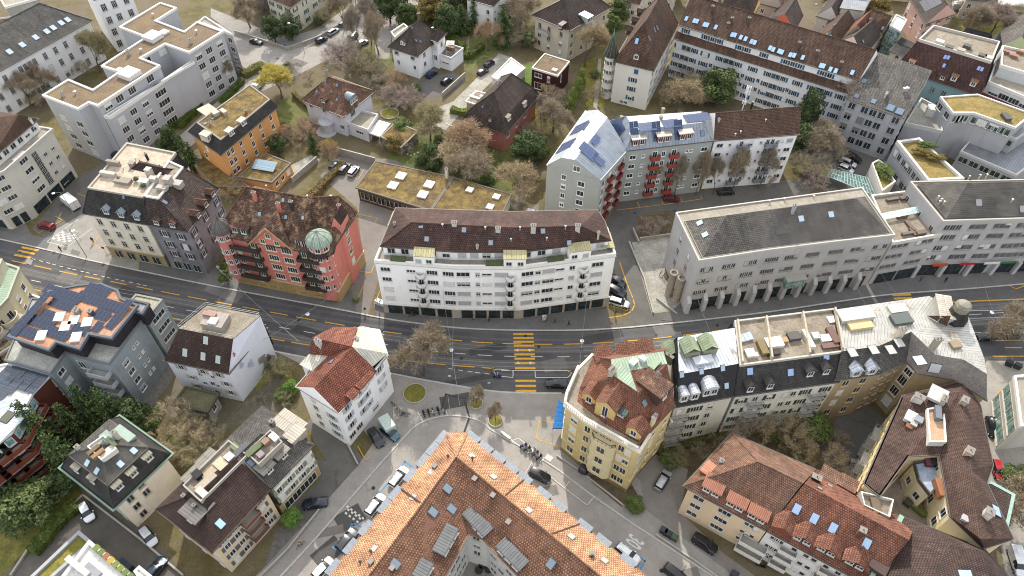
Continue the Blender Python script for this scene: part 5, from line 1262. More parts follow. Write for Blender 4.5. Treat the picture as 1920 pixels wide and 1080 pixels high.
# ================================================================== B5 corner pair
T_MOLD = tile('363433', '413e3b', '75704f', cover=.6, tw=.35, th=.35, gap=.04); T_MOLD2 = tile('453a35', '5b4a42', '9c8e7c', cover=.6, tw=.4, th=.4)
b = Bld('corner_house', 'cream corner house with black mansard roof, three zinc dormers and a cluttered roof terrace', [(275,421),(155,400),(247,291)], 14, wall='e4dccb', o=.5, dirt=.35)
b.O[3] = G(352,312,14); b.W = b.inset(.5)
Z = F(5.4, 8.4, 11.6); b.fac(0, 4, Z, w=1.1, h=1.7, fr='c2b79c', m0=2.2, m1=2.2, blind=.05, cross=True); b.fac(1, 6, Z, w=1.1, h=1.7, fr='c2b79c', cross=True); b.fac(2, 3, Z); b.plinth(3.4, 'a3946f'); b.shops(0, 4, h=2.3, c='9b8d6b', w=1.9); b.band([3.7, 13.7], 'b9ac90', .22, .3)
T = b.mans(19, [2.8,2.0,1.6,.2], T_MOLD); b.flat(mottled('bfb09c','a39480',scale=.7,name='terrace_concrete'), T, ph=.35, pc='a59e92'); b.dorm((201,402),(229,408),(258,413), w=1.5, hh=1.5, rc='9aa3ab', cc='707880', edge=0); b.sky((232,369), w=.6, l=.9)
k = Bld('', '', [(240,322),(262,300),(337,318)], 18.6, under=b, nowall=True); k.hip(20, (2,2), 1, T_PAN)
for q, ww, d, h in (((205,330),3.5,.8,1.0),((232,342),3.5,1.5,.7),((283,330),1.2,1.2,2.0),((292,345),1.5,1.0,1.8),((215,310),3,.6,1.2),((250,312),1.2,1,1.1),((272,345),2.0,1.2,1.0)): b.deckbox(*q, ww, d, h, random.choice(('d6d4ce','b0aaa0','8e8478')), name='roof_box')
b.chim(278,300,.5,.5,2.0,'2b2b2b',1); b.vent((255,300),(232,318),(300,312))
for k_, (q, s_) in enumerate((((257,340),.5),((224,338),.4),((270,352),.45))):
 p, n = b.hit(*q); tm, cm = tree_proto('bush', 1); o = bpy.data.objects.new('potted_shrub', cm); COL.objects.link(o); o.scale = (s_*.35,s_*.35,s_*.25); o.location = p; tag(o, ('round green shrub in a pot on the cluttered terrace, beside the zinc dormers','small green potted shrub near the left edge of the cluttered terrace','potted shrub right at the party wall of the cluttered terrace')[k_], 'potted plant')
b2 = Bld('corner_house', 'weathered grey house with steep brown roof and purple shutters beside the cream corner house', [(353,435),(276,421),(340,322),(411,354)], 14, wall='8f8e92', o=.4, dirt=1.0)
b2.fac(0, 2, F(5.4,8.4,11.6), w=1.1, h=1.6, sh='4d4452', m0=2.4, m1=2.6); b2.shops(0, 3, h=2.2, c='8ba394'); b2.fac(3, 3, F(5.4,8.4,11.8), w=1.0, h=1.6, sh='39506b', fr='d9d6cc'); b2.fac(1,3,F(8,11)); T = b2.mans(19.2, [3.0,.1,2.4,6.5], T_MOLD2); b2.hip(20.3, (.1,2.5), 1, T_OLD, P=[T[0],T[1],T[2],T[3]], g=False) if False else b2.flat(DECK, T, ph=.3)
for z in (4.4,7.4): b2.balc(0, .62, z, 1.9, 1.0, '3a3a3a', 'rail', .9)
b2.dorm((295,422),(325,427), w=1.5, hh=1.4, rc='6d5344', cc='4c4038', edge=0, rmat=T_OLD); b2.dorm((374,408),(388,388),(401,368), w=1.5, hh=1.4, rc='6d5344', cc='4c4038', edge=3, rmat=T_OLD); b2.sky((309,379), w=.8, l=1.2)
hq = Bld('', '', [(322,373),(352,436),(411,355),(352,345)], 14.3, under=b2, nowall=True) if False else None
for q, ww, d, h in (((318,345),1.5,1.5,1.8),((305,355),2.2,1,.7),((335,350),2,1.6,1.2)): b2.deckbox(*q, ww, d, h, 'a7a198')
# ================================================================== B3 beige left
b = Bld('apartment_building', 'beige corner apartment building with glass block stairwell and curved shop front at the left edge', [(100,243),(10,322),(-40,345),(-130,330),(-60,215)], 14.5, wall='c3beb2', o=.3, dirt=.3, top=True)
b.fac(0, None, F(5.2, 8.0, 10.8), xs=[.14,.3], w=1.0, h=.9, fr='bdb8ac', blind=.3); b.fac(0, None, lv(4.6,1.35,7), xs=[.46], w=1.3, h=.9, mul=2, fr='55534f', gl='1a1c1e', blind=0); b.fac(0, None, lv(4.9,2.8,4), xs=[.66], w=2.4, h=1.2, mul=2, blind=.2); b.fac(0, None, F(2.0), xs=[.25], w=1.5, h=1.2); b.shops(0, 3, h=2.4, z=1.5)
b.fac(1, 2, lv(4.9,2.8,4), w=2.0, h=1.2, mul=2); b.fac(2, 3, lv(4.9,2.8,4), w=2.0, h=1.2); b.shops(1, 2, h=2.5); b.shops(2, 3, h=2.5); b.fac(4, 8, lv(4.9,2.8,4))
b.flat(GRAVEL, ph=.4, pc='b8b4aa'); b2 = Bld('', '', [Vector((p.x,p.y,17.4)) for p in b.inset([2.2,2.2,1,1,.3])], 17.4, wall='dddcd8', base=14.5, under=b, o=.5); b2.fac(0, 6, F(16), w=1.4, h=1.3); Q = b2.O
r0 = G(35,215,20.5); r1 = G(-80,230,20.5); b2.roofmesh([[Q[0],Q[1],r0],[Q[1],Q[2],r1,r0],[Q[2],Q[3],r1],[Q[3],Q[4],r0,r1],[Q[4],Q[0],r0]], T_BROWN); b2.eave()
topbox(b, 0, .66, 3.6, 1.0, 14.6, .05, PALE, 'bay_roof'); b.chim(60,230,.6,.6,1.2,'d6d4ce',1)
# ================================================================== B2 grey flats
P_ = [(80,180),(147,206),(167,194),(184,200),(301,124),(265,110),(310,84),(355,100),(419,60),(370,42),(346,60),(294,40),(332,16),(301,6),(224,52),(274,71),(190,125),(224,136),(175,169),(129,150)]
b = Bld('apartment_building', 'grey rendered apartment building with stepped white parapets and brown planted flat roof', P_, 16.2, wall='acadaf', o=.12, dirt=.15)
Z = lv(2.2, 2.9, 4)
b.fac(0, None, Z, xs=[.3,.78], w=2.1, h=1.5, mul=1, blind=.4, blc='c9c8c3'); b.fac(7, None, lv(2.2,2.9,5), xs=[.2,.5,.82], w=2.1, h=1.7, mul=2, blind=.35, blc='cfcfcb'); b.fac(3, None, F(14.8), xs=[.12,.3,.5,.8], w=2.2, h=1.8, mul=2); b.fac(5, 2, F(14.8), w=2.2, h=1.6); b.fac(13, 5, Z, w=1.8); b.fac(19, 3, Z, w=1.6)
b.flat(SEDUM, ph=.35, pc='dcd9d2', t=.45)
lo = Bld('', '', [G(207,222,13), G(360,118,13), G(356,100,16.2), G(186,200,16.2)], 13, wall='acadaf', o=0, under=b, dirt=.15); lo.flat(GRAVEL, ph=.6, pc='dcd9d2', t=.3)
lo.fac(0, None, lv(2.2,2.9,4), xs=[.09,.23,.37], w=2.0, h=1.6, mul=2, blind=.4, blc='cfcfcb'); lo.fac(0, None, lv(2.2,2.9,4), xs=[.56], w=3.6, h=1.6, mul=3, blind=.1); lo.fac(0, None, lv(3.4,2.9,3), xs=[.84], w=4.6, h=2.2, mul=1, fr='8a8b8e', gl='17191b', blind=0, cross=True)
r2_ = Bld('', '', [G(436,66,13), G(420,60,13), G(372,43,13), G(385,33,13)], 13, wall='acadaf', o=0, under=b, dirt=.15); r2_.flat(GRAVEL, ph=.5, pc='dcd9d2', t=.25); r2_.fac(3, 2, lv(2.2,2.9,4), w=1.8, mul=2); r2_.fac(0, 1, lv(2.2,2.9,4), w=1.5)
for q, ww, d, h in (((288,72),4,4,1.1),((309,62),2.2,1.8,.5),((244,142),4.4,4,1.2),((225,133),1.6,1.5,.5)): b.deckbox(*q, ww, d, h)
for q in ((243,103),(119,181),(359,81)): b.chim(*q, .9,.9,1.6,'a8a49b',1)
b.vent((265,97),(369,62),(142,177),(288,31), h=.8, r=.3)
# ================================================================== B1 white school
b = Bld('school_building', 'long white building with grey gabled roof at the upper left edge', [(172,38),(0,133),(-130,200),(-190,165)], 12.5, wall='e6e5e3', o=.5, dirt=.2)
b.O = [G(172,38,12.5), G(-130,205,12.5)]; n_ = Vector((b.O[1].y-b.O[0].y, -(b.O[1].x-b.O[0].x), 0)).normalized(); dd = 19
if (b.O[0]+n_*5).y < b.O[0].y: n_ = -n_
b.O += [b.O[1]+n_*dd, b.O[0]+n_*dd]
A_ = sum(b.O[i].x*b.O[(i+1) % 4].y-b.O[(i+1) % 4].x*b.O[i].y for i in range(4)); b.sg = 1 if A_ > 0 else -1; b.W = b.inset(.5)
for ch in list(b.root.children): bpy.data.objects.remove(ch)
m = MB(); m.prism(b.W if b.sg > 0 else b.W[::-1], 0, 12.5, top=False); m.build('wall', b.wm, b.root)
xs = [.05,.12,.2,.27,.34,.41,.44,.47,.5,.6,.67,.75,.82,.9]
b.fac(0, None, F(2.2,6.0,9.8), xs=xs, w=1.1, h=1.9, fr='b9b6b0', mul=2, cross=True, blind=.1); b.fac(3, 3, F(3,6.5,10)); b.hip(18.5, (7,0), 0, T_GRAN); b.sky((127,37),(115,43),(100,52),(88,59),(67,70),(42,84),(18,97), w=1.5, l=1.7, c='a9b9c4')
b = Bld('school_wing', 'tall white wing with arched stair windows behind the grey flats', [(176,0),(243,-22),(210,-60)], 17, wall='e6e5e3', o=.2, dirt=.2)
b.fac(0, None, F(2.4,6.2,10,14), xs=[.15,.45,.8], w=1.4, h=2.0, fr='a9a6a0', mul=2, cross=True, blind=0); b.fac(1, 4, F(6,10,14)); b.hip(21,(3,3),0,T_GRAN)
b = Bld('side_building', 'grey stone building with small paired windows at the upper left corner', [(10,15),(75,-3),(50,-40)], 10, wall='a5a39d', o=.3, dirt=.5); b.fac(0, 4, F(3,6.5), w=1.0, h=1.6); b.fac(1,3,F(3,6.5)); b.flat(GRAVEL, ph=.4)
b = Bld('side_building', 'low building with a small brown flat roof beside the white school building', [(0,46),(48,39),(25,32)], 6, wall='c9c9c4', o=.2); b.flat(SEDUM, ph=.4); b.fac(0,3,F(3))
# ================================================================== B4 orange villa
b = Bld('orange_villa', 'orange three storey villa with dark slate dormer roof and a mossy flat roof section', [(353,247),(413,291),(521,200),(470,162)], 10, wall='d29c62', o=.6, dirt=.2)
b.fac(0, None, F(4.6), xs=[.3], w=1.3, h=1.8, fr='e6ddc8'); b.fac(0, None, F(7.8), xs=[.45], w=1.0, h=1.8, fr='e6ddc8'); b.fac(1, None, F(2.6,5.4,8.2), xs=[.1,.17,.32,.5,.68,.88], w=.95, h=1.5, fr='e6ddc8', blind=.1, sh=None); b.fac(3,3,F(5,8)); b.fac(2,2,F(5,8))
T = b.mans(12.3, [2.2,1.2,1.2,2.2], T_SLATE); b.flat(MOSSR, T, ph=.15, pc='8a8272'); b.dorm((436,254),(459,235),(395,262), w=1.7, hh=1.5, style='flat', rc='a39c8c', cc='c9c5b8', wn=2, edge=1); b.sky((385,232),(400,222), w=.8, l=1.1); b.chim(395,232,.5,.5,.8,'c5c5c0',1)
for q, ww, d, h in (((393,210),6,3.5,.3),((405,215),1.8,1.5,.9),((420,212),2.0,1.0,.8)): b.deckbox(*q, ww, d, h, 'b3aa98')
b.chim(462,212,.7,.7,.9,'b06a4a',1)
b = Bld('annex_building', 'low orange annex with mossy flat roof and a slanted glass rooflight', [(445,332),(510,343),(546,306),(498,287)], 3.6, wall='d29c62', o=.15); b.flat(MOSSR, ph=.15, pc='6b665c'); b.fac(1, 3, F(2.0), w=1.1, h=1.3, mul=1, fr='e6ddc8'); b.solar(498,314, 8, 2, .7, 1.5, tilt=14, c='7f919b', lift=.5)
b = Bld('annex_building', 'low flat mossy roof at the foot of the orange villa', [(364,310),(385,292),(440,330),(470,352),(400,350)], 2.6, wall='a07a4e', o=.1); b.flat(MOSSR, ph=.15, pc='6b665c')
fence([(548,338),(595,298)], 1.8, '', 'tall pale garden wall between the annex and the garages'); sheet('patio', [(545,310),(585,290),(600,300),(555,335)], CONC, .03)
# ================================================================== villas
b = Bld('villa', 'white villa with dark hipped roof, porch and a side terrace with a parasol', [(727,88),(784,107),(830,68)], 8.0, wall='ebebea', o=.9, dirt=.15)
b.fac(0, None, F(6.3), xs=[.16,.8], w=1.4, h=1.1, mul=2); b.fac(0, None, F(3.4), xs=[.2,.85], w=.8, h=1.2); b.fac(1, None, F(3.2,6.2), xs=[.3,.7], w=1.1, h=1.4); b.fac(2,3,F(3.2,6.2)); b.fac(3,2,F(3.2,6.2)); b.hip(13.5, (5.2,4.0), 1, T_DARK, off=.5); b.dorm((755,85), w=1.6, hh=1.2, style='gable', rc='5a4c43', cc='d6d4d0', wn=2, rmat=T_DARK, edge=0); b.sky((772,52),(780,76),(788,78),(811,52), w=.6, l=.8); b.chim(785,32,.9,.9,1.4,'6a625a',2)
t = Bld('', '', [(802,82),(818,68),(838,56),(822,70)], 9.5, under=b, nowall=True) if False else None
t = Bld('', '', [(805,74),(821,80),(838,62)], 9.2, o=.5, wall='ebebea', under=b, dirt=.15); t.hip(11.5,(2,2),0,T_DARK); t.fac(0,1,F(3.5,7)); t.fac(1,1,F(3.5,7))
t = Bld('', '', [(816,101),(846,111),(869,92),(843,84)], 4.2, o=.1, wall='ebebea', under=b, dirt=.15); t.flat(mottled('5c564f','6b645c',scale=.8,name='dark_deck'), ph=.5, pc='d0d0cf', t=.2); t.fac(0, None, F(2.4), xs=[.2], w=1.0, h=1.3); t.fac(0, None, F(2.2), xs=[.6], w=2.6, h=.4)
t.deckbox(845,92, 2.4,.9,.75,'8a6a52',name='terrace_table')
m = MB(); m.tube((0,0,0),(0,0,2.4),.05,n=6); m.lathe([(1.7,2.1),(0,2.7)], n=4, mi=1, ph=.78); o = m.build('parasol', [plain('8a8a8a'), plain('dcd6ca', .9, name='canvas')]); o.location = G(845,92,4.25); tag(o, 'square cream parasol over the table on the white villa terrace', 'parasol')
t = Bld('', '', [(733,62),(757,46),(765,52),(740,72)], 5, o=.1, wall='ebebea', under=b, dirt=.15); t.flat(GRAVEL, ph=.5)
b = Bld('villa', 'pale blue villa with mottled brown hipped roof, zinc dormer and round porch', [(563,188),(645,219),(703,171)], 7.3, wall='c9cad0', o=.9, dirt=.25)
b.fac(0, None, F(6.0), xs=[.14,.48,.85], w=.95, h=1.2); b.fac(0, None, F(2.6), xs=[.9], w=1.4, h=1.3, mul=2); b.fac(1, None, F(5.6), xs=[.3], w=2.0, h=2.0, mul=3); b.fac(2,4,F(2.4,5.6)); b.fac(3,3,F(2.4,5.6)); b.hip(12.5, (5.5,4.8), 0, T_OLD); b.dorm((664,193), w=3.0, hh=1.5, style='round', rc='7b858a', cc='5a5f62', wn=3); b.dorm((607,193), w=1.6, hh=1.2, style='gable', rc='6b5245', cc='43362e', wn=1, rmat=T_OLD); b.sky((594,172),(610,152),(632,187),(632,160), w=.7, l=1.0); b.chim(613,139,.8,.8,1.4,'a39a90',2)
m = MB(); p = b.W[0].lerp(b.W[1], .52); nn = b.nrm(0); m.lathe([(1.9,0),(1.9,3.0),(2.3,3.05),(2.2,3.3),(0,3.7)], (p.x+nn.x*.6,p.y+nn.y*.6,0), 14); m.lathe([(2.9,0),(2.9,.25),(0,.26)], (p.x+nn.x*1.2,p.y+nn.y*1.2,0), 14); m.build('porch', plain('b9b9bb',.8,name='porch_render'), b.root)
t = Bld('', '', [(652,232),(690,246),(709,217),(677,209)], 3.7, o=.1, wall='c9cad0', under=b); t.flat(GRAVEL, ph=.6, pc='cfcfcd', t=.2); t.fac(0, None, F(2.1), xs=[.55], w=2.4, h=.9, mul=3)
b = Bld('carport', 'flat pale carport roof beside the pale blue villa', [(690,248),(712,256),(732,232),(711,226)], 3.0, wall='d6d4ce', o=.6, nowall=True); b.flat(PALE, ph=.1)
m = MB(); [m.tube((p.x,p.y,0),(p.x,p.y,3),.1,n=6) for p in b.inset(.5)]; m.build('post', plain('c8c8c6'), b.root)
b = Bld('garden_garage', 'low garage with a mossy green roof behind the pale carport', [(713,256),(752,277),(785,246),(742,228)], 3.0, wall='8a8377', o=.2); b.flat(MOSSR, ph=.1, pc='8a8272')
b = Bld('house', 'pink walled house with steep dark hipped roof in the garden quarter', [(868,223),(948,252),(1012,178)], 6.5, wall='b5776a', o=.8, dirt=.4)
b.fac(0, None, F(4.6), xs=[.2,.55], w=1.2, h=1.3, sh='8b8b78'); b.fac(1, 4, F(4.4), w=1.3, h=1.5, m0=2); b.fac(2,3,F(4)); b.fac(3,4,F(4)); T = b.mans(9.4,[1.6]*4,T_DARK); b.hip(13.8,(4,3.2),1,T_DARK,P=T,g=False); b.dorm((919,228), w=.9, hh=.9, style='gable', rc='5a4c43', cc='4a403a', wn=1, edge=0); b.dorm((955,226), w=1.5, hh=1.3, style='flat', rc='5a4c43', cc='cfcac0', wn=2, edge=1); b.dorm((985,200), w=1.5, hh=1.3, style='flat', rc='5a4c43', cc='cfcac0', wn=2, edge=1); b.chim(935,158,.9,.8,1.2,'c0b3a6',2); b.sky((905,200), w=.5, l=.7)
b = Bld('cube_house', 'dark red cubic house with brown planted flat roof', [(997,128),(1046,143),(1068,116),(1021,101)], 6.9, wall='4a2326', o=.05, wallmat=seam('4a2326',.15,rough=.8,metal=0)); b.flat(SEDUM, ph=.25, pc='d9d3c6', t=.25); b.fac(0, None, F(5.2), xs=[.26], w=2.2, h=1.2); b.fac(0, None, F(1.8), xs=[.26], w=2.2, h=2.0); b.fac(0, None, F(5.0), xs=[.66], w=.8, h=1.8, blind=1); b.fac(0, None, F(1.5), xs=[.66], w=.9, h=2.1); b.fac(1, None, F(4.8), xs=[.3], w=.35, h=2.4); b.deckbox(1040,132,1.4,1.2,.3); b.vent((1032,112))
b = Bld('town_villa', 'large sandstone coloured villa with grey brown hipped roof above the red cube house', [(997,28),(1068,58),(1147,14)], 11, wall='bdb3a0', o=.8, dirt=.4)
b.fac(0, None, F(2.4,5.2,8.2), xs=[.14,.42,.78], w=1.1, h=1.6, fr='a8987c'); b.fac(1, 4, F(2.4,5.2,8.2), w=1.1, h=1.6); b.fac(2,4,F(5,8)); b.fac(3,3,F(5,8)); b.hip(16.5,(6,5),1,T_DARK); b.balc(0,.3,6.6,4,1.2,'a9a8a4','solid'); b.dorm((1050,54), w=1.2, hh=1.3, style='flat', rc='4a403a', wn=1, edge=0); b.dorm((1106,42), w=2.4, hh=1.8, style='flat', rc='d2d5d2', cc='a9b5b0', wn=2, edge=1); b.sky((1085,28), w=.6, l=.9)
# ================================================================== B14 tower and blue shutter terrace
b = Bld('corner_tower_house', 'cream gabled house with steep brown roof, round corner bay and slim pointed turret', [(1151,115),(1226,133),(1272,45),(1200,30)], 13.2, wall='dbd6cb', o=.5, dirt=.15)
b.fac(0, None, F(2.8,5.7,8.6), xs=[.52], w=1.2, h=1.4, sh='33658f', m0=4); b.fac(0, None, F(11.4), xs=[.58], w=1.2, h=1.4, blind=1, blc='33658f'); b.fac(1, 5, F(2.8,5.7,8.6,11.4), w=1.1, h=1.4, sh='6b7f8f'); b.fac(3, 5, F(2.8,5.7,8.6,11.4)); b.fac(0, None, F(.9), xs=[.3,.42], w=1.0, h=.8, mul=2)
T = b.mans(16, [1.8,1.6,1.0,1.6], T_BROWN); b.hip(23,(4.5,2),1,T_BROWN,P=T,g=False); b.dorm((1192,112), w=1.4, hh=1.5, rc='6d5343', cc='cfcac0', rmat=T_BROWN, edge=0); b.sky((1194,77), w=1.0, l=1.6, c='8fb4d8'); b.sky((1227,56),(1232,52),(1217,72), w=.9, l=1.6)
b.dorm((1175,60),(1185,42),(1195,26), w=1.5, hh=1.2, style='gable', rc='7d6353', cc='4a3a30', rmat=T_BROWN, edge=3)
turret(b, 1146,104, 13.2, 1.6, 0, 13.6, 7.0, b.wm, [T_DARK, plain('6c8c78', .6, name='copper_rib')], n=12, dome=False, rows=(2.8,5.7,8.6,11.6))
b = Bld('apartment_terrace', 'long white apartment terrace with bright blue shutters and a long brown tiled roof', [(1263,72),(1600,178),(1640,128),(1300,20)], 12.6, wall='dbdad6', o=.4, dirt=.15)
xs = [.03,.12,.19,.28,.38,.47,.56,.64,.72,.8,.88,.95]
b.fac(0, None, F(1.9,4.7,7.5,10.6), xs=xs, w=1.5, h=1.4, mul=2, sh='33658f', blind=.08); b.fac(0, None, F(1.9,4.7,7.5,10.6), xs=[.075,.33,.6,.84], w=2.6, h=1.5, fr='b8b4ab', gl='3a3936', blind=0); b.fac(0, None, F(2.2,5,7.8), xs=[.235,.425,.515,.68], w=.9, h=1.2, mul=1)
b.auto(F(4,7,10), 3.4, edges=(1,2,3)); b.roofmesh([[b.O[0],b.O[1],up(b.O[1].lerp(b.O[2],.1),14.0),up(b.O[0].lerp(b.O[3],.1),14.0)]], T_BROWN, 'roof_skirt'); b.eave()
k = Bld('', '', [up(p,16.2) for p in b.inset([1.4,.3,.3,.3])], 16.2, wall='e0dfdb', o=.4, base=12.7, under=b, dirt=.1); k.fac(0, None, F(14.8), xs=[.04,.16,.2,.24,.36,.4,.5,.62,.66,.7,.82,.86], w=1.2, h=1.3, mul=1, sh='33658f', blind=.1); k.hip(21.5,(.1,.1),0,T_BROWN)
b.sky((1287,35),(1302,39),(1307,40),(1321,46),(1326,47),(1342,51),(1373,65),(1378,66),(1389,70),(1398,73),(1409,78),(1415,80),(1444,90),(1450,93),(1461,96),(1466,98),(1482,103),(1489,104),(1505,108),(1539,123),(1544,124),(1557,130),(1567,133),(1598,136), w=1.0, l=1.5, c='9fc0e0')
for q in ((1364,52),(1371,42),(1403,42),(1497,88),(1530,104),(1335,20),(1575,125)): b.chim(*q, .9,.7,1.6,'5f5048',2)
# ================================================================== B17 / B18 right top concrete complex
b = Bld('office_building', 'grey concrete office with sloping grey tile roof above the office car court', [(1590,186),(1697,222),(1734,160),(1626,122)], 13.5, wall='a5a6a8', o=.1, dirt=.3, top=True)
b.fac(0, None, F(2.4,5.6,8.8,12.0), xs=[.1,.33,.48,.63,.88], w=1.7, h=1.9, fr='8d8e90', mul=1, blind=.2, blc='77766f'); b.fac(1, 4, F(5.6,8.8), w=1.5, h=1.5)
Q = b.O; r0, r1 = up(Q[3].lerp(Q[0],.06),18.5), up(Q[2].lerp(Q[1],.06),18.5); b.roofmesh([[Q[0],Q[1],r1,r0],[Q[2],Q[3],r0,r1],[Q[1],Q[2],r1],[Q[3],Q[0],r0]], None, mats=[T_GREY,b.wm], mis=[0,1,1,1]); b.eave()
b.sky((1620,152),(1606,180),(1638,190), w=1.3, l=1.6); b.sky((1670,202),(1687,209), w=1.9, l=2.2); b.chim(1660,180,.5,2.0,1.0,'cfcbc2',0); b.vent((1694,172),(1699,171), h=1, r=.4)
b = Bld('office_building', 'concrete office wing with a planted roof garden and long grey window rows', [(1680,268),(1738,342),(1806,338),(1722,262)], 9, wall='a9aaac', o=0, dirt=.3, top=True)
b.flat(GREENR, ph=.7, pc='d0ccc4', t=.6); b.fac(0, None, F(2.2,7.0), xs=[.1,.22,.36,.46,.56,.68,.8,.92], w=1.2, h=1.8, fr='8d8e90', mul=1)
for i_, q in enumerate(((1725,290),(1750,300),(1735,278))):
 p, n = b.hit(*q); tm, cm = tree_proto(('orange','bronze','bush')[i_] if i_ else 'bronze', 1); o = bpy.data.objects.new('planted_shrub', cm); COL.objects.link(o); o.scale = (.7,.35,.18); o.rotation_euler.z = -.2; o.location = p; tag(o, ('long bronze shrub bed across the roof garden','bronze grass clump at the back of the roof garden','green shrub patch at the upper end of the roof garden')[i_], 'shrub')
b = Bld('office_building', 'stepped concrete office with an ochre planted roof and long ribbon windows', [(1762,183),(1786,213),(1825,213),(1903,241),(1935,215),(1832,178)], 14, wall='a5a6a8', o=.1, dirt=.3, top=True)
b.flat(GREENR, ph=.35, pc='d3d0c9', t=.35); b.fac(1, 3, F(12.3), w=1.8, h=1.8, fr='c9c8c2', gl='2f4039', blind=0); b.fac(2, 6, F(12.3), w=2.2, h=1.8, m0=1.4, m1=1.4, fr='c9c8c2', gl='2f4039', blind=.1); b.fac(0, 2, F(12.3), w=2.0, h=1.6); b.deckbox(1885,222,2.6,1.6,.8,'55534e')
k = Bld('', '', [G(1772,225,10.3),G(1815,228,10.3),G(1905,262,10.3),G(1960,225,10.3),G(1850,185,10.3)], 10.3, wall='a0a2a5', o=0, under=b, top=True, dirt=.35); k.flat(S_GREY, ph=.3, pc='b9b9b6'); k.fac(0, 2, F(8.7), w=2.2, h=1.6, fr='9a9c9e'); k.fac(1, 7, F(8.7), w=2.1, h=1.6, m0=1.4, m1=1.4, fr='9a9c9e', gl='26302e', blind=0); k.fac(1, 7, F(5.3), w=2.1, h=1.6, m0=1.4, m1=1.4, fr='9a9c9e', gl='26302e', blind=0)
k = Bld('', '', [G(1700,225,10),G(1770,240,10),G(1772,200,10),G(1730,178,10)], 8.5, wall='a5a6a8', o=0, under=b, top=True); k.flat(CONCW, ph=.7, pc='b5b4b0'); k.deckbox(1745,215,3,2.5,2.2,'c9c6bf',name='pergola')
k = Bld('', '', [G(1800,285,6),G(1905,330,6),G(1985,270,6),G(1860,215,6)], 6, wall='a0a2a5', o=0, under=b, top=True, dirt=.35); k.flat(S_GREY, ph=.4, pc='b9b9b6'); k.fac(0, 5, F(4.2), w=2.2, h=1.6, fr='9a9c9e', gl='26302e', blind=0)
b = Bld('planter_wall', 'white concrete planter tub with green shrubs in the office court', [(1633,310),(1652,362),(1677,344),(1668,332),(1674,326),(1645,303)], 4.5, wall='d0ccc2', o=0, dirt=.2, top=True); b.flat(MOSS, ph=.8, pc='dad6cc', t=.3); p, n = b.hit(1655,325); tm, cm = tree_proto('bush', 2); o = bpy.data.objects.new('shrub', cm); COL.objects.link(o); o.scale=(.55,.95,.2); o.location=p; tag(o, 'mound of green shrubs filling the white concrete tub', 'shrub')
m = MB()  # glass pergola roof
P4 = [G(1552,320,3.2), G(1640,362,3.2), G(1632,330,3.2), G(1562,316,3.2)]; P4 = [G(1551,330,3.2), G(1641,367,3.2), G(1627,333,3.2), G(1560,317,3.2)]
for i in range(15):
 a_, c_ = P4[0].lerp(P4[1], i/14), P4[3].lerp(P4[2], i/14); m.tube(a_, c_, .06, n=4, mi=1)
for t_ in (0,.5,1): m.tube(P4[0].lerp(P4[3], t_), P4[1].lerp(P4[2], t_), .08, n=4, mi=1)
m.face([v-Vector((0,0,.05)) for v in P4]); [m.tube((v.x,v.y,0), v, .1, n=5, mi=1) for v in P4]
o = m.build('glass_canopy', [glass('3b4a48', .2), plain('a9c9bd', .5, name='green_steel')]); recenter(o); tag(o, 'green framed glass roof over the bicycle stand in the office court', 'canopy')
# ================================================================== B19 B20 B21 and old houses
b = Bld('town_house', 'teal walled house with dark brown mansard roof and roof terrace in the upper right', [(1677,127),(1838,180),(1862,120),(1722,84)], 9.5, wall='7f9ba0', o=.5, dirt=.25)
b.fac(0, None, F(3,6.6), xs=[.1,.22,.34,.5,.64,.78,.92], w=1.2, h=1.5, fr='5f7a80', blind=.1, gl='3b4246'); b.fac(1,4,F(3,6.6)); b.fac(3,4,F(3,6.6)); T = b.mans(16, [5.5,1.5,1.0,1.5], tile('513a34','5d433a','6d564a',cover=.7)); b.flat(DECK, T, ph=.7, pc='b9b4a8'); b.dorm((1706,124),(1786,152),(1822,162), w=1.5, hh=1.5, style='flat', rc='8f6b4e', cc='cdd3d0', wn=1, edge=0); b.dorm((1740,138),(1765,150), w=2.6, hh=1.4, style='flat', rc='5a423a', wn=1, edge=0, rmat=tile('513a34','5d433a','6d564a',cover=.7)); b.sky((1772,107),(1778,108),(1770,123),(1835,128),(1841,130), w=.8, l=1.2, c='8d9bd0')
for q in ((1760,82),(1778,92),(1800,98),(1812,90),(1840,108),(1852,112)): b.deckbox(*q, 2.0,1.5,.9,random.choice(('cfcbc0','a39a8a','5a564f')))
b = Bld('office_building', 'white office with red brick window bands at the right edge', [(1852,155),(1960,200),(1985,140),(1872,100)], 11, wall='cfccc5', o=.05, dirt=.2, top=True); b.fac(0, 5, F(2.6,5.8,9.0), w=2.6, h=1.5, mul=2, fr='cfccc5', m0=2.5); b.band([1.6,4.8,8.0], '8f4a3c', .08, .9, name='brick_band', edges=(0,)); b.flat(GRAVEL, ph=.5); k = Bld('', '', [G(1875,125,14),G(1960,150,14),G(1975,110,14),G(1878,88,14)], 14, wall='c9cac8', under=b, o=0, base=11, top=True); k.flat(DECK, ph=.6); [k.deckbox(*q, 1.8,1.2,.8,'8f6a55') for q in ((1885,100),(1900,108),(1912,100))]
b = Bld('house', 'pink gabled house with dark roof covered in solar panels', [(1736,45),(1792,26),(1755,-25),(1705,-5)], 9, wall='d2a898', o=.4, dirt=.2); b.fac(0, 3, F(2.4,5.2,8.0), w=1.0, h=1.4, sh='6e6a5e'); b.fac(3,3,F(4,7)); b.hip(13.5,(.1,.1),1,T_DARK); b.solar(1745,5, 6,3,1.0,1.6,c='1e2530',lift=.1)
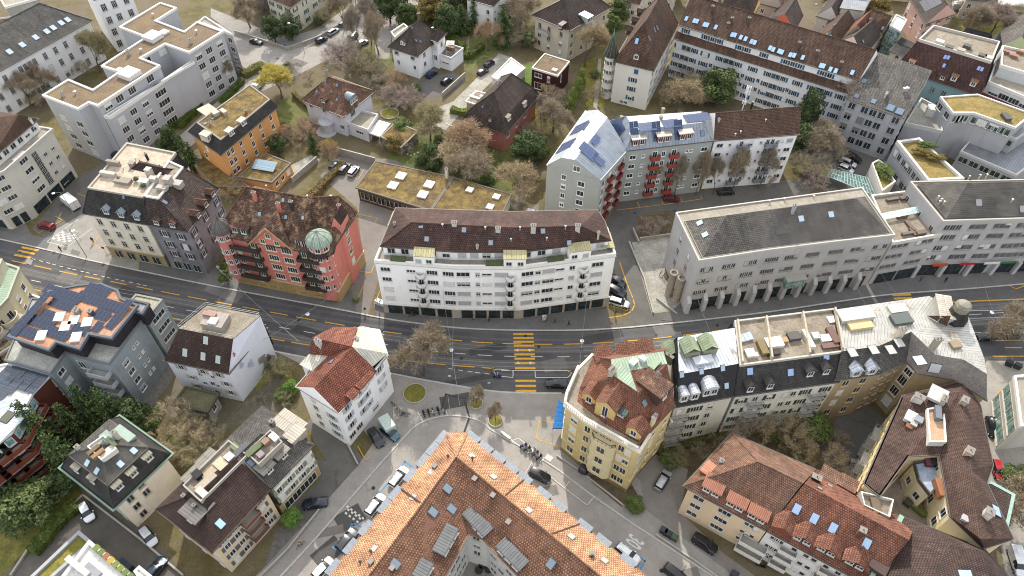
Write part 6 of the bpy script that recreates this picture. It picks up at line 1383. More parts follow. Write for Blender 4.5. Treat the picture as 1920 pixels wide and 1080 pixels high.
b = Bld('glass_annex', 'glass and steel annex built against the pink gabled house', [(1668,48),(1688,60),(1700,38),(1680,28)], 9, wall='9fb0ac', wallmat=glass('5d6e6c'), o=.05, top=True); b.flat(S_PALE, ph=.3, pc='cdd2cf'); b.band([3,6,9], 'a9b5b1', .08, .15);
m = MB()
for i in range(4):
 for k in range(5): p = b.W[i].lerp(b.W[(i+1)%4], k/4); m.tube((p.x,p.y,0),(p.x,p.y,9),.06,n=4)
m.build('mullion', plain('b5bfbb', .5), b.root)
def house(label, p, h, hr, wall, mat, axis=0, ins=(.1,.1), rows=None, name='house', o=.35, sh=None, chim=None, sky=None, gw=None):
 b = Bld(name, label, p, h, wall=wall, o=o, dirt=.25); b.auto(rows or [z for z in (1.8,4.6,7.4) if z < h-1], 3.0, w=1.0, h=1.4, sh=sh); b.hip(hr, ins, axis, mat)
 if chim: [b.chim(*q, .8,.6,1.3,'9a6f5c') for q in chim]
 if sky: b.sky(*sky, w=.8, l=1.2)
 return b
house('red walled gabled house with dark roof behind the long blue shutter terrace', [(1490,60),(1507,30),(1465,5),(1440,38)], 7, 11, 'b5604c', T_DARK, 0, sky=[(1453,33)], chim=[(1463,5)])
house('ochre gabled house with brown roof on the old lane', [(1522,82),(1570,88),(1608,48),(1555,38)], 6.5, 11, 'cfb98c', T_BROWN, 1, sky=[(1556,62),(1565,47)])
house('house with a patched red and brown roof next to the ochre gabled house', [(1572,78),(1622,62),(1650,42),(1600,40)], 6.5, 10.5, 'c9b9a0', T_RED, 1)
house('pale pink gabled house with mixed red and grey roof by the narrow lane', [(1563,82),(1618,108),(1652,68),(1610,52)], 7, 11.5, 'd6c2b8', T_DARK, 1, sky=[(1618,78)])
house('cream house with tan roof and tall chimneys beside the glass annex', [(1610,52),(1655,62),(1672,45),(1640,28)], 7, 11, 'd9cbb0', T_BROWN, 0, chim=[(1612,45),(1630,42)], sky=[(1655,53),(1645,60)])
house('yellow plastered house with grey shutters beyond the long terrace ridge', [(1352,12),(1410,32),(1425,10),(1370,-8)], 9, 13, 'd3b273', T_DARK, 0, sh='6b7268')
house('white house with brown roof just above the old lane', [(1530,30),(1572,42),(1590,12),(1550,2)], 7, 11, 'c9c4bc', T_DARK, 1, sky=[(1545,12),(1530,8)])
house('grey house with brown gable roof at the top edge near the old lane', [(1420,5),(1470,18),(1490,-12),(1440,-25)], 7, 11, 'b3a9a0', T_OLD, 1)
house('modern grey box house with a black framed window at the top edge', [(1575,15),(1620,20),(1640,-12),(1590,-18)], 10, 10.3, 'b9bab8', S_GREY, 0)
house('cream walled house below the pink gabled house', [(1668,95),(1700,108),(1722,84),(1690,70)], 6, 6.5, 'cfc8b4', T_SLATE, 0)
house('black roofed sheds behind the roof terrace of the teal house', [(1792,80),(1835,95),(1860,78),(1805,68)], 5, 9, '4a4643', T_SLATE, 0)
house('dark gabled house right behind the teal house', [(1830,98),(1865,112),(1880,88),(1845,76)], 6, 10, '55504b', T_SLATE, 1)
house('pale green gabled house with grey roof at the right edge', [(1868,90),(1935,100),(1945,55),(1885,40)], 6, 10.5, 'b9bf95', T_GREY, 1)
house('cream villa with green shutters at the top edge beside the street', [(497,-5),(545,15),(595,-20),(545,-40)], 9, 14, 'd3cdb8', T_BROWN, 0, ins=(4,4), sh='2f5f4f', name='villa')
house('long cream villa wing with arched porch at the top edge', [(560,12),(618,-3),(605,-30),(550,-15)], 5, 8, 'd3cdb8', T_DARK, 0, name='villa')
house('tall white villa with a turret like bay at the top edge', [(873,-2),(925,12),(955,-20),(900,-35)], 10, 15, 'dcdcd8', T_DARK, 0, ins=(3,3), name='villa')
house('white villa side wing at the top edge beside the conifers', [(925,12),(960,6),(965,-25),(930,-20)], 8, 13, 'd2d0c8', T_DARK, 1, name='villa')
house('brown roofed villa at the top edge beyond the tower house', [(1150,-2),(1200,8),(1215,-20),(1170,-30)], 8, 13, 'c9c2b2', T_BROWN, 0, ins=(3,3), name='villa')
for k, (x, y, lb) in enumerate(((1240,-30,'grey roofed house at the top edge above the long terrace'),(1320,-25,'small white house at the top edge above the yellow house'),(1700,-45,'grey house at the top edge behind the pink gabled house'),(1840,-10,'long low brown building at the top right corner'))): house(lb, [(x-30,y+8),(x+30,y+14),(x+40,y-18),(x-20,y-24)], 7, 11, 'c4bfb5', T_DARK, 0)
b = Bld('greenhouse', 'row of pale glass cold frames at the top right corner', [(1790,8),(1930,12),(1930,-5),(1790,-8)], 2, wall='c9cfd0', o=0, top=True); b.flat(S_PALE, ph=.1)
b = Bld('garden_pavilion', 'small pergola with white covers in the garden beside the pink house', [(872,190),(905,200),(925,178),(893,170)], 2.6, wall='b5a690', o=.3); b.flat(DECK, ph=.1); [b.deckbox(*q, 1.6,.8,.3,'ded9cf') for q in ((885,182),(895,185),(905,182))]
b = Bld('garage', 'long white flat garage roof on the lane beside the red cube house', [(922,145),(950,158),(985,128),(958,108)], 2.8, wall='d6d4cf', o=.1); b.flat(PALE, ph=.2)
# ================================================================== B23 cream curved left edge
b = Bld('apartment_building', 'cream apartment building with curved white balconies at the left edge below the main road', [(38,503),(16,560),(-60,640),(-90,560),(-60,470)], 11.5, wall='d3c8a5', o=.2, dirt=.2, top=True)
b.fac(0, None, F(5.5,8.5), xs=[.3,.7], w=1.1, h=1.5); b.fac(1, 4, lv(2.4,2.9,3), w=1.2, h=1.9); b.fac(4,4,F(3,6,9))
for z in (1.6,4.5,7.4): [b.balc(1, x, z, 4.0, 1.6, 'd9cfb0', 'round', 1.0) for x in (.22,.62)]
b.flat(S_COPPER, ph=.3, pc='a9a691'); b.deckbox(-10,520, 5,4,2.5,'bdb79f')
b = Bld('low_shop', 'low flat roofed ochre shop in front of the cream curved building', [(80,560),(40,640),(0,665),(-40,600),(30,540)], 5, wall='c2a871', o=.1, dirt=.3, top=True); b.flat(mottled('b8a172','a38d60',scale=.4,name='ochre_terrace'), ph=.3); b.fac(0,4,F(2.5),w=1.4,h=1.8)
# ================================================================== B24 blue grey solar block
b = Bld('apartment_block', 'blue grey concrete apartment block with a solar covered flat roof below the main road', [(205,683),(267,600),(222,560),(60,560),(10,676),(95,701),(122,664)], 14.2, wall='8e9698', o=0, dirt=.8, top=True)
b.fac(0, None, lv(2.2,2.75,4), xs=[.25,.3], w=.95, h=1.2, mul=1) if False else None
b.fac(0, None, lv(2.4,2.8,4), xs=[.27], w=1.5, h=1.2, mul=1, blind=.3, blc='9aa0a2'); b.fac(0, None, lv(3.2,2.8,4), xs=[.55,.66], w=.55, h=.6); b.fac(5, None, lv(3.6,2.9,4), xs=[.4], w=1.6, h=1.2, mul=1); b.fac(6, None, lv(3,2.9,4), xs=[.25], w=1.3, h=2.0); b.fac(4, 4, lv(2.4,2.8,4))
for z in (2.2,5.1,8,10.9): b.balc(6, .68, z, 4.0, 1.6, 'b3b8b8', 'solid', 1.0)
b.flat(mottled('a9a89f','8f8e86',scale=.6,name='terrace_paving'), ph=.25, pc='6f7274', t=.2)
TP = [(15,632),(92,658),(106,643),(150,656),(167,628),(210,636),(260,573),(228,560),(222,545),(190,532),(150,535),(92,546)]
k = Bld('', '', [G(*p, 17.6) for p in TP], 17.6, base=14.3, wallmat=BOARD, o=.5, under=b)
k.flat(mottled('a87a5c','b5896b','a0968a',scale=.25,name='terracotta_gravel'), ph=.3, pc='5b6066', t=.35)
for q, nx, ny in (((58,596),1,10),((120,552),5,2),((189,567),6,2),((226,592),1,6),((185,545),3,2),((118,571),3,2),((92,593),2,2),((80,606),3,2),((57,625),2,2),((109,626),3,2),((153,618),2,2),((193,591),2,2),((185,614),1,2)):
 k.solar(*q, nx, ny, 1.65, 1.05, c='2b3140', lift=.2, tilt=6) if True else None
for q in ((113,596),(140,602),(165,606),(124,614),(79,631),(144,634)): b.deckbox(*q, 2.0,1.6,.4,'d9d8d3',rot=20)
b.chim(147,587,1.2,1.2,1.2,'8f8c86',2); b.chim(172,588,1,1,1,'55534f',1)
e_ = Bld('apartment_wing', 'grey panelled front wing of the blue grey solar block facing the main road', [(275,599),(305,562),(255,552),(226,585)], 13.5, wall='a3a8a6', o=0, dirt=.7, top=True); e_.flat(mottled('a9a28e','8f8872',scale=.6,name='grit_roof'), ph=.2, pc='8d8b84'); e_.fac(0, None, lv(2.4,3,4), xs=[.5], w=3.4, h=1.2, mul=3, blind=.3); e_.fac(3,1,lv(3,3,3)); e_.fac(1,3,lv(3,3,3))
k = Bld('', '', [G(213,575,16.8),G(268,590,16.8),G(281,570,16.8),G(226,557,16.8)], 16.8, base=13.4, wallmat=BOARD, o=.1, under=e_, top=True); k.flat(S_GREY, ph=.25, pc='4b4f54')
# ================================================================== B25 far left terraced house with metal roof
b = Bld('terraced_building', 'building with brown timber balconies, solar slabs and a pale metal roof at the left edge', [(96,702),(62,738),(22,812),(-90,900),(-120,700),(22,682)], 13, wall='5a2f25', o=.3, dirt=.3, top=True)
b.flat(PALE, ph=.25, pc='d2d2d0', t=.3); [b.solar(x, y, 3, 2, 1.1, 1.7, c='3c424a', lift=.15, tilt=3) for x, y in ((15,705),(35,695),(55,700),(75,706),(45,716),(20,722),(62,722),(0,735))]
m = MB();
q = [G(-40,770,13.4), G(32,738,13.4), G(58,772,13.4), G(18,812,13.4), G(-40,870,13.4)]; m.cap([q[0],q[4],q[3],q[2],q[1]]); b.roofmesh([[q[0],q[4],q[3],q[1]],[q[1],q[3],q[2]]], seam('c3c8cd',.9,rough=.35,metal=.3), 'metal_roof'); b.sky((14,782), w=2.2, l=1.8, c='5c5a4c', fr='3a3936')
b.fac(1, 3, F(2.4,5.4,8.4,11.2), w=2.4, h=1.7, fr='bdb6ae', gl='5d7674', blind=0); b.fac(2, 6, F(2.4,5.4,8.4,11.2), w=2.4, h=1.7, fr='d2cfc9', gl='5d7674', blind=0)
TIMB = seam('6b3626', .22, rough=.8, metal=0)
for e, xs_ in ((1,(.3,.8)),(2,(.1,.37,.63,.9))):
 for z in (0.6,3.5,6.5,9.5): [b.balc(e, x, z, 3.6, 1.7, '7a3c28', 'solid', 1.05) for x in xs_]
# ================================================================== B26 mural house
_a, _b, _c = G(307,676,10), G(429,701,10), G(514,646,4.5); _c.z = 10
b = Bld('house', 'white house with a mural covered blank gable, dark brown mansard roof and fenced roof terrace', [_a, _b, _c], 10, wall='d5d8e0', o=0.25, dirt=.15, nowall=True)
b.fac(0, None, F(8.4), xs=[.2,.55,.8], w=1.0, h=1.3, sh='a9a79f'); b.fac(0, None, F(2.6,5.6), xs=[.3,.86], w=1.0, h=1.4, sh='b1aea5'); b.fac(0, None, F(4.2,7.2), xs=[.48,.68], w=.8, h=.9); b.fac(0, None, F(1.6,4.6), xs=[.62], w=1.0, h=1.4); b.fac(2,4,F(2.4)); b.fac(3,3,F(2.6,5.6))
A0, B0, C0, D0 = b.O; lw = Vector((0,0,-5.5)); C1, D1 = C0+lw, D0+lw
t1, t2 = G(437,636,15.6), G(488,592,15.6); uu = (A0-B0).normalized(); top = [t1+uu*((A0-B0).length*.82), t1, t2, t2+uu*((A0-B0).length*.82)]
w0, w1, w2_, w3 = b.W; m = MB()
for f in ([up(w0,0),up(w1,0),up(w1,10),up(w0,10)],[up(w1,0),up(w2_,0),up(w2_,4.6),up(t2,15.5),up(t1,15.5),up(w1,10)],[up(w2_,0),up(w3,0),up(w3,4.5),up(w2_,4.5)],[up(w3,0),up(w0,0),up(w0,10),up(w3,4.5)]):
 m.face(f if (f[1]-f[0]).cross(f[2]-f[0]).dot(f[0]-up(b.c,5)) > 0 else f[::-1])
m.build('wall', b.wm, b.root)
b.roofmesh([[A0,B0,top[1],top[0]],[C1,D1,top[3],top[2]],[D1,A0,top[0],top[3]]], T_PAN)
b.roofmesh([[v+Vector((0,0,.02)) for v in top]], DECK, 'roof_terrace'); b.eave()
b.sky((347,661),(381,668),(409,674),(386,638), w=.9, l=1.5, c='9fb0a9', fr='cfccc4')
m = MB()
for a_, c_ in zip(top, top[1:]+top[:1]):
 n_ = max(3,int((c_-a_).length/1.0))
 for i in range(n_+1): p = a_.lerp(c_, i/n_); m.tube(p, p+Vector((0,0,1.0)), .03, n=4)
 for z in (.5,1.0): m.tube(a_+Vector((0,0,z)), c_+Vector((0,0,z)), .025, n=4)
m.build('railing', plain('b9b6ae', .5, .4), b.root)
b.deckbox(407,607,4.2,3.2,1.4,'9a9186'); b.deckbox(405,612,1.5,1.5,1.8,'cfcbc3'); b.deckbox(398,600,2.5,.8,1.9,'9c7a6c')
m = MB(); gn = b.nrm(1); gu = (b.W[2]-b.W[1]).normalized(); g0 = b.W[1]
def blob(x, z, rx, rz, mi, a0=0, n=14):
 c = g0+gu*x+gn*.22; P = []
 for k in range(n):
  t_ = 2*math.pi*k/n; r_ = 1+.25*math.sin(3*t_+a0); P.append(Vector((c.x+gu.x*rx*r_*math.cos(t_), c.y+gu.y*rx*r_*math.cos(t_), z+rz*r_*math.sin(t_))))
 if (P[1]-P[0]).cross(P[2]-P[0]).dot(gn) < 0: P = P[::-1]
 m.face(P, mi)
for x, z, rx, rz, mi in ((2.6,12.5,.3,.6,0),(7.2,7.6,.35,.5,0),(3,8.6,.5,.8,1),(5.0,12.6,.7,.35,1),(6.4,10.0,.7,.4,1),(5.0,6.4,.6,1.0,1),(7.6,4.6,1.0,.9,2),(8.6,2.8,1.2,1.1,2),(9.4,2.0,1.3,1.0,2),(5.2,9.8,.15,.6,2),(4.1,11.0,.3,.12,2),(9.2,3.5,.5,.7,2)): blob(x, z, rx, rz, mi, x)
m.build('mural', [plain('b5685f', .8), plain('aab4c6', .8), mottled('6f6c66','9a968e',scale=1.5,name='mural_grey')], b.root)
b = Bld('shed', 'small garden building with a mossy paved flat roof in front of the mural house', [(322,760),(390,774),(412,738),(348,725)], 4.2, wall='9a968d', o=.5, dirt=.5); b.flat(mottled('5c5843','6f6a50','4c4e34',scale=.6,name='mossy_slabs'), ph=.25, pc='4f4d3a', t=.4); b.fac(0, 4, F(2.6), w=1.0, h=1.2); b.fac(1, 1, F(2.4))
# ================================================================== B27 white house with red roofs
b = Bld('house', 'white house with pale blue shutters, crossing red tile roofs and pale metal roof edges', [(555,725),(635,775),(727,666),(712,620),(677,612),(630,640)], 12.6, wall='f0f0ee', o=[.3,.3,.2,.2,.2,.3], dirt=.12)
b.fac(1, None, F(2.2), xs=[.1,.25,.6], w=1.6, h=1.5, mul=2); b.fac(1, None, F(5.2,8.1,11.0), xs=[.14,.4,.5,.82], w=1.1, h=1.5, sh='a9b9cc'); b.fac(0, None, F(2.4,5.2,8.1,11.0), xs=[.32], w=1.0, h=1.4); b.fac(0, None, F(2.4,5.4,8.4), xs=[.74], w=1.4, h=1.6, mul=2, sh='a9b9cc', blind=.5, blc='9aaabd'); b.fac(2,2,F(5.2,8.1,11),w=1.0,h=1.4); b.fac(4,3,F(5.2,8.1)); b.shops(1, 1, h=2.4) if False else None
Q = b.O
ap = G(588,727,16.6); md = G(660,650,17.2); lf = G(585,633,17.0)
T27a = tile('84503f','95604c','5f4236',cover=.6,tw=.5,th=.5,gap=.1);
el = Q[0];
b.roofmesh([[Q[1], G(707,696,12.9), md, ap],[Q[0], ap, md, G(631,652,14.2)],[Q[0],Q[1],ap]], None, mats=[T27a, b.wm], mis=[0,0,1])
b.roofmesh([[lf, md, G(630,668,14.5), G(580,664,14.0)],[lf, G(625,613,14.6), G(670,613,14.6), md],[lf, G(580,664,14.0), G(600,640,13)],], T27a)
b.roofmesh([[md, G(672,613,13.6), Q[3]+Vector((0,0,.5)), Q[2]+Vector((0,0,.5))],[md, Q[2]+Vector((0,0,.5)), G(697,689,13.2)]], seam('c9c4b4',.5,rough=.5,metal=.2), 'metal_roof'); b.eave(c='a9a49a')
b.roofmesh([[G(561,683,13.2),G(592,700,13.2),G(632,667,13.8),G(580,663,13.8)]], seam('c9c4b4',.5,rough=.5,metal=.2), 'metal_roof')
kk = Bld('', '', [G(561,683,13),G(592,700,13),G(632,667,13),G(580,663,13)], 13, under=b, o=.3, wall='e0e0de'); kk.fac(0,1,F(5,8,11))
kk = Bld('', '', [G(583,655,13.5),G(622,616,13.5),G(668,615,13.5),G(650,660,13.5)], 13.5, under=b, o=.4, wall='e0e0de')
b.dorm((684,727),(668,746),(697,712), w=1.7, hh=.9, style='flat', rc='6b4436', cc='dcdad4', wn=1, edge=1, deep=1.5, rmat=T27a); b.chim(668,641,1.0,1.2,1.0,'c9c4b4',1); b.chim(597,643,1.6,.8,.9,'cfccc6',2); b.sky((622,678), w=1, l=1)
for z in (2.6,5.6,8.6): b.balc(5, .3, z, 4.2, 2.6, '4b5a55', 'rail', 1.0)
ylines('traffic_mirror', WHT) if False else None
# ================================================================== B28
b = Bld('house', 'cream house with dark mansard roof, copper green gutters and a white roof terrace', [(115,876),(213,953),(320,851)], 10, wall='dcd6c8', o=.7, dirt=.3)
b.fac(1, None, F(1.9,4.8,7.7), xs=[.2], w=1.2, h=1.6, fr='b5ad9a', mul=1); b.fac(1, None, F(5.8,8.6), xs=[.44], w=1.2, h=1.6, fr='b5ad9a'); b.fac(0, None, F(1.9,4.8,7.7), xs=[.2,.5,.8], w=1.1, h=1.5, fr='b5ad9a'); b.fac(3,3,F(4.8,7.7)); b.fac(2,3,F(4.8,7.7))
T = b.mans(13.2, 1.8, T_SLATE, gut='7f9484'); b.hip(15.6, (5.5,5.5), 1, T_GRAN, P=T, gut='6b6258'); b.eave(b.inset(.0), c='7f9484', w=.45, t=.1)
b.dorm((227,917),(254,892),(283,863), w=1.3, hh=1.4, style='flat', rc='8f8b7c', cc='4a453f', edge=1); b.dorm((175,905),(145,885), w=1.3, hh=1.3, style='flat', rc='8f8b7c', cc='4a453f', edge=0)
b.sky((251,845),(226,870),(164,868),(182,883), w=1.0, l=1.2, c='a9bcc4')
tp = [G(166,839,15.2),G(192,864,15.2),G(220,843,15.2),G(196,818,15.2)]; k = Bld('', '', tp, 15.2, base=12, wall='d9d6cd', o=0, under=b); k.flat(mottled('d6d3ca','c3bfb2',scale=.8,name='white_terrace'), ph=.45, pc='cfcbbf', t=.15, name='roof_terrace'); [k.deckbox(*q, ww, d, h, c_, name='planter') for q, ww, d, h, c_ in (((212,832),2.4,.6,.7,'5a6044'),((203,822),2.4,1.4,.5,'8a9c90'),((178,846),.6,2,.6,'6a5a3c'),((186,853),.6,2,.6,'8a6a4c'))]
b.chim(148,842,.8,.8,1.0,'e0e0de',1); b.chim(222,822,.9,.9,2.4,'bdb7aa',1); b.deckbox(235,815,4,1.4,.5,'97a89b')
# ================================================================== B29 a/b
b = Bld('row_house', 'peach row house with grey shutters, dark tiled roof and long furnished roof terrace', [(292,955),(397,1037),(508,917),(410,838)], 10.8, wall='d3c2a6', o=.6, dirt=.25)
b.O[3] = b.O[0]+b.O[2]-b.O[1]; b.W = b.inset([.6,.6,.02,.6])
b.fac(1, None, F(1.9,4.6,7.4,9.7), xs=[.16,.34], w=1.0, h=1.4, sh='5f6468'); b.fac(1, None, F(1.9,4.6,7.4,9.7), xs=[.8], w=1.0, h=1.4, sh='5f6468'); b.fac(0, 3, F(2,5,8), w=1.0)
for z in (3.5,6.3,9.0): b.balc(1, .57, z, 3.2, 1.5, '6b4436', 'solid', .9)
b.hip(14.8, (6.0,.1), 1, T_PAN, gut='544b44');
tt = [G(*p, 14.3) for p in ((345,912),(378,942),(465,855),(430,828))]; k = Bld('', '', tt, 14.3, base=11, wall='a7a297', o=0, under=b); k.flat(DECK, ph=.5, pc='a09b92', t=.15, name='roof_terrace')
for q, ww, d, h, c_ in (((372,893),1.4,1.2,.9,'1e2021'),((388,906),1.2,3.4,.6,'a39683'),((398,884),1.2,3.2,.3,'a8957c'),((415,872),2,1.6,.5,'b8a98c'),((432,860),1.2,1.2,.8,'d8d4cc'),((450,848),1,3,.5,'55565a'),((380,925),2,1,.5,'b5b0a6'),((442,840),1.6,1.0,.4,'666f50')): k.deckbox(*q, ww, d, h, c_, name='terrace_furniture')
b.dorm((357,978), w=3.6, hh=1.6, style='flat', rc='77736c', cc='4d4640', wn=1, edge=0, deep=4.0); b.sky((413,982), w=1.2, l=1.5, c='a3c0d0'); b.chim(347,933,.6,.6,1.0,'3b3a39',1); b.chim(367,951,.6,.6,1.0,'3b3a39',1)
for q in ((358,890),(385,860)): b.dorm(q, w=3, hh=1.2, style='flat', rc='8b8579', wn=1, edge=3)
b2 = Bld('row_house', 'white row house with yellow shop floor and dark roof with two metal dormers', [(411,838),(508.5,916.5),(588,834),(540,770)], 10.8, wall='e6e6de', o=.6, dirt=.25)
b2.O[3] = b2.O[0]+b2.O[2]-b2.O[1]; b2.W = b2.inset([.02,.6,.6,.6]); b2.plinth(3.3, 'b7a273')
b2.fac(1, None, F(4.7,7.3,9.9), xs=[.14,.4,.68,.9], w=1.0, h=1.4, sh='8d9484'); b2.shops(1, 4, h=2.2, c='d9d6cc', w=1.8); b2.fac(2, 3, F(2,4.7,7.3), w=1.0); b2.fac(3,4,F(4.7,7.3))
for z in (3.4,6.1,8.8): b2.balc(2, .5, z, 2.6, 1.3, '9a9a93', 'rail', 1.0)
b2.hip(14.8, (.1,5.5), 1, T_GRAN, gut='544b44'); b2.dorm((508,886),(535,858), w=2.4, hh=1.3, style='flat', rc='8f8b80', cc='55504a', wn=1, edge=1, deep=3.8); b2.sky((500,838),(470,868), w=.9, l=1.3)
tt = [G(*p, 14.2) for p in ((462,850),(486,872),(530,830),(508,808))]; k = Bld('', '', tt, 14.2, base=11.5, wall='a7a297', o=0, under=b2); k.flat(DECK, ph=.4, pc='a09b92', t=.15, name='roof_terrace'); [k.deckbox(*q, ww, d, h, c_, name='planter') for q, ww, d, h, c_ in (((478,845),1.0,3,.6,'5a6342'),((500,832),1,1,1,'8a6e5c'),((515,822),1.6,1,.6,'d3d0c8'),((490,855),1,1,.7,'8a7a7c'))]
b2.dorm((545,812),(525,785), w=3, hh=1.2, style='flat', rc='a9a294', wn=1, edge=3); [b2.chim(*q,.8,.8,1.2,'8b8378',1) for q in ((512,795),(560,800))]
# ================================================================== B30
b = Bld('apartment_building', 'white building with a bright roof terrace and planted sills at the bottom left corner', [(170,1015),(252,1080),(330,1150),(120,1250),(60,1160)], 7, wall='dcdad3', o=.1, dirt=.1, top=True); b.flat(mottled('dedcd5','cfccc2',scale=.8,name='white_terrace'), ph=.6, pc='e0ded8', t=.5)
for i_ in range(8):
 b.deckbox(184+i_*9, 1030+i_*7.6, .9,.9,.6, random.choice(('6b7434','a08a3a','8a5a3c','5c6a3c')), name='planter')
b.deckbox(172,1075,3,1.8,.5,'8f9194'); b.deckbox(150,1065,5,.8,1.0,'c3c0b8')
k = Bld('', '', [G(150,997,4),G(175,1018,4),G(60,1120,4),G(20,1120,4)], 4, wall='a8a9aa', o=0, under=b, top=True); k.flat(MOSS, ph=.5, pc='a0a2a4', t=.5)
k = Bld('', '', [G(252,1072,8.2),G(262,1062,8.2),G(340,1125,8.2),G(310,1150,8.2)], 8.2, wall='dcdad3', o=0, under=b, top=True); k.flat(PALE, ph=.3)
# ================================================================== B31 big tiled corner block
LE = [G(837,812,14.5), G(876,812,14.5)]
OL = [(837,812),(613,1080),(470,1250),(760,1250),(835,1080),(878,1000),(905,1010),(1010,1120),(1110,1250),(1400,1250),(1203,1073),(876,812)]
b = Bld('tiled_corner_block', 'large corner block with bright orange tiled roofs around a courtyard at the bottom centre', OL, 14.5, wall='cfcac2', o=.8, dirt=.2)
Q = b.O; ap = G(855,856,19); lr = G(690,1080,19); lr2 = G(540,1255,19); rr = G(1022,996,19); rr2 = G(1125,1079,19); rr3 = G(1290,1210,19); vi = G(878,1000,14.5)
T_OR_SHADE = tile('8f6750', 'a2775c', '765646', cover=.5, tw=.45, th=.5, gap=.12, patch=.35)  # darker copy of the orange tile: shade painted in for courtyard slopes
b.roofmesh([[Q[0],Q[1],lr,ap],[Q[1],Q[2],lr2,lr],[Q[0],Q[11],ap],[Q[11],Q[10],rr2,ap],[Q[10],Q[9],rr3,rr2]], T_OR_LIT); b.roofmesh([[ap,lr,Q[4],vi],[lr,lr2,Q[3],Q[4]],[ap,vi,Q[6],rr],[rr,Q[6],Q[7],rr2],[rr2,Q[7],Q[8],rr3]], T_OR_SHADE); b.eave(c='8f6f58')
m = MB()
for a_, c_ in ((ap,lr),(lr,lr2),(ap,rr2),(rr2,rr3),(Q[0],ap),(Q[11],ap)): m.tube(a_+Vector((0,0,.05)), c_+Vector((0,0,.05)), .16, n=5)
for f0, f1 in (((.37),(.37)),): pass
m.build('ridge', T_OR_LIT, b.root)
m = MB()  # party-wall upstands across the roof slopes
for (e0, e1), (s0, s1), ts in (((Q[0],Q[1]),(ap,lr),(.42,)),((Q[11],Q[10]),(ap,rr2),(.02+.0,.36,.68))):
 for t_ in ts:
  if t_ < .05: continue
  p0, p1 = e0.lerp(e1, t_), s0.lerp(s1, t_); m.tube(p0+Vector((0,0,.06)), p1+Vector((0,0,.06)), .14, n=4)
m.build('verge', plain('5b463b', .8), b.root)
ZN = plain('83898e', .55, .1, name='zinc_roof', var=.3)
def eavebox(B, pa, pb, ts, w=2.3, h=1.3, lab='dormer'):
 u = (pb-pa).normalized(); n = Vector((u.y,-u.x,0));
 if (pa+n-Vector((G(960,1080).x, G(960,1080).y, 0))).length < (pa-n-Vector((G(960,1080).x, G(960,1080).y, 0))).length: n = -n
 for t_ in ts:
  p = pa.lerp(pb, t_)-n*.6; p.z = 13.4; M_ = Matrix(((u.x, n.x, 0, p.x), (u.y, n.y, 0, p.y), (0, 0, 1, p.z), (0, 0, 0, 1)))
  h = 1.25+random.random()*.12; m = MB(); m.box(-w/2, -1.5, -.4, w/2, 1.1, h, 0, M_); m.box(-w/2-.1, -1.5, h, w/2+.1, 1.25, h+.12, 1, M_); m.box(-w/2+.2, 1.101, .15, w/2-.2, 1.12, h-.2, 2, M_); m.build('dormer', [plain('9a958c', .8), ZN, glass()], B.root)
eavebox(b, Q[0], Q[1], [.04,.13,.22,.33,.46,.55,.7,.82,.95]); eavebox(b, Q[11], Q[10], [.04,.12,.2,.28,.36,.47,.56,.7,.8,.93])
b.fac(0, 16, F(2.2,5.4,8.6,11.6), w=1.2, h=1.6); b.fac(10, 18, F(2.2,5.4,8.6,11.6), w=1.2, h=1.6); b.fac(4, 4, F(2.2,5.4,8.6,11.6), w=1.3, h=1.5); b.fac(5, 2, F(5.4,8.6,11.6), w=1.2, h=1.5); b.fac(6, 6, F(2.2,5.4,8.6,11.6), w=1.3, h=1.5); b.fac(3, 8, F(5.4,8.6,11.6));
for q in ((775,933),(808,885),(702,1029),(884,855),(1029,859),(925,894),(991,957),(1071,1006),(1133,1051)): b.sky(q, w=1.1, l=1.3, c='a9a49c', fr='8f8a82')
for q in ((839,916),(812,960),(741,1057),(847,954),(935,969),(1033,1057),(963,995)): b.sky(q, w=1.2, l=1.5, c='77838c', fr='5f5f5f')
for q in ((815,876),(890,900),(924,931),(953,981),(736,1067),(1110,1041),(696,1055)): b.chim(*q, .8,.7,.7,'4b3f3a',0)
b.vent((840,858),(696,1036),(886,862),(676,1056),(1110,1045), c='4a4542')
b.dorm((846,1022), w=4.2, hh=1.2, style='flat', rc='5d666e', cc='5a5048', wn=3, edge=4, deep=1.9, rmat=S_SLAB); b.dorm((804,1078), w=2.4, hh=1.2, style='flat', rc='5d666e', cc='5a5048', wn=2, edge=4, deep=1.9, rmat=S_SLAB); b.dorm((888,990),(952,1052), w=4.6, hh=1.2, style='flat', rc='5d666e', cc='5a5048', wn=3, edge=6, deep=1.9, rmat=S_SLAB)
# ================================================================== B32 yellow turret building
YW = plaster('cbb885', .25)
b = Bld('ornate_corner_building', 'yellow ornate corner building with red tiled roofs, green copper ridge and a balustraded terrace', [(1110,662),(1082,690),(1060,740),(1056,760),(1093,790),(1200,850),(1222,815),(1268,765),(1250,650)], 16, wall='cbb885', o=.5, dirt=.3)
b.fac(4, None, F(3,6.6,10.2,13.4), xs=[.08,.22,.36,.48,.72,.84], w=1.1, h=1.8, fr='e0d3a6', blind=.1); b.fac(3, None, F(3,6.6,10.2,13.4), xs=[.5], w=1.4, h=1.8, fr='e0d3a6'); b.fac(2,1,F(6.6,10.2,13.4)); b.fac(1,2,F(6.6,10.2,13.4)); b.fac(6, None, F(3,6.6,10.2,13.4), xs=[.25,.75], w=1.0, h=1.5, fr='e0d3a6'); b.fac(5, 1, F(6.6,10.2,13.4)); b.fac(8, 9, F(3,6.6,10.2,13.4), w=1.2)
b.band([16.1], 'd8d2bd', .5, .5, edges=(0,1,2,3,4,5)); b.band([4.8], 'cdbb84', .2, .3); b.plinth(1.2, '8f7a55')
Q = b.O
IN = b.inset([.6,1.8,2.2,2.2,1.6,.8,.3,.1,.3])
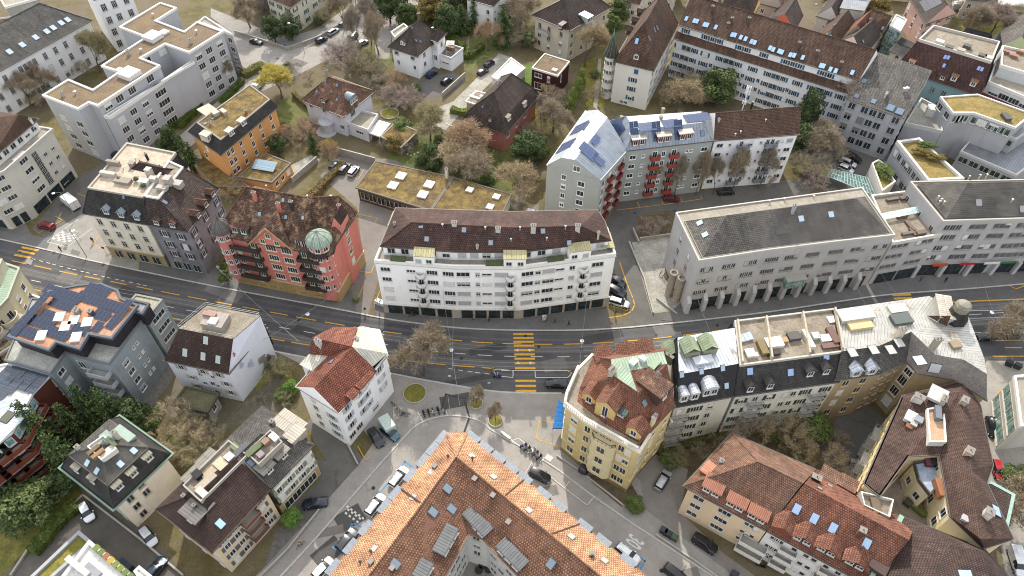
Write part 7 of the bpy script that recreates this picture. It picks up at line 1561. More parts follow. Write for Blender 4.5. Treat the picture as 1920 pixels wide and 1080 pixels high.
V = [None]+[G(x,y,21.3) for x,y in ((1145,674),(1244,659),(1251,682),(1183,695),(1197,737),(1151,706))]
b.roofmesh([[IN[8],IN[0],V[1],V[2]],[IN[0],IN[1],V[1]],[IN[1],IN[2],V[6],V[1]],[IN[2],IN[3],IN[4],V[6]],[IN[4],IN[5],V[5],V[6]],[IN[5],IN[6],V[5]],[IN[6],IN[7],V[5]],[V[5],IN[7],V[3],V[4]]], tile('82553f','94634e','5c463c',cover=.5,tw=.4))
cu = Vector((0,0,.03)); b.roofmesh([[V[1]+cu,V[2]+cu,V[3]+cu,V[4]+cu],[V[1]+cu,V[4]+cu,V[5]+cu,V[6]+cu]], S_COPPER, 'copper_roof')
for x, y in ((V[5],IN[5]),(V[5],IN[7]),(V[6],IN[4]),(V[1],IN[1]),(V[4],V[5]),(V[5],V[6])): m = MB(); m.tube(x+cu, y+cu, .13, n=5); m.build('ridge', T_RED, b.root)
b.roofmesh([[Q[i],Q[i+1],IN[i+1],IN[i]] for i in range(0,5)], DECK, 'terrace')
m = MB()
for i in (1,2,3,4):
 a_, c_ = b.W[i], b.W[(i+1)]; L = (c_-a_).length; nn = b.nrm(i)
 for j in range(int(L/.45)):
  p = a_.lerp(c_, (j+.5)*.45/L)+nn*.3; m.tube((p.x,p.y,16.1), (p.x,p.y,16.9), .08, n=5)
 for zz in (16.1,16.95):
  p0, p1 = a_+nn*.3, c_+nn*.3; u = (p1-p0).normalized(); M_ = Matrix(((u.x,nn.x,0,p0.x),(u.y,nn.y,0,p0.y),(0,0,1,zz),(0,0,0,1))); m.box(0,-.2,0,L,.2,.16,0,M_)
m.build('balustrade', plain('d8d2c0', .8), b.root)
b.dorm((1103,755), w=2.6, hh=1.9, style='gable', rc='9a5a44', cc='c9b06f', wn=1, rmat=T_RED, edge=4); b.dorm((1132,782), w=3.6, hh=3.4, style='gable', rc='9a5a44', cc='c9b06f', wn=1, rmat=T_RED, edge=4, deep=5.0); b.dorm((1186,818), w=2.6, hh=1.8, style='gable', rc='9a5a44', cc='c9b06f', wn=1, rmat=T_RED, edge=4); b.dorm((1163,781), w=1.4, hh=1.0, style='flat', rc='4b5a55', edge=4, cc='5a5a50')
b.dorm((1245,748), w=3.4, hh=2.4, style='flat', rc='5a4438', cc='4c3a32', wn=1, edge=6, rmat=T_OLD)
for q in ((1128,664),(1169,658),(1204,652)): b.dorm(q, w=3.0, hh=1.8, style='gable', rc='9a5a44', cc='b9a473', wn=1, rmat=T_RED, edge=8, deep=3)
b.sky((1143,729),(1234,701),(1208,756), w=1.0, l=1.3, c='6f7a82'); b.chim(1147,702,1.4,1.2,1.8,'b9b0a2',3); b.chim(1223,795,1.4,.6,3.0,'cfc3a0',1); b.chim(1252,672,.6,2.4,1.2,'b9ad92',1); b.deckbox(1187,681,1.3,1.0,.6,'d5d5d2'); b.deckbox(1205,676,.8,1.0,.8,'d5d5d2'); b.deckbox(1227,683,2.4,1.2,.3,'8f9f86')
p = b.W[4].lerp(b.W[5], .42); nn = b.nrm(4); u = (b.W[5]-b.W[4]).normalized(); M_ = Matrix(((u.x,nn.x,0,p.x),(u.y,nn.y,0,p.y),(0,0,1,0),(0,0,0,1))); kk = MB()
BP = [(-2.2,-.1),(-2.2,.7),(-1.5,1.35),(1.5,1.35),(2.2,.7),(2.2,-.1)]
for z0_, z1_, k_ in ((2.6,13.6,1),(13.6,13.9,1.12),(6.0,6.2,1.06),(9.6,9.8,1.06),(2.3,2.6,.9)): kk.prism([M_ @ Vector((x*k_,y*k_,0)) for x,y in BP][::-1] if ((M_ @ Vector((1,0,0))-M_ @ Vector((0,0,0))).cross(nn)).z > 0 else [M_ @ Vector((x*k_,y*k_,0)) for x,y in BP], z0_, z1_, 0, bottom=True)
kk.build('bay', plaster('d3c7a0', .25), b.root)
for z in (4.6,8.2,11.8): b.wins_q.append((p+nn*1.36+Vector((0,0,z-p.z)), nn, 1.5, 1.8, 'std', None, .05, 'e0d3a6', None, 1, 'd9d8d2', False))
kk = MB()
for (x0,y0),(x1,y1) in zip(BP[1:],BP[2:-1]+[BP[-2]]):
 for t_ in (0,.25,.5,.75): q = M_ @ Vector((x0+(x1-x0)*t_, y0+(y1-y0)*t_, 13.9)); kk.tube(q, q+Vector((0,0,.9)), .05, n=4)
 kk.tube(M_ @ Vector((x0,y0,14.8)), M_ @ Vector((x1,y1,14.8)), .06, n=4)
kk.build('bay_railing', plain('3b3532'), b.root)
m = MB(); P4 = [G(1047,750,4.0), G(1058,757,4.4), G(1055,802,2.6), G(1036,802,2.6)]; NA = 12
L_ = [P4[0].lerp(P4[3],i/NA)-Vector((0,0,.03*(i%2)+.2*math.sin(math.pi*i/NA))) for i in range(NA+1)]; R_ = [P4[1].lerp(P4[2],i/NA)-Vector((0,0,.03*(i%2)+.2*math.sin(math.pi*i/NA))) for i in range(NA+1)]
for i in range(NA): q = [L_[i],R_[i],R_[i+1],L_[i+1]]; m.face(q if (q[1]-q[0]).cross(q[2]-q[0]).z > 0 else q[::-1])
for i in range(6): x0, x1 = L_[-1].lerp(R_[-1],i/6), L_[-1].lerp(R_[-1],(i+1)/6); m.face([x0,x1,x1-Vector((0,0,.5)),x0-Vector((0,0,.35 if i%2 else .5))])
m.build('awning', plain('2f74b4', .85, name='awning_cloth', var=.3), b.root); m = MB(); [m.tube(x, Vector((x.x,x.y,.12)), .05, n=5) for x in (P4[2],P4[3])]; m.build('awning_post', plain('b9b9b6'), b.root)
# ================================================================== B33 row
b = Bld('row_house', 'cream row house with black slate roof, three silver dormers and a silver metal top roof', [(1264,764),(1377,743),(1362,655),(1255,668)], 14, wall='d6d2c0', o=.25, dirt=.5)
b.O = [G(1264,764,14), G(1377,743,14), G(1377,743,14)+Vector((1.5,14,0)), G(1264,764,14)+Vector((1.5,14,0))]; b.W = b.inset(.25)
[bpy.data.objects.remove(c) for c in list(b.root.children)]; m = MB(); m.prism(b.W if b.sg > 0 else b.W[::-1], 0, 14, top=False); m.build('wall', b.wm, b.root)
b.fac(0, None, F(2.4,5.4,8.4,11.6), xs=[.1,.66], w=.95, h=1.5, fr='b9b39c'); b.fac(0, None, F(2.4,5.4,8.4,11.6), xs=[.38], w=1.6, h=1.5, mul=2, fr='b9b39c', sh='39453a'); b.fac(2, 5, F(5.4,8.4,11.6), w=1.1, h=1.6)
for z in (1.4,4.4,7.4,10.4): b.balc(0, .1, z, 3.2, 1.2, '3f3f3d', 'rail', 1.0)
T = b.mans(18.6, [3.6,.1,2.2,.1], S_BLACK); b.flat(S_SILV, T, ph=0); b.dorm((1281,753),(1301,749), w=1.7, hh=1.8, style='round', rc='c9ccd0', cc='b5b3ab', wn=1, edge=0, rmat=S_SILV); b.dorm((1330,741), w=2.8, hh=1.9, style='round', rc='c9ccd0', cc='b5b3ab', wn=2, edge=0, rmat=S_SILV); b.sky((1278,702),(1315,696),(1355,690),(1362,723), w=.9, l=1.2, c='9fb0bd'); b.deckbox(1318,677,3.4,1.5,.5,'c9cdd0')
b.dorm((1250,652),(1285,645),(1318,640), w=2.6, hh=1.4, style='gable', rc='8f9a7c', cc='8a8a72', wn=1, edge=2, rmat=seam('8f9a7c',.5,rough=.7,metal=.1), deep=3)
b = Bld('row_house', 'white row house with dark green shutters and furnished roof terraces in the lower row', [(1377.5,743),(1573,716),(1560,640),(1370,660)], 14, wall='d3d2c8', o=.25, dirt=.4)
b.O = [G(1377.8,743,14), G(1573,716,14), G(1573,716,14)+Vector((2,15,0)), G(1377.8,743,14)+Vector((1.5,15,0))]; b.W = b.inset(.25)
[bpy.data.objects.remove(c) for c in list(b.root.children)]; m = MB(); m.prism(b.W if b.sg > 0 else b.W[::-1], 0, 14, top=False); m.build('wall', b.wm, b.root)
b.fac(0, None, F(2.4,5.4,8.4,11.6), xs=[.08,.36,.72,.92], w=1.0, h=1.5, fr='b9b39c', sh='36443a'); b.fac(0, None, F(2.4,5.4,8.4,11.6), xs=[.22,.52,.6], w=.95, h=1.4, fr='b9b39c'); b.fac(2, 8, F(5.4,8.4,11.6), w=1.1, h=1.6)
for z in (1.4,4.4,7.4,10.4): [b.balc(0, x, z, 2.8, 1.2, '3f3f3d', 'rail', 1.0) for x in (.22,.84)]
T = b.mans(18.0, [3.4,.1,1.5,.1], T_SLATE); b.flat(DECK, T, ph=.5, pc='b5afa3', t=.25); b.dorm((1405,735),(1442,729),(1517,706),(1547,702), w=1.7, hh=1.7, style='gable', rc='45423f', cc='3a3836', wn=1, edge=0); b.sky((1406,696),(1482,698),(1549,668), w=1.2, l=1.4, c='8da6c8')
pb_ = (b.O[1]-b.O[0]).normalized()
for t_ in (.02,.3,.66,.98):
 p = T[0].lerp(T[1], t_); q_ = T[3].lerp(T[2], t_); m = MB(); d = (q_-p); L = d.length; u = d/L; nn = Vector((-u.y,u.x,0)); M_ = Matrix(((u.x,nn.x,0,p.x),(u.y,nn.y,0,p.y),(0,0,1,18.0),(0,0,0,1))); m.box(.3,-.15,0,L-.3,.15,1.3,0,M_); m.build('party_wall', plain('b5aa94',.85), b.root)
for q, ww, d, h, c_ in (((1382,638),.7,1.6,.4,'aab2ba'),((1390,636),.7,1.6,.4,'aab2ba'),((1398,634),.7,1.6,.4,'aab2ba'),((1405,632),.7,1.6,.4,'aab2ba'),((1405,665),1.6,1.6,.7,'d5d3cc'),((1415,668),.8,.8,.6,'c9c7c0'),((1428,655),1.2,3,.9,'7a6a45'),((1450,645),3,2,.7,'dedbd2'),((1470,640),1,1,.6,'a3855c'),((1487,633),2.2,1.6,.7,'55534f'),((1513,640),.8,4,1.0,'c9c4b8'),((1528,632),1.2,1.2,.6,'dedbd2'),((1546,637),1.8,1.4,.6,'e0ddd5'),((1560,632),1.2,3.5,.8,'6e5449'),((1450,665),2.4,.6,.6,'3a3937'),((1555,650),3,1,.5,'75584e')): b.deckbox(*q, ww, d, h, c_, name='terrace_furniture')
b = Bld('corner_building', 'sandstone corner building with a large rusty silver metal roof and a small round tower', [(1566,713),(1652,700),(1700,678),(1722,700),(1790,712),(1850,750),(1840,690),(1812,615),(1730,570),(1545,597)], 14.5, wall='ab9878', o=.25, dirt=.5)
b.fac(0, None, F(2.6,6,9.4,12.4), xs=[.3,.7], w=1.2, h=1.6, fr='c3ae86'); b.fac(1, None, F(2.6,6,9.4,12.6), xs=[.2,.5,.8], w=1.0, h=1.4, fr='c3ae86'); b.fac(2, None, F(3,6.5,10,13), xs=[.5], w=1.6, h=2.2, mul=2, fr='d8d2c0'); b.fac(6, 6, F(2.6,6,9.4,12.6), w=1.2); b.fac(7,7,F(2.6,6,9.4,12.6)); b.fac(8, 14, F(2.6,6,9.4,12.6), w=1.2); b.band([14.4],'b9a67e',.25,.35)
Q = b.O; IN = b.inset([3.2,3.2,2.0,1.5,1.2,1.6,1.8,1.8,1.2,.2], None, 18.6)
b.roofmesh([[Q[0],Q[1],IN[1],IN[0]],[Q[1],Q[2],IN[2],IN[1]]], T_GRAN); b.roofmesh([[Q[2],Q[3],IN[3],IN[2]],[Q[3],Q[4],IN[4],IN[3]],[Q[4],Q[5],IN[5],IN[4]]], mottled('77706a','8a8279',scale=.5,name='bitumen_roof')); b.roofmesh([[Q[i],Q[(i+1)%10],IN[(i+1)%10],IN[i]] for i in (5,6,7,8,9)], T_BROWN, name='mansard_roof'); b.roofmesh([IN], S_RUST, 'metal_roof'); b.eave()
b.dorm((1603,706),(1632,702), w=2.0, hh=1.7, style='gable', rc='c2c6cc', cc='b5b9be', wn=1, edge=0, rmat=S_SILV); b.sky((1598,661),(1638,656),(1670,656),(1686,643), w=1.6, l=2.0, c='a9a6a0'); b.sky((1724,676),(1753,690), w=2.0, l=2.0, c='b9bab8')
b.deckbox(1563,600,2.4,1.4,.3,'d8d5ce'); b.deckbox(1610,610,4.5,2.2,.6,'c9b083'); b.deckbox(1601,594,6.5,2.6,1.0,'bdbab2'); b.deckbox(1682,580,3.4,1.8,.4,'d3cfb9'); b.deckbox(1688,601,3.6,2.2,.7,'5a605c'); b.chim(1684,630,1.8,.9,2.6,'cdbfa9',2); b.chim(1748,652,1.6,.8,3.0,'9f9786',2); b.deckbox(1790,648,1.8,1.4,.5,'8f7f66')
c = G(1786,600,18); m = MB(); m.lathe([(2.6,14.0),(2.6,17.5),(2.2,19.2),(1.3,21.0)], (c.x,c.y,0), 8, ph=.4); m.lathe([(1.3,21.0),(1.45,22.2),(1.1,22.8),(0,23.1)], (c.x,c.y,0), 8, 1, ph=.4); m.build('tower_roof', [T_SLATE, plain('8f8b78', .6, name='weathered_lead',var=.5)], b.root)
m = MB(); m.cap([G(1735,566,18.2),G(1760,590,18.2),G(1790,575,21.8),G(1795,560,21.8)][::-1] if False else [G(1738,592,18.7),G(1775,612,18.7),G(1783,592,21.5)]); m.build('tower_gable', T_BROWN, b.root); b.dorm((1770,606), w=2.4, hh=1.6, style='flat', rc='c2b8a9', cc='a9a59c', wn=1, edge=3)
# ================================================================== B34 peach / orange pair
b = Bld('villa_block', 'peach apartment house with mottled red brown hipped roof and copper brown box dormers', [(1281,911),(1437,995),(1492,912),(1345,850)], 10.8, wall='d6c0a0', o=.7, dirt=.2)
b.O = [G(1281,911,10.8), G(1437,995,10.8), G(1530,880,10.8), G(1372,812,10.8)]; b.W = b.inset([.7,.05,.7,.7])
[bpy.data.objects.remove(c) for c in list(b.root.children)]; m = MB(); m.prism(b.W if b.sg > 0 else b.W[::-1], 0, 10.8, top=False); m.build('wall', b.wm, b.root)
b.fac(0, None, F(2.2,5.2,8.2), xs=[.16], w=1.8, h=1.3, mul=1); b.fac(0, None, F(2.2,5.2,8.2), xs=[.5], w=2.2, h=1.3, mul=2, blind=0); b.fac(0, None, F(2.6,5.4,8.4), xs=[.78,.84,.9], w=.8, h=1.0, mul=0); b.fac(3,3,F(5.2,8.2)); b.fac(2,4,F(5.2,8.2))
T34 = tile('80604f','91705c','62503f',cover=.53,tw=.4); b.hip(16.6, (7.0,.1), 0, T34); b.dorm((1331,926),(1376,953),(1416,975), w=3.0, hh=1.4, style='flat', rc='9c6a55', cc='7a4f3e', wn=2, edge=0, rmat=seam('9c6a55',.3,rough=.7,metal=.1)); b.dorm((1318,878), w=2.2, hh=1.2, style='flat', rc='b07a60', wn=1, edge=3); b.chim(1352,866,.8,.8,.6,'e0ddd6',1)
for z in (1.5,4.4): b.balc(0, .96, z, 4.5, 1.8, 'd8d5cd', 'solid', .9)
b = Bld('villa_block', 'white house with bright orange red tile roof and three pointed dormers beside the peach house', [(1437.6,995.5),(1640,1105),(1712,1040),(1520.5,925.5)], 10.8, wall='dcdad6', o=.7, dirt=.2)
b.O = [G(1437.8,995.4,10.8), G(1632,1100,10.8), G(1716,985,10.8), G(1530.8,880.4,10.8)]; b.W = b.inset([.7,.3,.7,.05])
[bpy.data.objects.remove(c) for c in list(b.root.children)]; m = MB(); m.prism(b.W if b.sg > 0 else b.W[::-1], 0, 10.8, top=False); m.build('wall', b.wm, b.root)
b.fac(0, None, F(2.4,5.2,8.4), xs=[.08,.12,.16,.3,.42,.5,.62,.74,.82,.92], w=.85, h=1.0, mul=0); b.hip(16.6, (.1,.1), 0, T_RED); b.dorm((1502,1016),(1547,1037),(1600,1062), w=3.0, hh=1.2, style='gable', rc='9c5038', cc='3a2f2a', wn=2, edge=0, rmat=T_RED, oh=.5); b.dorm((1462,1000), w=2.6, hh=1.6, style='gable', rc='9c5038', cc='7a4634', wn=0, edge=0, rmat=T_RED, oh=.4)
b.sky((1527,972),(1562,990),(1625,1019),(1494,954), w=1.2, l=1.7, c='9fb5cf'); b.chim(1610,1003,1.1,1.0,2.2,'6b4a3c',1); b.chim(1528,900,1.8,1.0,1.2,'3b3a39',1); b.chim(1451,868,.8,.8,1.0,'cfccc6',1); b.sky((1537,916),(1556,911),(1492,876), w=.9, l=1.1, c='8f8578')
for z in (1.5,4.4,7.2): [b.balc(0, x, z, 2.8, 1.2, 'd8d5cd', 'solid', .9) for x in (.26,.66)]
b.dorm((1556,886),(1590,902),(1626,925), w=2.6, hh=1.2, style='flat', rc='9c6a55', cc='7a4f3e', wn=1, edge=2, rmat=T34, deep=2.5)
t = Bld('', '', [G(1612,925,13),G(1618,950,13),G(1665,972,13),G(1672,940,13)], 13, base=9, wall='d6d2c6', o=0, under=b, top=True); t.flat(DECK, ph=.7, pc='cfccc4', t=.12); t.deckbox(1640,950,2.5,1.2,.6,'6b5a48')
# ================================================================== B35 right complex
T35 = tile('5f4a40','6c554a','7d6a5c',cover=.7,tw=.32,th=.32); T35b = tile('4c3c36','5a4740','9a8878',cover=.66,tw=.35)
b = Bld('courtyard_house', 'tall cream house with brown tiled roof and yellow window surrounds at the right', [(1692,742),(1622,905),(1640,925),(1700,860),(1708,850),(1770,850),(1786,800),(1815,790),(1808,718)], 14, wall='ddd0ae', o=.3, dirt=.15, top=False)
OL = [(1692,742),(1618,908),(1665,972),(1712,862),(1766,852),(1770,972),(1848,1028),(1850,1000),(1832,890),(1862,880),(1848,770),(1806,715)]
for ch in list(b.root.children): bpy.data.objects.remove(ch)
bpy.data.objects.remove(b.root); BLD.remove(b)
b = Bld('courtyard_house', 'tall cream house with brown tiled roof and yellow window surrounds at the right', [(1692,742),(1620,906),(1650,930),(1704,855),(1762,852),(1782,968),(1845,1028),(1900,1010),(1850,905),(1862,872),(1838,760),(1806,715)], 14, wall='dbcba3', o=.25, dirt=.15)
b.fac(0, 7, F(2.4,5.4,8.4,11.6), w=1.1, h=1.5, fr='cdb477', blind=.1); b.fac(1, 1, F(5.4,8.4,11.6)); b.fac(2, 3, F(8.4,11.6), w=1.0, h=1.4, fr='cdb477'); b.fac(4, 3, F(8.4,11.6), w=1.2, h=1.9, fr='e0dccf'); b.fac(9, 8, F(2.4,5.4,8.4,11.6)); b.fac(7,5,F(2.4,5.4,8.4,11.6)); b.fac(10,3,F(5.4,8.4,11.6)); b.band([14.0],'d3c49b',.2,.2)
for z in (1.4,4.4,7.4): b.balc(0, .55, z, 3.0, 1.3, '8f8f86', 'rail', 1.0); b.balc(0, .25, z, 3.0, 1.3, '8f8f86', 'rail', 1.0)
Q = b.O; g1 = G(1800,735,17.0); g2 = G(1822,880,17.4); g3 = G(1838,1010,17.4)
b.roofmesh([[Q[0],Q[3],Q[4],g2,g1],[Q[0],Q[1],Q[2],Q[3]],[Q[4],Q[5],g3,g2],[Q[5],Q[6],g3],[Q[6],Q[7],g3],[Q[7],Q[8],g2,g3],[Q[8],Q[9],g2],[Q[9],Q[10],g1,g2],[Q[10],Q[11],g1],[Q[11],Q[0],g1]], T35); b.eave()
b.deckbox(1757,742,3.2,2.8,.5,'b5b4b0'); b.chim(1805,755,1.6,1.2,1.2,'a8988a',1); b.chim(1765,755,1.8,.9,1.6,'a9a49c',2); b.chim(1812,852,1.6,1.3,1.6,'b9a58f',1); b.chim(1718,752,1.2,2.0,1.8,'cfcabf',1); b.chim(1850,965,1.4,1.4,1.4,'cfc6b9',1); b.deckbox(1808,973,.9,.9,.4,'aaa8a6')
k = Bld('', '', [G(1737,768,15.6),G(1742,830,15.6),G(1773,830,15.6),G(1768,763,15.6)], 15.6, base=12, wall='e0dccf', o=0, under=b, top=True); k.flat(mottled('b9987c','a98a70',scale=.8,name='terrace_tiles_pink'), ph=.35, pc='d9d4c6', t=.2, name='roof_terrace'); k.deckbox(1755,778,2.5,.9,1.0,'6f7275')
for q, ww, d, h, c_ in (((1705,785),2.2,1.6,.8,'d3d0c8'),((1712,795),1.6,1,.7,'a9a59c'),((1720,790),1.2,1.2,.8,'8b8f92'),((1703,800),1.4,1,.7,'8a5a40')): b.deckbox(*q, ww, d, h, c_, name='terrace_furniture')
k = Bld('', '', [G(1713,870,11.5),G(1722,902,11.5),G(1742,928,11.5),G(1764,905,11.5),G(1758,862,11.5)], 11.5, base=0, wall='ddd2b0', o=0, under=b, top=True); k.flat(mottled('a9b2c0','8d98a8',scale=.8,name='blue_grey_deck'), ph=.5, pc='4e4a42', t=.15, name='roof_terrace'); k.fac(0,1,F(5.4,8.6)); k.fac(1,1,F(5.4,8.6)); k.deckbox(1737,866,2,1.0,.8,'6b3f44'); k.deckbox(1750,868,1.6,1.6,.9,'2b2c30'); k.deckbox(1758,920,3,1.2,1.4,'9c6a4c')
k = Bld('', '', [G(1650,930,8),G(1722,990,8),G(1782,990,8),G(1765,905,8),G(1704,870,8)], 6, wall='ddd0ae', o=0, under=b, top=True); k.flat(DECK, ph=.6, pc='d3c9a8', t=.15); k.deckbox(1722,960,2.0,1.0,.8,'5f6a34'); k.deckbox(1700,945,1.2,1.2,.9,'4b4a3a')
k = Bld('', '', [G(1840,910,13.5),G(1885,982,13.5),G(1897,928,13.5),G(1858,907,13.5)], 13.5, o=.3, under=b, wall='cfc9ba'); k.roofmesh([[k.O[0],k.O[1],k.O[2],k.O[3]]], T35b); k.eave(c='9ab5a6', w=.5); k.sky((1868,958), w=1.8, l=1.8, c='9fb5d8')
b = Bld('courtyard_house', 'dark brown tiled house with green copper verge at the bottom right corner', [(1690,968),(1636,1078),(1600,1180),(1950,1180),(1900,1090),(1846,1030)], 12, wall='cfc6b0', o=.4, dirt=.2)
Q = b.O; g1 = G(1696,975,13.5); g2 = G(1845,1034,17.5); g3 = G(1880,1180,17.0)
b.roofmesh([[Q[0],Q[1],Q[2],G(1700,1180,15),G(1779,1022,16.3)],[G(1779,1022,16.3),G(1700,1180,15),g3,g2],[Q[0],G(1779,1022,16.3),g2,Q[5]],[Q[5],g2,g3,Q[3],Q[4]]], T35b); b.eave(c='5f5a54')
m = MB();
for a_, c_ in ((Q[0],Q[1]),(Q[1],Q[2])):
 u = (c_-a_).normalized(); nn = Vector((-u.y,u.x,0)); M_ = Matrix(((u.x,nn.x,u.z*0,a_.x),(u.y,nn.y,0,a_.y),(0,0,1,a_.z),(0,0,0,1))); m.box(0,-.35,-.15,(c_-a_).length,.35,.35,0,M_)
m.build('copper_verge', plain('93ab9b', .6, name='copper_patina'), b.root); b.sky((1684,1032),(1702,1041),(1740,1063),(1810,1077), w=1.3, l=1.8, c='9fb5d8'); b.deckbox(1645,1062,3,2.5,1.3,'4f3f38'); m = MB()
b = Bld('kiosk', 'glazed building corner with concrete frames at the right edge', [(1900,706),(1912,800),(1990,790),(1980,700)], 9, wall='b9b4a8', o=.1, dirt=.3, top=True); b.flat(GRAVEL, ph=.4); b.fac(0, 4, F(2.4,6.2), w=2.4, h=2.4, gl='4f6a66', fr='c3beb2', blind=0)
for b_ in BLD: b_.finish()
# ================================================================== cars
C = car
g1, g2, g3 = 'cars parked along the street', 'cars in yards and car parks', 'cars on the roads'
C((103,427),(69,419),'8e1f2c','dark red estate car parked in front of the beige corner building','estate')
C((211,290),(240,298),'33363c','dark grey car parked under the grey flats beside the access road','suv')
boxvan((148,392),(117,368),'white box truck parked beside the beige corner building')
C((466,76),(494,81),'1f2124','black car at the left end of the junction at the top','hatch'); C((592,80),(613,68),'1d2a3c','navy car, the lowest of the row on the top street','hatch'); C((614,65),(635,52),'b9bcc0','silver car right behind the navy car on the top street','estate'); C((635,50),(656,37),'6f7478','grey estate car in the middle of the row on the top street','estate'); C((656,33),(671,22),'d9dadb','small white car at the far end of the row on the top street','hatch')
C((669,85),(690,74),'9a9da1','silver grey car under the bare trees by the villa','hatch'); C((658,74),(667,62),'3c4a3a','dark green van behind the silver grey car under the bare trees','van')
C((798,147),(820,129),'1f3560','blue estate car in front of the white villa terrace','estate'); C((829,158),(846,144),'1c2433','dark blue car near the gate of the white villa','suv'); C((896,140),(914,128),'2b2d31','dark convertible on the lane behind the villa','hatch'); C((909,125),(926,113),'30353c','dark grey car at the head of the lane behind the villa','hatch')
C((479,166),(492,151),'c9c9c6','pale van half hidden by the yellow willow','van')
C((621,318),(638,301),'4a4d52','dark grey car, leftmost of the three in the garage yard','suv'); C((636,327),(655,303),'5d6168','grey estate car, middle of the three in the garage yard','estate'); C((653,332),(672,309),'d9dadb','white car, rightmost of the three in the garage yard','hatch')
C((985,396),(1014,405),'cfd1d3','silver white car beside the gable of the solar block','hatch')
C((1246,371),(1273,373),'7a2430','dark red car under the bare trees behind the office lane','hatch'); C((1347,360),(1376,358),'26282b','black estate car in front of the white balcony block','estate')
C((1150,521),(1168,534),'2a2d30','black car, furthest of the three beside the long white block','hatch'); C((1147,541),(1167,552),'2c2e33','dark car, middle of the three beside the long white block','suv'); C((1144,562),(1178,572),'dcdddd','white car with glass roof beside the right end of the long white block','estate')
C((1024,718),(1065,719),'17181a','black saloon driving on the main road towards the crossing','sedan')
C((1584,288),(1615,303),'1c1d20','black van with a roof box, furthest in the office court','suv'); C((1574,298),(1607,312),'d5d6d8','white car in the middle of the office court','estate'); C((1570,309),(1603,324),'d8d8da','white hatchback nearest the glass roof in the office court','hatch')
C((1870,629),(1832,632),'16171a','black hatchback waiting at the right junction','hatch'); C((1920,624),(1884,626),'55585c','grey car with red lights behind the black hatchback','estate')
C((1855,781),(1866,821),'15171a','black estate car parked by the brown corner house','estate'); C((1866,865),(1876,896),'b01c20','bright red car parked by the brown house on the right','hatch'); C((1897,1022),(1917,1085),'d6d7d8','white van with a roof rack at the right bottom edge','van')
C((1607,904),(1604,858),'a9acb0','silver car in the dark courtyard under the bare tree','estate'); C((1231,920),(1255,880),'b4b6b8','silver grey estate car in the drive beside the peach house','estate'); C((1299,1004),(1344,1034),'131416','black people carrier beside the peach house','suv')
C((993,881),(1031,900),'121519','black hatchback crossing the side street','hatch'); C((1156,1022),(1197,1056),'dfe0e0','white car by the blue parking marks on the right side street','suv'); C((1246,1060),(1286,1090),'17191c','black car at the bottom edge of the right side street','hatch')
C((733,913),(762,876),'e2e3e3','white estate car, topmost of the row along the tiled block','estate'); C((690,964),(717,929),'dcdddd','white hatchback, second in the row along the tiled block','estate'); C((636,1031),(666,994),'3a3d40','black car with silver bonnet, third in the row along the tiled block','suv'); C((590,1082),(621,1050),'e0e1e1','white car at the bottom edge of the row along the tiled block','hatch')
C((612,940),(569,946),'1d2836','dark blue coupe on the forecourt of the white row house','sedan'); C((153,943),(171,977),'e4e6e8','white car in the car park beside the hedge','hatch'); C((266,990),(290,1022),'c3c6ca','silver hatchback in front of the cream copper gutter house','hatch')
C((696,806),(714,834),'2a2c2f','black car with red tail lights behind the white red roofed house','estate'); C((722,804),(740,818),'3a5f6a','teal car beside the black car behind the white house','hatch'); C((1093,884),(1108,858),'2c2f33','dark car under the bay of the yellow building','hatch')
C((283,1078),(299,1058),'2a3c4a','dark teal car at the bottom edge beside the white terrace','suv'); C((345,1020),(330,990),'b0b3b5','x','hatch') if False else None
boxvan((722,790),(734,808),'light grey box trailer parked beside the white red roofed house','c3cfc4', 3.2, 1.6, cab=False)
# ================================================================== two wheelers
for k, (x, y) in enumerate(((795,778),(804,776),(812,774),(822,772),(832,771))):
 scooter(x, y, -68, ('black scooter at the left end of the stand below the plaza','dark scooter second from the left in the plaza stand','white scooter in the middle of the plaza stand','black scooter with a top box in the plaza stand','silver scooter at the right end of the plaza stand')[k], ('222428','2b2f38','dcdcda','1b1c1e','b0b3b6')[k], 'scooters in the plaza stand', .12)
for k, (x, y) in enumerate(((981,838),(988,844),(997,848),(1003,853),(1010,860))):
 scooter(x, y, 30+k*3, ('blue covered scooter, first in the white box by the right street','black scooter, second in the white box by the right street','white motorcycle in the middle of the white box by the right street','grey scooter, fourth in the white box by the right street','black motorcycle, last in the white box by the right street')[k], ('27406b','202226','d6d6d3','55585c','17181a')[k], 'motorcycles in the white box', .12)
for k, (x, y) in enumerate(((738,760),(743,765),(748,771),(753,776),(757,781),(761,778))):
 bicycle(x, y, -35+k*7, ('bicycle parked nearest the white house corner','pale blue bicycle in the rack by the white house','black bicycle in the rack by the white house','teal bicycle in the rack by the white house','grey bicycle near the end of the rack by the white house','bicycle standing last in the rack by the white house')[k], ('26282a','6fa3bd','1c1c1c','3f8fa0','8b8d8f','3a3d40')[k], 'bicycles in the rack')
for k, (x, y) in enumerate(((1238,515),(1243,520),(1248,526))): bicycle(x, y, 60, ('first of the bicycles leaning by the office corner','middle bicycle by the office corner','last bicycle by the office corner, nearest the columns')[k], '2b2d2f', 'bicycles by the office corner', .04)
bicycle(206,482,10,'black bicycle leaning on the shop front of the cream corner house','222222'); scooter(1895,1045,0,'x') if False else None
scooter(1425,1062,-20,'black motorcycle parked below the balconies of the peach house','1b1c1e',None,.02)
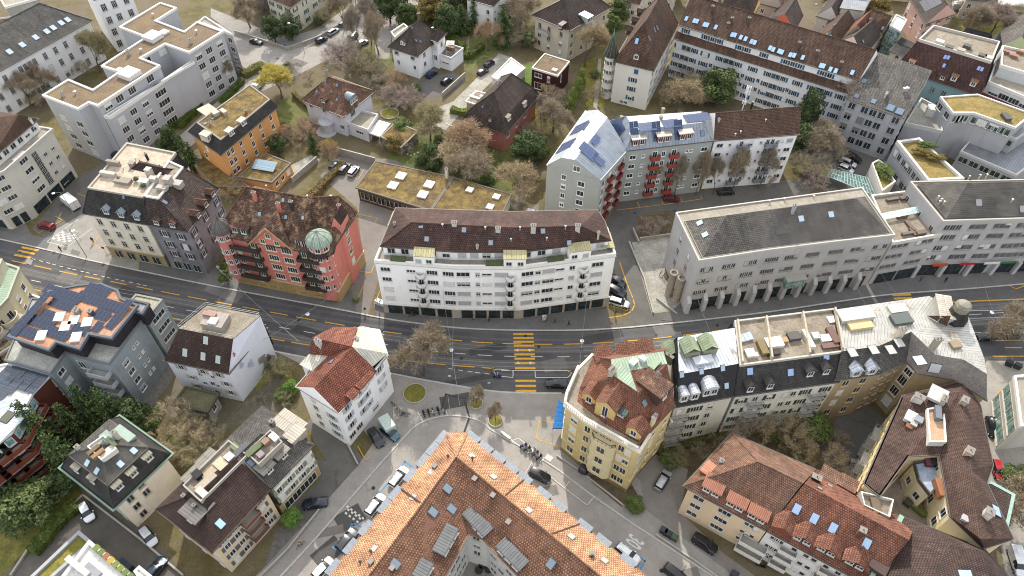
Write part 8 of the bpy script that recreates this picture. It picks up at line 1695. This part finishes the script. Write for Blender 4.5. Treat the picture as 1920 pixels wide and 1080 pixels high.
# ================================================================== people
sc0 = scooter(933,708,178,'moped ridden along the lower lane next to the traffic island','1f4a8a',None,.03); person(933,708,178,'moped rider in an orange jacket on the main road','c8552e','24262b','c8b89a','ride',z0=.03)
bicycle(773,594,20,'bicycle ridden on the pavement in front of the long white block','7a2430',None,.12); person(773,594,20,'cyclist in a red jacket in front of the long white block','7a2f36','23262c',pose='ride',z0=.2)
bicycle(564,1024,50,'road bicycle ridden down the left side street','b03a30',None,.03); person(564,1024,50,'cyclist in a yellow top on the left side street','b5a845','22405a','8e2a2a','ride',z0=.1)
for k, (x, y, a, lb, t_, l_) in enumerate(((685.5,586,-80,'pedestrian in black with a white bag crossing the garage yard entrance','1f2124','cfcac2'),(116,472,-100,'pedestrian in a dark coat at the edge of the chequered paving','1c1d20','22242a'),(176,455,-60,'pedestrian in black near the yellow corner mark','1d1e22','1d2230'),(888,601,0,'person in grey walking past the shop fronts of the long white block','8b97a6','4a5260'),(917,604,180,'person in black standing by the shop fronts of the long white block','17181a','17181a'),(1021,604,160,'person in a pale coat beside the shop board','c9c6bd','55585c'),(1040,606,170,'person in dark clothes under the shop window','26282c','26282c'),(1066,611,180,'person dressed in black on the pavement right of the shop board','121314','121314'),(1153,592,90,'person in dark clothes at the yellow kerb line','1c1d20','1c1d20'),(1335,573,0,'person in black under the office arcade','1b1c20','1b1c20'),(1770,530,45,'person in a dark blue coat outside the right shops','1d2b44','1d2b44'),(1724,528,200,'person in a bright blue jacket on the shop pavement','2f5fa8','2a2c30'),(1815,507,90,'person in a white top outside the right shops','d0d0cc','3a3d42'),(506,125,80,'pedestrian at the corner of the top junction','3a4250','1f2226'))): person(x, y, a, lb, t_, l_, z0=.12 if y > 400 else .04)
# ================================================================== street furniture
def pole(px, py, h, label, arm=None, name='street_lamp', c='8f9294', head=True, cat='lamp', z0=.12, r=.07):
 p = G(px, py, 0); t = empty(name, (p.x,p.y,z0), label, cat); m = MB(); m.tube((0,0,0),(0,0,h),r*1.3,r*.7,8); m.build('pole', plain(c,.5,.5,name='pole_metal'), t, off=Vector())
 if arm:
  a = MB(); a.tube((0,0,h),(arm[0],arm[1],h+.4),.04,n=6); a.build('arm', plain(c,.5,.5,name='pole_metal'), t, off=Vector())
  if head: l = MB(); l.lathe([(.08,.12),(.4,.0),(.34,-.1),(0,-.14)],(arm[0],arm[1],h+.4),10); l.build('lamp_head', plain('d6d8d8',.4,name='lamp_white'), t, off=Vector())
 return t
pole(163,482,9,'tall lamp post on the corner pavement by the cream corner house',(1.5,-1)); pole(143,408,8,'lamp post beside the red estate car',(-1.2,-.8)); pole(840,712,6,'slim post at the edge of the plaza',None,'post',cat='post'); pole(571,100,9,'street lamp at the top junction',(-3,1)); pole(857,1080,5,'x') if False else None
pole(712,590,7,'slim pole at the left corner of the long white block'); pole(952,618,4,'slim pole on the shop pavement of the long white block'); pole(1842,742,9,'lamp post next to the office on the lane') if False else None
pole(925,696,1.2,'yellow bollard at the left end of the traffic island',None,'bollard','d8a52a',cat='bollard',z0=.02,r=.16); pole(1068,701,1.2,'yellow bollard at the right end of the traffic island',None,'bollard','d8a52a',cat='bollard',z0=.02,r=.16); pole(1872,608,1.2,'yellow bollard on the right junction island',None,'bollard','d8a52a',cat='bollard',z0=.02,r=.16)
for k, x in enumerate((1325,1350,1375,1402,1425)): pole(x, 594-k*3.4, 1.0, 'low grey post on the kerb of the office pavement', None, 'bollard', '8b8d8f', cat='bollard')['group'] = 'posts on the office kerb'
def wire(a, b, sag, label, lamp=None, r=.035):
 a, b = G(*a), G(*b); m = MB(); n = 14; P = [a.lerp(b, i/n)-Vector((0,0,sag*4*(i/n)*(1-i/n))) for i in range(n+1)]
 for p, q in zip(P, P[1:]): m.tube(p, q, r, n=3, cap=False)
 o = m.build('span_wire', plain('8f9294',.5,.3,name='wire_steel')); recenter(o); tag(o, label, 'wire')
 if lamp is not None:
  p = a.lerp(b, lamp)-Vector((0,0,sag*4*lamp*(1-lamp))); m = MB(); m.tube(p, p-Vector((0,0,.3)), .03, n=4); m.lathe([(.1,-.25),(.42,-.42),(.36,-.6),(0,-.68)], p, 12, 1); o = m.build('hanging_lamp', [plain('77797b'), plain('e3e5e5', .35, name='lamp_white')]); recenter(o); tag(o, 'round white lamp hung '+label.split(' wire ')[1] if ' wire ' in label else label, 'lamp')
wire((405,500,9),(560,640,8.5),.5,'span wire over the road left of the mural house'); wire((640,540,9),(490,640,9),.5,'span wire over the road by the mural house',.45)
wire((830,545,9),(862,760,8),.6,'span wire over the road at the bare street tree',.52); wire((850,560,9),(848,690,9),.4,'thin wire over the plaza edge'); wire((1100,560,9),(1085,700,10),.5,'span wire over the road right of the crossing',.55); wire((1150,570,9),(1170,650,10),.4,'thin wire over the road by the right gap'); wire((1308,560,9),(1345,650,12),.4,'span wire over the road at the office corner',.9)
wire((1590,500,9),(1640,600,12),.4,'span wire over the road at the middle of the office'); wire((1650,510,9),(1700,570,12),.4,'span wire over the road at the right crossing'); wire((1840,510,9),(1870,600,8),.5,'span wire over the right junction',.8); wire((840,745,9),(860,880,16),.5,'plaza wire running to the tiled block'); wire((205,500,9),(300,440,9),.4,'span wire over the corner pavement') if False else None
for off_ in (1.9,-2.1):
 P = offset_line(resample(smooth([G(*p) for p in WC],2), 6), off_); m = MB()
 for a_, c_ in zip(P, P[1:]): m.tube(a_+Vector((0,0,5.6)), c_+Vector((0,0,5.6)), .022, n=3, cap=False)
 o = m.build('tram_wire', plain('4a4c4e',.5,.3,name='contact_wire')); recenter(o); tag(o, 'overhead tram wire above the upper track' if off_ > 0 else 'overhead tram wire above the lower track', 'wire')
m = MB();
def ringbed(px, py, r, label, h=.28, z0=.12):
 p = G(px, py, z0); t = empty('tree_bed', p, label, 'planter'); m = MB(); n = 24;
 for k in range(n):
  a, b_ = 2*math.pi*k/n, 2*math.pi*(k+1)/n
  q = lambda rr, aa, z: Vector((rr*math.cos(aa), rr*math.sin(aa), z)); m.face([q(r,a,0),q(r,b_,0),q(r,b_,h),q(r,a,h)]); m.face([q(r,a,h),q(r,b_,h),q(r-.15,b_,h),q(r-.15,a,h)]); m.face([q(r-.15,b_,h-.1),q(r-.15,a,h-.1),q(r-.15,a,h),q(r-.15,b_,h)])
 m.build('kerb_ring', plain('b3afa4', .8), t, off=Vector()); m = MB(); m.lathe([(r-.14,h-.1),(r*.4,h+.02),(0,h+.06)], n=24); m.build('soil', MOSS, t, off=Vector()); return t
ringbed(893,757,1.35,'small round planting ring, left of the two on the plaza'); ringbed(929,789,1.45,'small round planting ring, nearest the curved kerb'); ringbed(778,738,2.3,'large round planting bed under the bare street tree')
def binbox(px, py, w, d, h, c, label, name='bin', ang=0, z0=.12, cat='bin', group=None):
 p = G(px, py, 0); m = MB(); m.box(-w/2,-d/2,.08,w/2,d/2,h,0); m.box(-w/2-.04,-d/2-.04,h,w/2+.04,d/2+.04,h+.09,1); [m.tube((sx*(w/2-.12),-d/2-.02,.1),(sx*(w/2-.12),-d/2+.08,.1),.1,n=8,mi=2) for sx in (-1,1)]; m.box(-w*.3,-d/2-.07,h-.15,w*.3,-d/2-.02,h-.1,1)
 o = m.build(name, [plain(c,.6,name='bin_body'), plain(c,.5,name='bin_lid',var=.4), TYRE()]); o.location = (p.x,p.y,z0); o.rotation_euler.z = R(ang); return tag(o, label, cat, group)
for k, (x, y, c, lb) in enumerate(((1243,998,'3b3f44','grey wheeled bin, leftmost by the drive of the peach house'),(1251,1004,'33373c','dark wheeled bin, middle by the drive of the peach house'),(1263,1011,'4d5a48','green wheeled bin, right of the pair by the drive of the peach house'),(710,570,'d6d6d3','white container beside the left end of the long white block'),(718,573,'c9c9c6','second pale container at the left end of the long white block'),(668,565,'5f6a44','green container behind the red ornate house'),(1889,685,'2b2f33','dark container under the street tree at the right junction'),(1905,690,'33373c','second dark container beside the street tree at the right'),(1375,1080,'3a3e42','grey bin at the bottom edge by the peach house'),(235,1058,'26303c','navy bin beside the white roof terrace'),(245,1066,'2a3440','second navy bin beside the white roof terrace'))): binbox(x, y, 1.2, .9, 1.1, c, lb, ang=-30)
for k, (x, y, c, lb) in enumerate(((1463,548,'d9a21f','yellow letter box under the office arcade'),(1434,541,'c9961f','yellow sign board under the office arcade'),(1020,601,'d0ccc4','standing shop board outside the long white block'))): binbox(x, y, .8, .5, 1.4, c, lb, name='street_box', cat='box')
def bench(px, py, ang, label):
 p = G(px, py, 0); t = empty('bench', (p.x,p.y,.12), label, 'bench', rz=R(ang)); m = MB(); m.box(-1.2,-.25,.42,1.2,.25,.5); m.build('seat', plain('cfccc4',.7), t, off=Vector()); [ (lambda mm: (mm.box(x-.06,-.22,0,x+.06,.22,.42), mm.build('leg', plain('8b8d8f'), t, off=Vector())))(MB()) for x in (-1,1)]
bench(948,818,-38,'white bench at the kerb of the right side street')
def roadsign(px, py, h, w, ph, col, label, ang=0, rnd_=False, z0=.12):
 p = G(px, py, 0); t = empty('road_sign', (p.x,p.y,z0), label, 'sign', rz=R(ang)); m = MB(); m.tube((0,0,0),(0,0,h),.04,n=6); m.build('pole', plain('9a9c9e',.4,.5,name='pole_metal'), t, off=Vector()); m = MB()
 if rnd_: m.tube((0,-.03,h-.1),(0,-.07,h-.1),w/2,n=20)
 else: m.box(-w/2,-.08,h-ph,w/2,-.04,h)
 m.build('sign_face', [plain(col,.5,name='sign_face')], t, off=Vector())
for q in ((537,97,2.6,.7,.7,'2a5fa8','blue square parking sign at the top junction',30),(1188,412,2.6,.7,.7,'2a5fa8','blue sign at the bend of the lane, left of the pair'),(1262,408,2.6,.7,.7,'2a5fa8','blue sign by the office hedge, right of the pair'),(152,452,3.4,2.4,1.0,'dfe0de','wide white direction sign on the corner pavement',-20),(132,446,3.0,1.0,1.2,'c9ccd2','small white and grey sign beside the chequered paving',-20),(201,478,2.4,.7,.7,'4a3a5a','round dark sign near the cream corner house',0,True),(47,485,2.2,.7,.7,'2a5fa8','round blue arrow sign on the left crossing island',0,True),(414,512,2.4,.7,.7,'c9c9c6','small white sign in the gap beside the ivy house'),(1877,600,2.4,.7,.7,'2a5fa8','blue round sign at the right junction island',0,True),(844,716,2.4,.6,.6,'dcdcda','small white sign on the plaza kerb'),(917,725,1.6,.5,.5,'dcdcda','low white marker at the plaza edge')): roadsign(*q)
pave('traffic_island', [(46,492),(52,484),(62,488),(58,497)], A_PAVE, .14)
for k, (x, y) in enumerate(((905,1062),(916,1070),(898,1072))):
 p = G(x, y, 0); t = empty('courtyard_table', p, 'dark round table in the courtyard of the tiled block', 'table', 'courtyard tables'); m = MB(); m.lathe([(.7,.7),(.7,.76),(0,.76)], n=14); m.build('tabletop', plain('3a3836'), t, off=Vector()); m = MB(); m.tube((0,0,0),(0,0,.7),.06); m.build('leg', plain('222222'), t, off=Vector())
for k, (x, y, lb) in enumerate(((1253,552,'left fluted stone column by the office corner'),(1267,562,'right fluted stone column by the office corner'))):
 p = G(x, y, 0); t = empty('stone_column', (p.x,p.y,0), lb, 'column'); m = MB(); m.lathe([(1.0,0),(1.0,.25),(.82,.35),(.8,6.8),(.95,7.0),(.95,7.3),(.6,7.35),(.6,6.9),(0,6.9)], n=20)
 m.build('shaft', mottled('a89c8e','8d8173',scale=.8,name='stone'), t, off=Vector())
fence([(1180,455),(1207,520),(1225,588)], .5, '', 'low wall with fallen blossom along the concrete forecourt'); fence([(1200,448),(1262,440)], .8, '', 'stone wall in front of the planting bed by the office'); fence([(1187,430),(1198,455)], .8, '', 'short wall at the bend of the lane'); fence([(1232,560),(1270,590)], .5, '', 'planter kerb beside the two stone columns')
fence([(1045,855),(1082,880),(1140,925),(1190,965)], .4, '', 'low garden wall along the pavement of the yellow building'); fence([(1230,1003),(1300,1050),(1370,1100)], .5, '', 'low wall between the pavement and the peach house drive')
fence([(600,770),(640,810),(672,872)], .6, '', 'low wall of the yard behind the white red roofed house'); fence([(490,1080),(540,1030),(600,955)], .7, '', 'garden wall in front of the row houses along the left side street'); fence([(155,930),(60,1020),(20,1080)], .5, '', 'retaining wall of the car park beside the hedge'); fence([(158,930),(262,1010),(345,1080)], .5, '', 'low wall between the car park and the cream house')
fence([(440,60),(540,92),(600,70),(720,-5)], 1.2, '', 'garden wall with pillars along the top street'); fence([(830,178),(872,140)], 1.6, '', 'grey yard wall next to the white villa gate'); fence([(703,302),(632,283)], 2.2, '', 'pale wall behind the three parked cars'); fence([(360,395),(300,450)], 1.0, '', 'x') if False else None
fence([(1350,50),(1350,51)], 1, '', 'x') if False else None
binbox(1262,548, .1,.1,.1,'888888','x') if False else None
# ================================================================== vegetation
TR = [ # px, py (crown middle), h, r, kind, label
(42,170,9,3.5,'brown','bare tree in front of the white school at its left end'),(78,150,9,3.2,'brown','bare brown tree, middle of the school front'),(172,98,12,3.6,'olive','slim budding tree between the school and the grey flats'),(155,130,4,2,'tan','budding shrub at the corner of the grey flats'),
(417,130,9,2.6,'grey','thin bare tree in front of the grey flats at the right'),(462,25,9,4,'brown','broad bare tree at the left end of the top villa'),(511,55,8,3.2,'yew','dark evergreen, left of the pair by the top villa'),(543,52,8,3.4,'yew','dark evergreen, right of the pair by the top villa'),(605,35,5,2.5,'olive','leafy shrub by the stone bridge of the top villa'),
(640,20,11,3.5,'brown','bare tree behind the row of cars on the top street'),(670,62,13,2.6,'grey','slim bare street tree beside the dark green van'),(705,65,12,3.2,'brown','tall forked bare tree on the villa forecourt'),(690,40,14,2.6,'grey','tall thin bare tree on the villa forecourt'),
(728,10,11,5,'yew','big dark conifer at the left of the evergreen belt'),(762,30,8,3.6,'ever','round evergreen in front of the big dark conifer'),(800,15,9,5,'bronze','bronze green tree in the evergreen belt above the white villa'),(838,40,10,4.2,'yew','dark evergreen right of the white villa roof'),(866,32,9,4,'conifer','dark conifer in the evergreen belt by the hedge'),(888,20,12,2.4,'conifer','tall slim conifer in front of the tall white villa'),(944,45,13,4.2,'conifer','broad green conifer right of the tall white villa'),(915,70,8,3,'orange','reddish bare tree between hedge and conifer'),(975,30,10,4.5,'brown','bare tree at the left of the sandstone villa'),(985,15,8,4,'olive','budding tree behind the sandstone villa'),
(1160,22,8,3.8,'ever','bright evergreen between the sandstone villa and the tower house'),(1150,50,7,3,'bush','bushy evergreen below the bright one at the tower house'),(1100,90,11,4.8,'tan','wide bare tree between the sandstone villa and the tower house'),
(648,108,5.5,6,'pink','pinkish bare shrub thicket left of the white villa'),(690,120,6,4.2,'olive','pale budding tree in front of the pinkish thicket'),(715,140,5,4,'brown','bare brown shrub below the white villa'),(745,155,4.5,3,'orange','orange bare shrub in front of the white villa'),(745,185,5,4.5,'pink','pink brown shrub by the playground'),(770,190,4,3,'pink','small pinkish shrub on the lane bend'),(780,165,2.2,1.6,'bush','round green bush at the villa forecourt'),
(522,158,8,4.4,'yellow','yellow weeping willow behind the orange villa'),(560,250,5,4.2,'orange','reddish shrub at the foot of the pale blue villa'),(520,272,6,2.4,'yew','dark conifer by the orange villa corner'),(585,265,6,2.2,'conifer','small conifer in front of the pale blue villa'),(612,285,5,2.6,'orange','rusty shrub left of the parked cars'),(618,272,3,1.6,'yellow','small yellow shrub near the pale blue villa'),
(480,395,3,2.5,'tan','bare hedge shrub behind the garden wall') if False else None,
(805,235,9,4.4,'olive','budding tree behind the playground'),(860,300,7,5,'tan','bare tan tree in the garden above the garages'),(895,275,9,5.5,'orange','large orange brown bare tree by the pink house'),(810,300,8,3.2,'yew','dark conifer in the garden above the garages'),(880,315,8,4,'brown','bare brown tree right behind the workshop roof'),(915,335,4,2.4,'bush','round green bush behind the workshop'),(752,238,4,3,'bush','evergreen shrubs behind the green garage roof'),(740,270,5,2.5,'bronze','dark shrub at the garden corner by the garages'),(975,345,8,4.5,'tan','tan bare tree left of the solar block gable'),(990,278,9,4.5,'yew','round dark yew left of the solar block'),(1038,220,9,4,'brown','bare reddish tree behind the solar block'),(1015,205,7,3,'pink','bare pink brown tree beside the pink house'),
(1083,168,7,1.5,'column','yellow green cypress, tallest in the row by the trampoline'),(1074,185,6,1.4,'column','yellow green cypress, middle in the row by the trampoline'),(1068,200,5,1.3,'column','yellow green cypress, lowest in the row by the trampoline'),(1090,150,7,1.4,'column','yellow green cypress at the upper end of the row'),
(1350,165,11,5.5,'ever','big evergreen in front of the long blue shutter terrace'),(1290,175,7,4.8,'tan','tan leafed tree in front of the long terrace'),(1262,182,6,3.6,'brown','bare tree at the gap by the tower house'),(1515,210,14,3.4,'yew','tall dark evergreen right of the white block'),(1508,260,8,4,'yew','dark evergreen at the end of the white block'),(1575,190,14,5.5,'pink','tall pinkish bare tree in front of the terrace end'),(1600,150,11,4.5,'pink','upper pinkish bare tree over the terrace roof'),(1540,265,8,4.5,'brown','bare tree at the office court entrance'),(1520,320,5,3.5,'olive','bare shrubs above the office roof'),
(1228,333,10,1.9,'brown','bare street tree, first in the row behind the office'),(1272,333,11,1.9,'grey','bare street tree, second in the row behind the office'),(1315,328,12,1.9,'brown','bare street tree, third in the row behind the office'),(1345,333,10,1.7,'grey','bare street tree, fourth in the row behind the office'),(1385,323,12,2.0,'brown','bare street tree, fifth in the row behind the office'),(1435,318,11,2.0,'grey','bare street tree, last in the row behind the office'),(1222,422,2.8,3,'pink','pink flowering shrub in the bed by the office'),
(325,270,10,2.6,'yew','tall conifer, left of the group at the orange villa'),(345,285,11,2.8,'conifer','tall conifer, middle of the group at the orange villa'),(310,285,8,2.4,'yew','shorter conifer at the left foot of the orange villa'),(358,290,8,2.3,'conifer','small conifer right of the group at the orange villa'),(432,355,3,2.8,'tan','bare shrub between the corner houses and the red house'),
(788,668,11.5,4.4,'brown','big bare street tree on the plaza edge of the main road'),(1470,825,6,4.2,'tan','spreading bare tree behind the row houses'),(1545,870,6,3.4,'tan','bare tree beside the silver car in the courtyard'),(1400,790,6,4.5,'brown','bare brown tree at the foot of the row houses'),(1520,795,4,4,'bush','green and brown shrubs at the sandstone wall'),
(1905,612,8,4,'brown','bare street tree at the right junction'),(1912,955,10,4.5,'brown','bare tree at the right edge by the brown house'),(1755,50,8,4,'yew','x') if False else None,(1635,22,8,3.6,'bronze','round bronze tree above the old lane'),(1818,45,10,4.6,'brown','bare tree in the allotment at the upper right'),(1868,40,9,4.5,'pink','reddish bare tree at the upper right corner'),(1600,35,5,2.5,'ever','small evergreen left of the bronze tree'),(1770,-5,8,3.5,'brown','bare tree at the top edge by the solar roof'),
(70,800,16,4.2,'conifer','tallest dark conifer at the left edge'),(110,850,13,3.8,'conifer','dark conifer in front of the tallest one'),(160,760,13,3.4,'conifer','dark conifer below the blue grey block'),(205,765,14,3.8,'conifer','dark conifer right under the blue grey block'),(250,785,9,3.4,'yew','round evergreen right of the conifers'),(130,790,12,3.2,'conifer','dense conifer between the conifers'),(270,790,5,2.8,'bush','pale green shrub at the end of the conifer group'),(50,950,7,5.2,'ever','large round evergreen at the left bottom'),(10,930,6,3.2,'yew','evergreen at the left edge by the timber balconies'),(118,905,5,3,'yew','dark shrub by the cream copper gutter house'),
(330,808,6,5,'tan','wide tan bare tree right of the cream copper gutter house'),(378,835,5,3.6,'olive','bare olive shrub behind the row houses'),(365,800,4,3,'brown','low bare shrubs by the garden building'),(548,970,2.6,1.8,'bright','round green bush at the corner of the row house'),(522,700,4,2.6,'olive','weedy shrub on the slope by the mural house'),(545,725,2.5,1.6,'bright','small green shrub by the white red roofed house'),
(1085,852,2.2,1,'orange','small rusty shrub in the bed of the yellow building'),(1192,945,1.8,1.8,'bush','round mossy bush at the drive corner'),(1910,895,3,2.6,'bush','green shrub bed at the right edge'),(655,505,2,1.2,'bush','x') if False else None,(422,520,3.5,1.5,'bush','green shrub between the ivy house and the red house'),
(660,40,5,3,'olive','x') if False else None,(560,20,4,2.6,'bush','green shrub beside the villa steps')]
for q in TR:
 if not q: continue
 bush = q[2] <= 6 and q[4] in ('brown','tan','pink','orange','olive','grey','yellow')
 tree(*q[:6], var=(5+random.randrange(2)) if bush else None)
for p, r_, k_ in (((893,757),1.0,0),((929,789),1.1,1)): t = tree(p[0],p[1],4.2,1.3,'brown',('young bare sapling in the left planting ring','young bare sapling in the ring nearest the curved kerb')[k_],var=1,base=True,z0=.3,cat='tree')
hedge([(860,80),(900,100),(925,88)] if False else [(868,88),(838,62)], 2.0, 2.2, 'clipped hedge right of the white villa')
hedge([(395,175),(335,235)], 2.2, 1.6, 'hedge strip along the front of the grey flats'); hedge([(455,140),(495,120)], 2.6, 1.8, 'hedge at the right corner of the grey flats',('5b5c34','767544')); hedge([(415,190),(455,150)], 1.6, 1.4, 'lower hedge by the driveway of the grey flats'); hedge([(310,240),(325,228)], 3.0, 2.0, 'rounded hedge block below the grey flats')
hedge([(550,175),(585,205)], 1.2, 1.5, 'brownish hedge around the willow lawn',('6b6140','7f754c')); hedge([(600,350),(645,305)], 1.6, 1.6, 'green brown hedge left of the parked cars',('5b5436','76663f')); hedge([(560,395),(600,352)], 1.8, 2.2, 'tall hedge behind the garden wall of the annex',('6b5a40','7f6c4a'))
hedge([(850,100),(880,105),(905,85)], 1.6, 1.8, 'long hedge along the lane by the villa lawn'); hedge([(845,205),(880,212)], 1.6, 1.6, 'hedge in front of the pink house lane',('5c6a30','7d8844')); hedge([(1070,155),(1100,130)], 1.0, 1.2, 'x hedge') if False else None
hedge([(145,945),(110,975),(60,1035)], 2.2, 1.6, 'dark hedge along the car park wall'); hedge([(945,10),(1000,60)], 2.0, 2.0, 'hedge behind the broad green conifer') if False else None
hedge([(1235,850),(1330,820),(1420,800)], 1.4, 1.0, 'ivy strip behind the yellow building and the row houses',('4a4a2a','66603a')); hedge([(750,20),(820,25),(870,60)], 2.4, 2.4, 'tall hedge behind the white villa')
hedge([(1180,395),(1255,398)], 1.0, 1.0, 'x') if False else None
rz = random.Random(21)
def scatter(poly, n, kinds, h, r, label, grp, shrub=True):
 xs, ys = [p[0] for p in poly], [p[1] for p in poly]; k = 0
 while k < n:
  x, y = rz.uniform(min(xs), max(xs)), rz.uniform(min(ys), max(ys)); c = False
  for (x0,y0),(x1,y1) in zip(poly, poly[1:]+poly[:1]):
   if (y0 > y) != (y1 > y) and x < (x1-x0)*(y-y0)/(y1-y0)+x0: c = not c
  if not c: continue
  k += 1; kd = rz.choice(kinds); f = rz.uniform(.75, 1.25)
  tree(x, y, h*f, r*f*rz.uniform(.85, 1.15), kd, label, var=(5+rz.randrange(2)) if shrub and kd in ('brown','tan','pink','orange','olive','grey') else rz.randrange(4), group=grp, base=True)
for a in (
 ([(600,100),(660,95),(720,150),(720,165),(640,130)],6,('pink','brown','grey','olive'),3.5,2.6,'bare shrub in the thicket left of the white villa','shrubs left of the white villa'),
 ([(700,150),(760,165),(800,210),(760,230),(710,190)],7,('brown','pink','grey'),3.2,2.4,'bare shrub beside the playground','shrubs beside the playground'),
 ([(715,265),(850,250),(960,300),(950,355),(860,325),(730,300)],9,('brown','tan','bush','grey','ever'),3,2.2,'shrub in the garden above the garages','shrubs in the garden above the garages'),
 ([(1015,190),(1060,200),(1035,290),(1000,300),(960,290)],7,('brown','pink','tan','ever'),4,2.8,'shrub between the pink house and the solar block','shrubs beside the solar block'),
 ([(530,120),(590,135),(580,160),(500,155)],5,('brown','bush','grey'),2.2,1.8,'low shrub along the villa garden edge','low shrubs along the villa garden edge'),
 ([(500,230),(575,240),(600,280),(560,290),(530,300)],6,('orange','bush','brown','grey'),3,2.0,'shrub between the orange villa and the pale blue villa','shrubs by the orange villa'),
 ([(380,450),(410,440),(430,520),(410,525)],3,('bush','brown'),2,1.3,'low shrub in the gap beside the ivy house','shrubs in the gap by the ivy house'),
 ([(1400,800),(1560,790),(1590,850),(1520,880),(1430,830)],8,('brown','bush','olive'),2,1.6,'shrub in the dark courtyard behind the row houses','courtyard shrubs'),
 ([(1225,840),(1300,835),(1400,815),(1330,850),(1280,880),(1230,895)],7,('brown','olive','bush'),1.8,1.5,'low shrub on the slope behind the yellow building','shrubs behind the yellow building'),
 ([(300,790),(400,800),(420,850),(370,890),(320,850)],8,('tan','brown','olive','bush'),3,2.2,'bare shrub behind the row houses','shrubs behind the row houses'),
 ([(470,690),(550,685),(560,760),(470,780)],7,('olive','bush','brown'),1.5,1.4,'weedy bush on the slope by the mural house','weeds by the mural house'),
 ([(1080,60),(1135,95),(1125,200),(1095,190),(1110,120)],5,('brown','bush','tan'),2.4,1.8,'shrub along the garden path by the tower house','shrubs by the tower house'),
 ([(1240,160),(1300,165),(1420,190),(1300,200)],6,('brown','tan','ever'),4,2.6,'shrub at the foot of the blue shutter terrace','shrubs below the blue shutter terrace'),
 ([(1500,300),(1560,270),(1590,230),(1560,330),(1510,355)],8,('brown','grey','pink'),4,2.6,'bare shrub beside the office court','shrubs beside the office court'),
 ([(0,150),(150,140),(190,110),(140,190),(0,215)],7,('brown','bush','olive'),3,2.2,'shrub between the school and the grey flats','shrubs in front of the school'),
 ([(385,20),(470,45),(600,70),(640,30),(500,20)],9,('ever','brown','bush','yew'),3.5,2.4,'garden shrub behind the wall of the top street','shrubs behind the top street wall'),
 ([(690,10),(960,0),(960,40),(880,50),(800,20)],12,('yew','ever','bronze','brown','conifer'),7,3.2,'evergreen in the belt behind the white villa','evergreens behind the white villa'),
 ([(960,30),(1000,60),(990,100),(940,90)],5,('brown','ever','olive'),4,2.6,'shrub left of the sandstone villa','shrubs by the sandstone villa'),
 ([(1780,20),(1910,20),(1910,80),(1820,70)],6,('brown','pink','olive'),4,2.6,'bare shrub in the allotments at the upper right','shrubs in the allotments'),
 ([(0,880),(130,880),(140,940),(20,985),(0,1000)],7,('ever','bush','yew'),2.6,2.2,'evergreen shrub in the lower left garden','shrubs in the lower left garden'),
 ([(1210,20),(1400,-20),(1700,-10),(1650,40),(1560,20)],8,('brown','ever','bronze'),5,2.8,'garden tree among the old lane houses','trees among the old lane houses'),
 ([(480,60),(560,20),(560,-20),(480,-20)],4,('brown','grey'),8,3.4,'bare tree at the top edge behind the cream villa','bare trees behind the cream villa'),
 ([(640,0),(700,-10),(690,50),(650,50)],3,('brown','grey'),10,2.8,'bare street tree at the top of the residential street','bare trees of the residential street')): scatter(*a, shrub=a[3] < 6)
p = G(1063,190,0); t = empty('trampoline', p, 'round trampoline with a green net beside the red cube house', 'trampoline'); m = MB(); m.lathe([(2.0,.8),(1.9,.82),(0,.8)], n=16); m.build('mat', plain('1e2422'), t, off=Vector()); m = MB(); [m.tube((2*math.cos(a),2*math.sin(a),0),(2*math.cos(a),2*math.sin(a),2.4),.04,n=5) for a in [k*math.pi/4 for k in range(8)]]; [m.tube((2*math.cos(a),2*math.sin(a),z),(2*math.cos(a+.785),2*math.sin(a+.785),z),.05,n=5) for a in [k*math.pi/4 for k in range(8)] for z in (.85,2.35)]; m.build('net_frame', plain('2f6f5c'), t, off=Vector())
m = MB()
for k in range(12):
 p = G(738+k*6.5, 292-abs(k-5)*3.0, .05); m.tube(p, p+Vector((0,0,.06)), .28, n=7)
for k in range(9): p = G(838+k*4.0, 232+k*1.6, .05); m.tube(p, p+Vector((0,0,.06)), .28, n=7)
o = m.build('stepping_stones', plain('c9c4b0', .9)); o['kind'] = 'structure'
t = ringbed(731,214,2.6,'round sandpit ring on the playground beside the pale blue villa', h=.35, z0=.02)
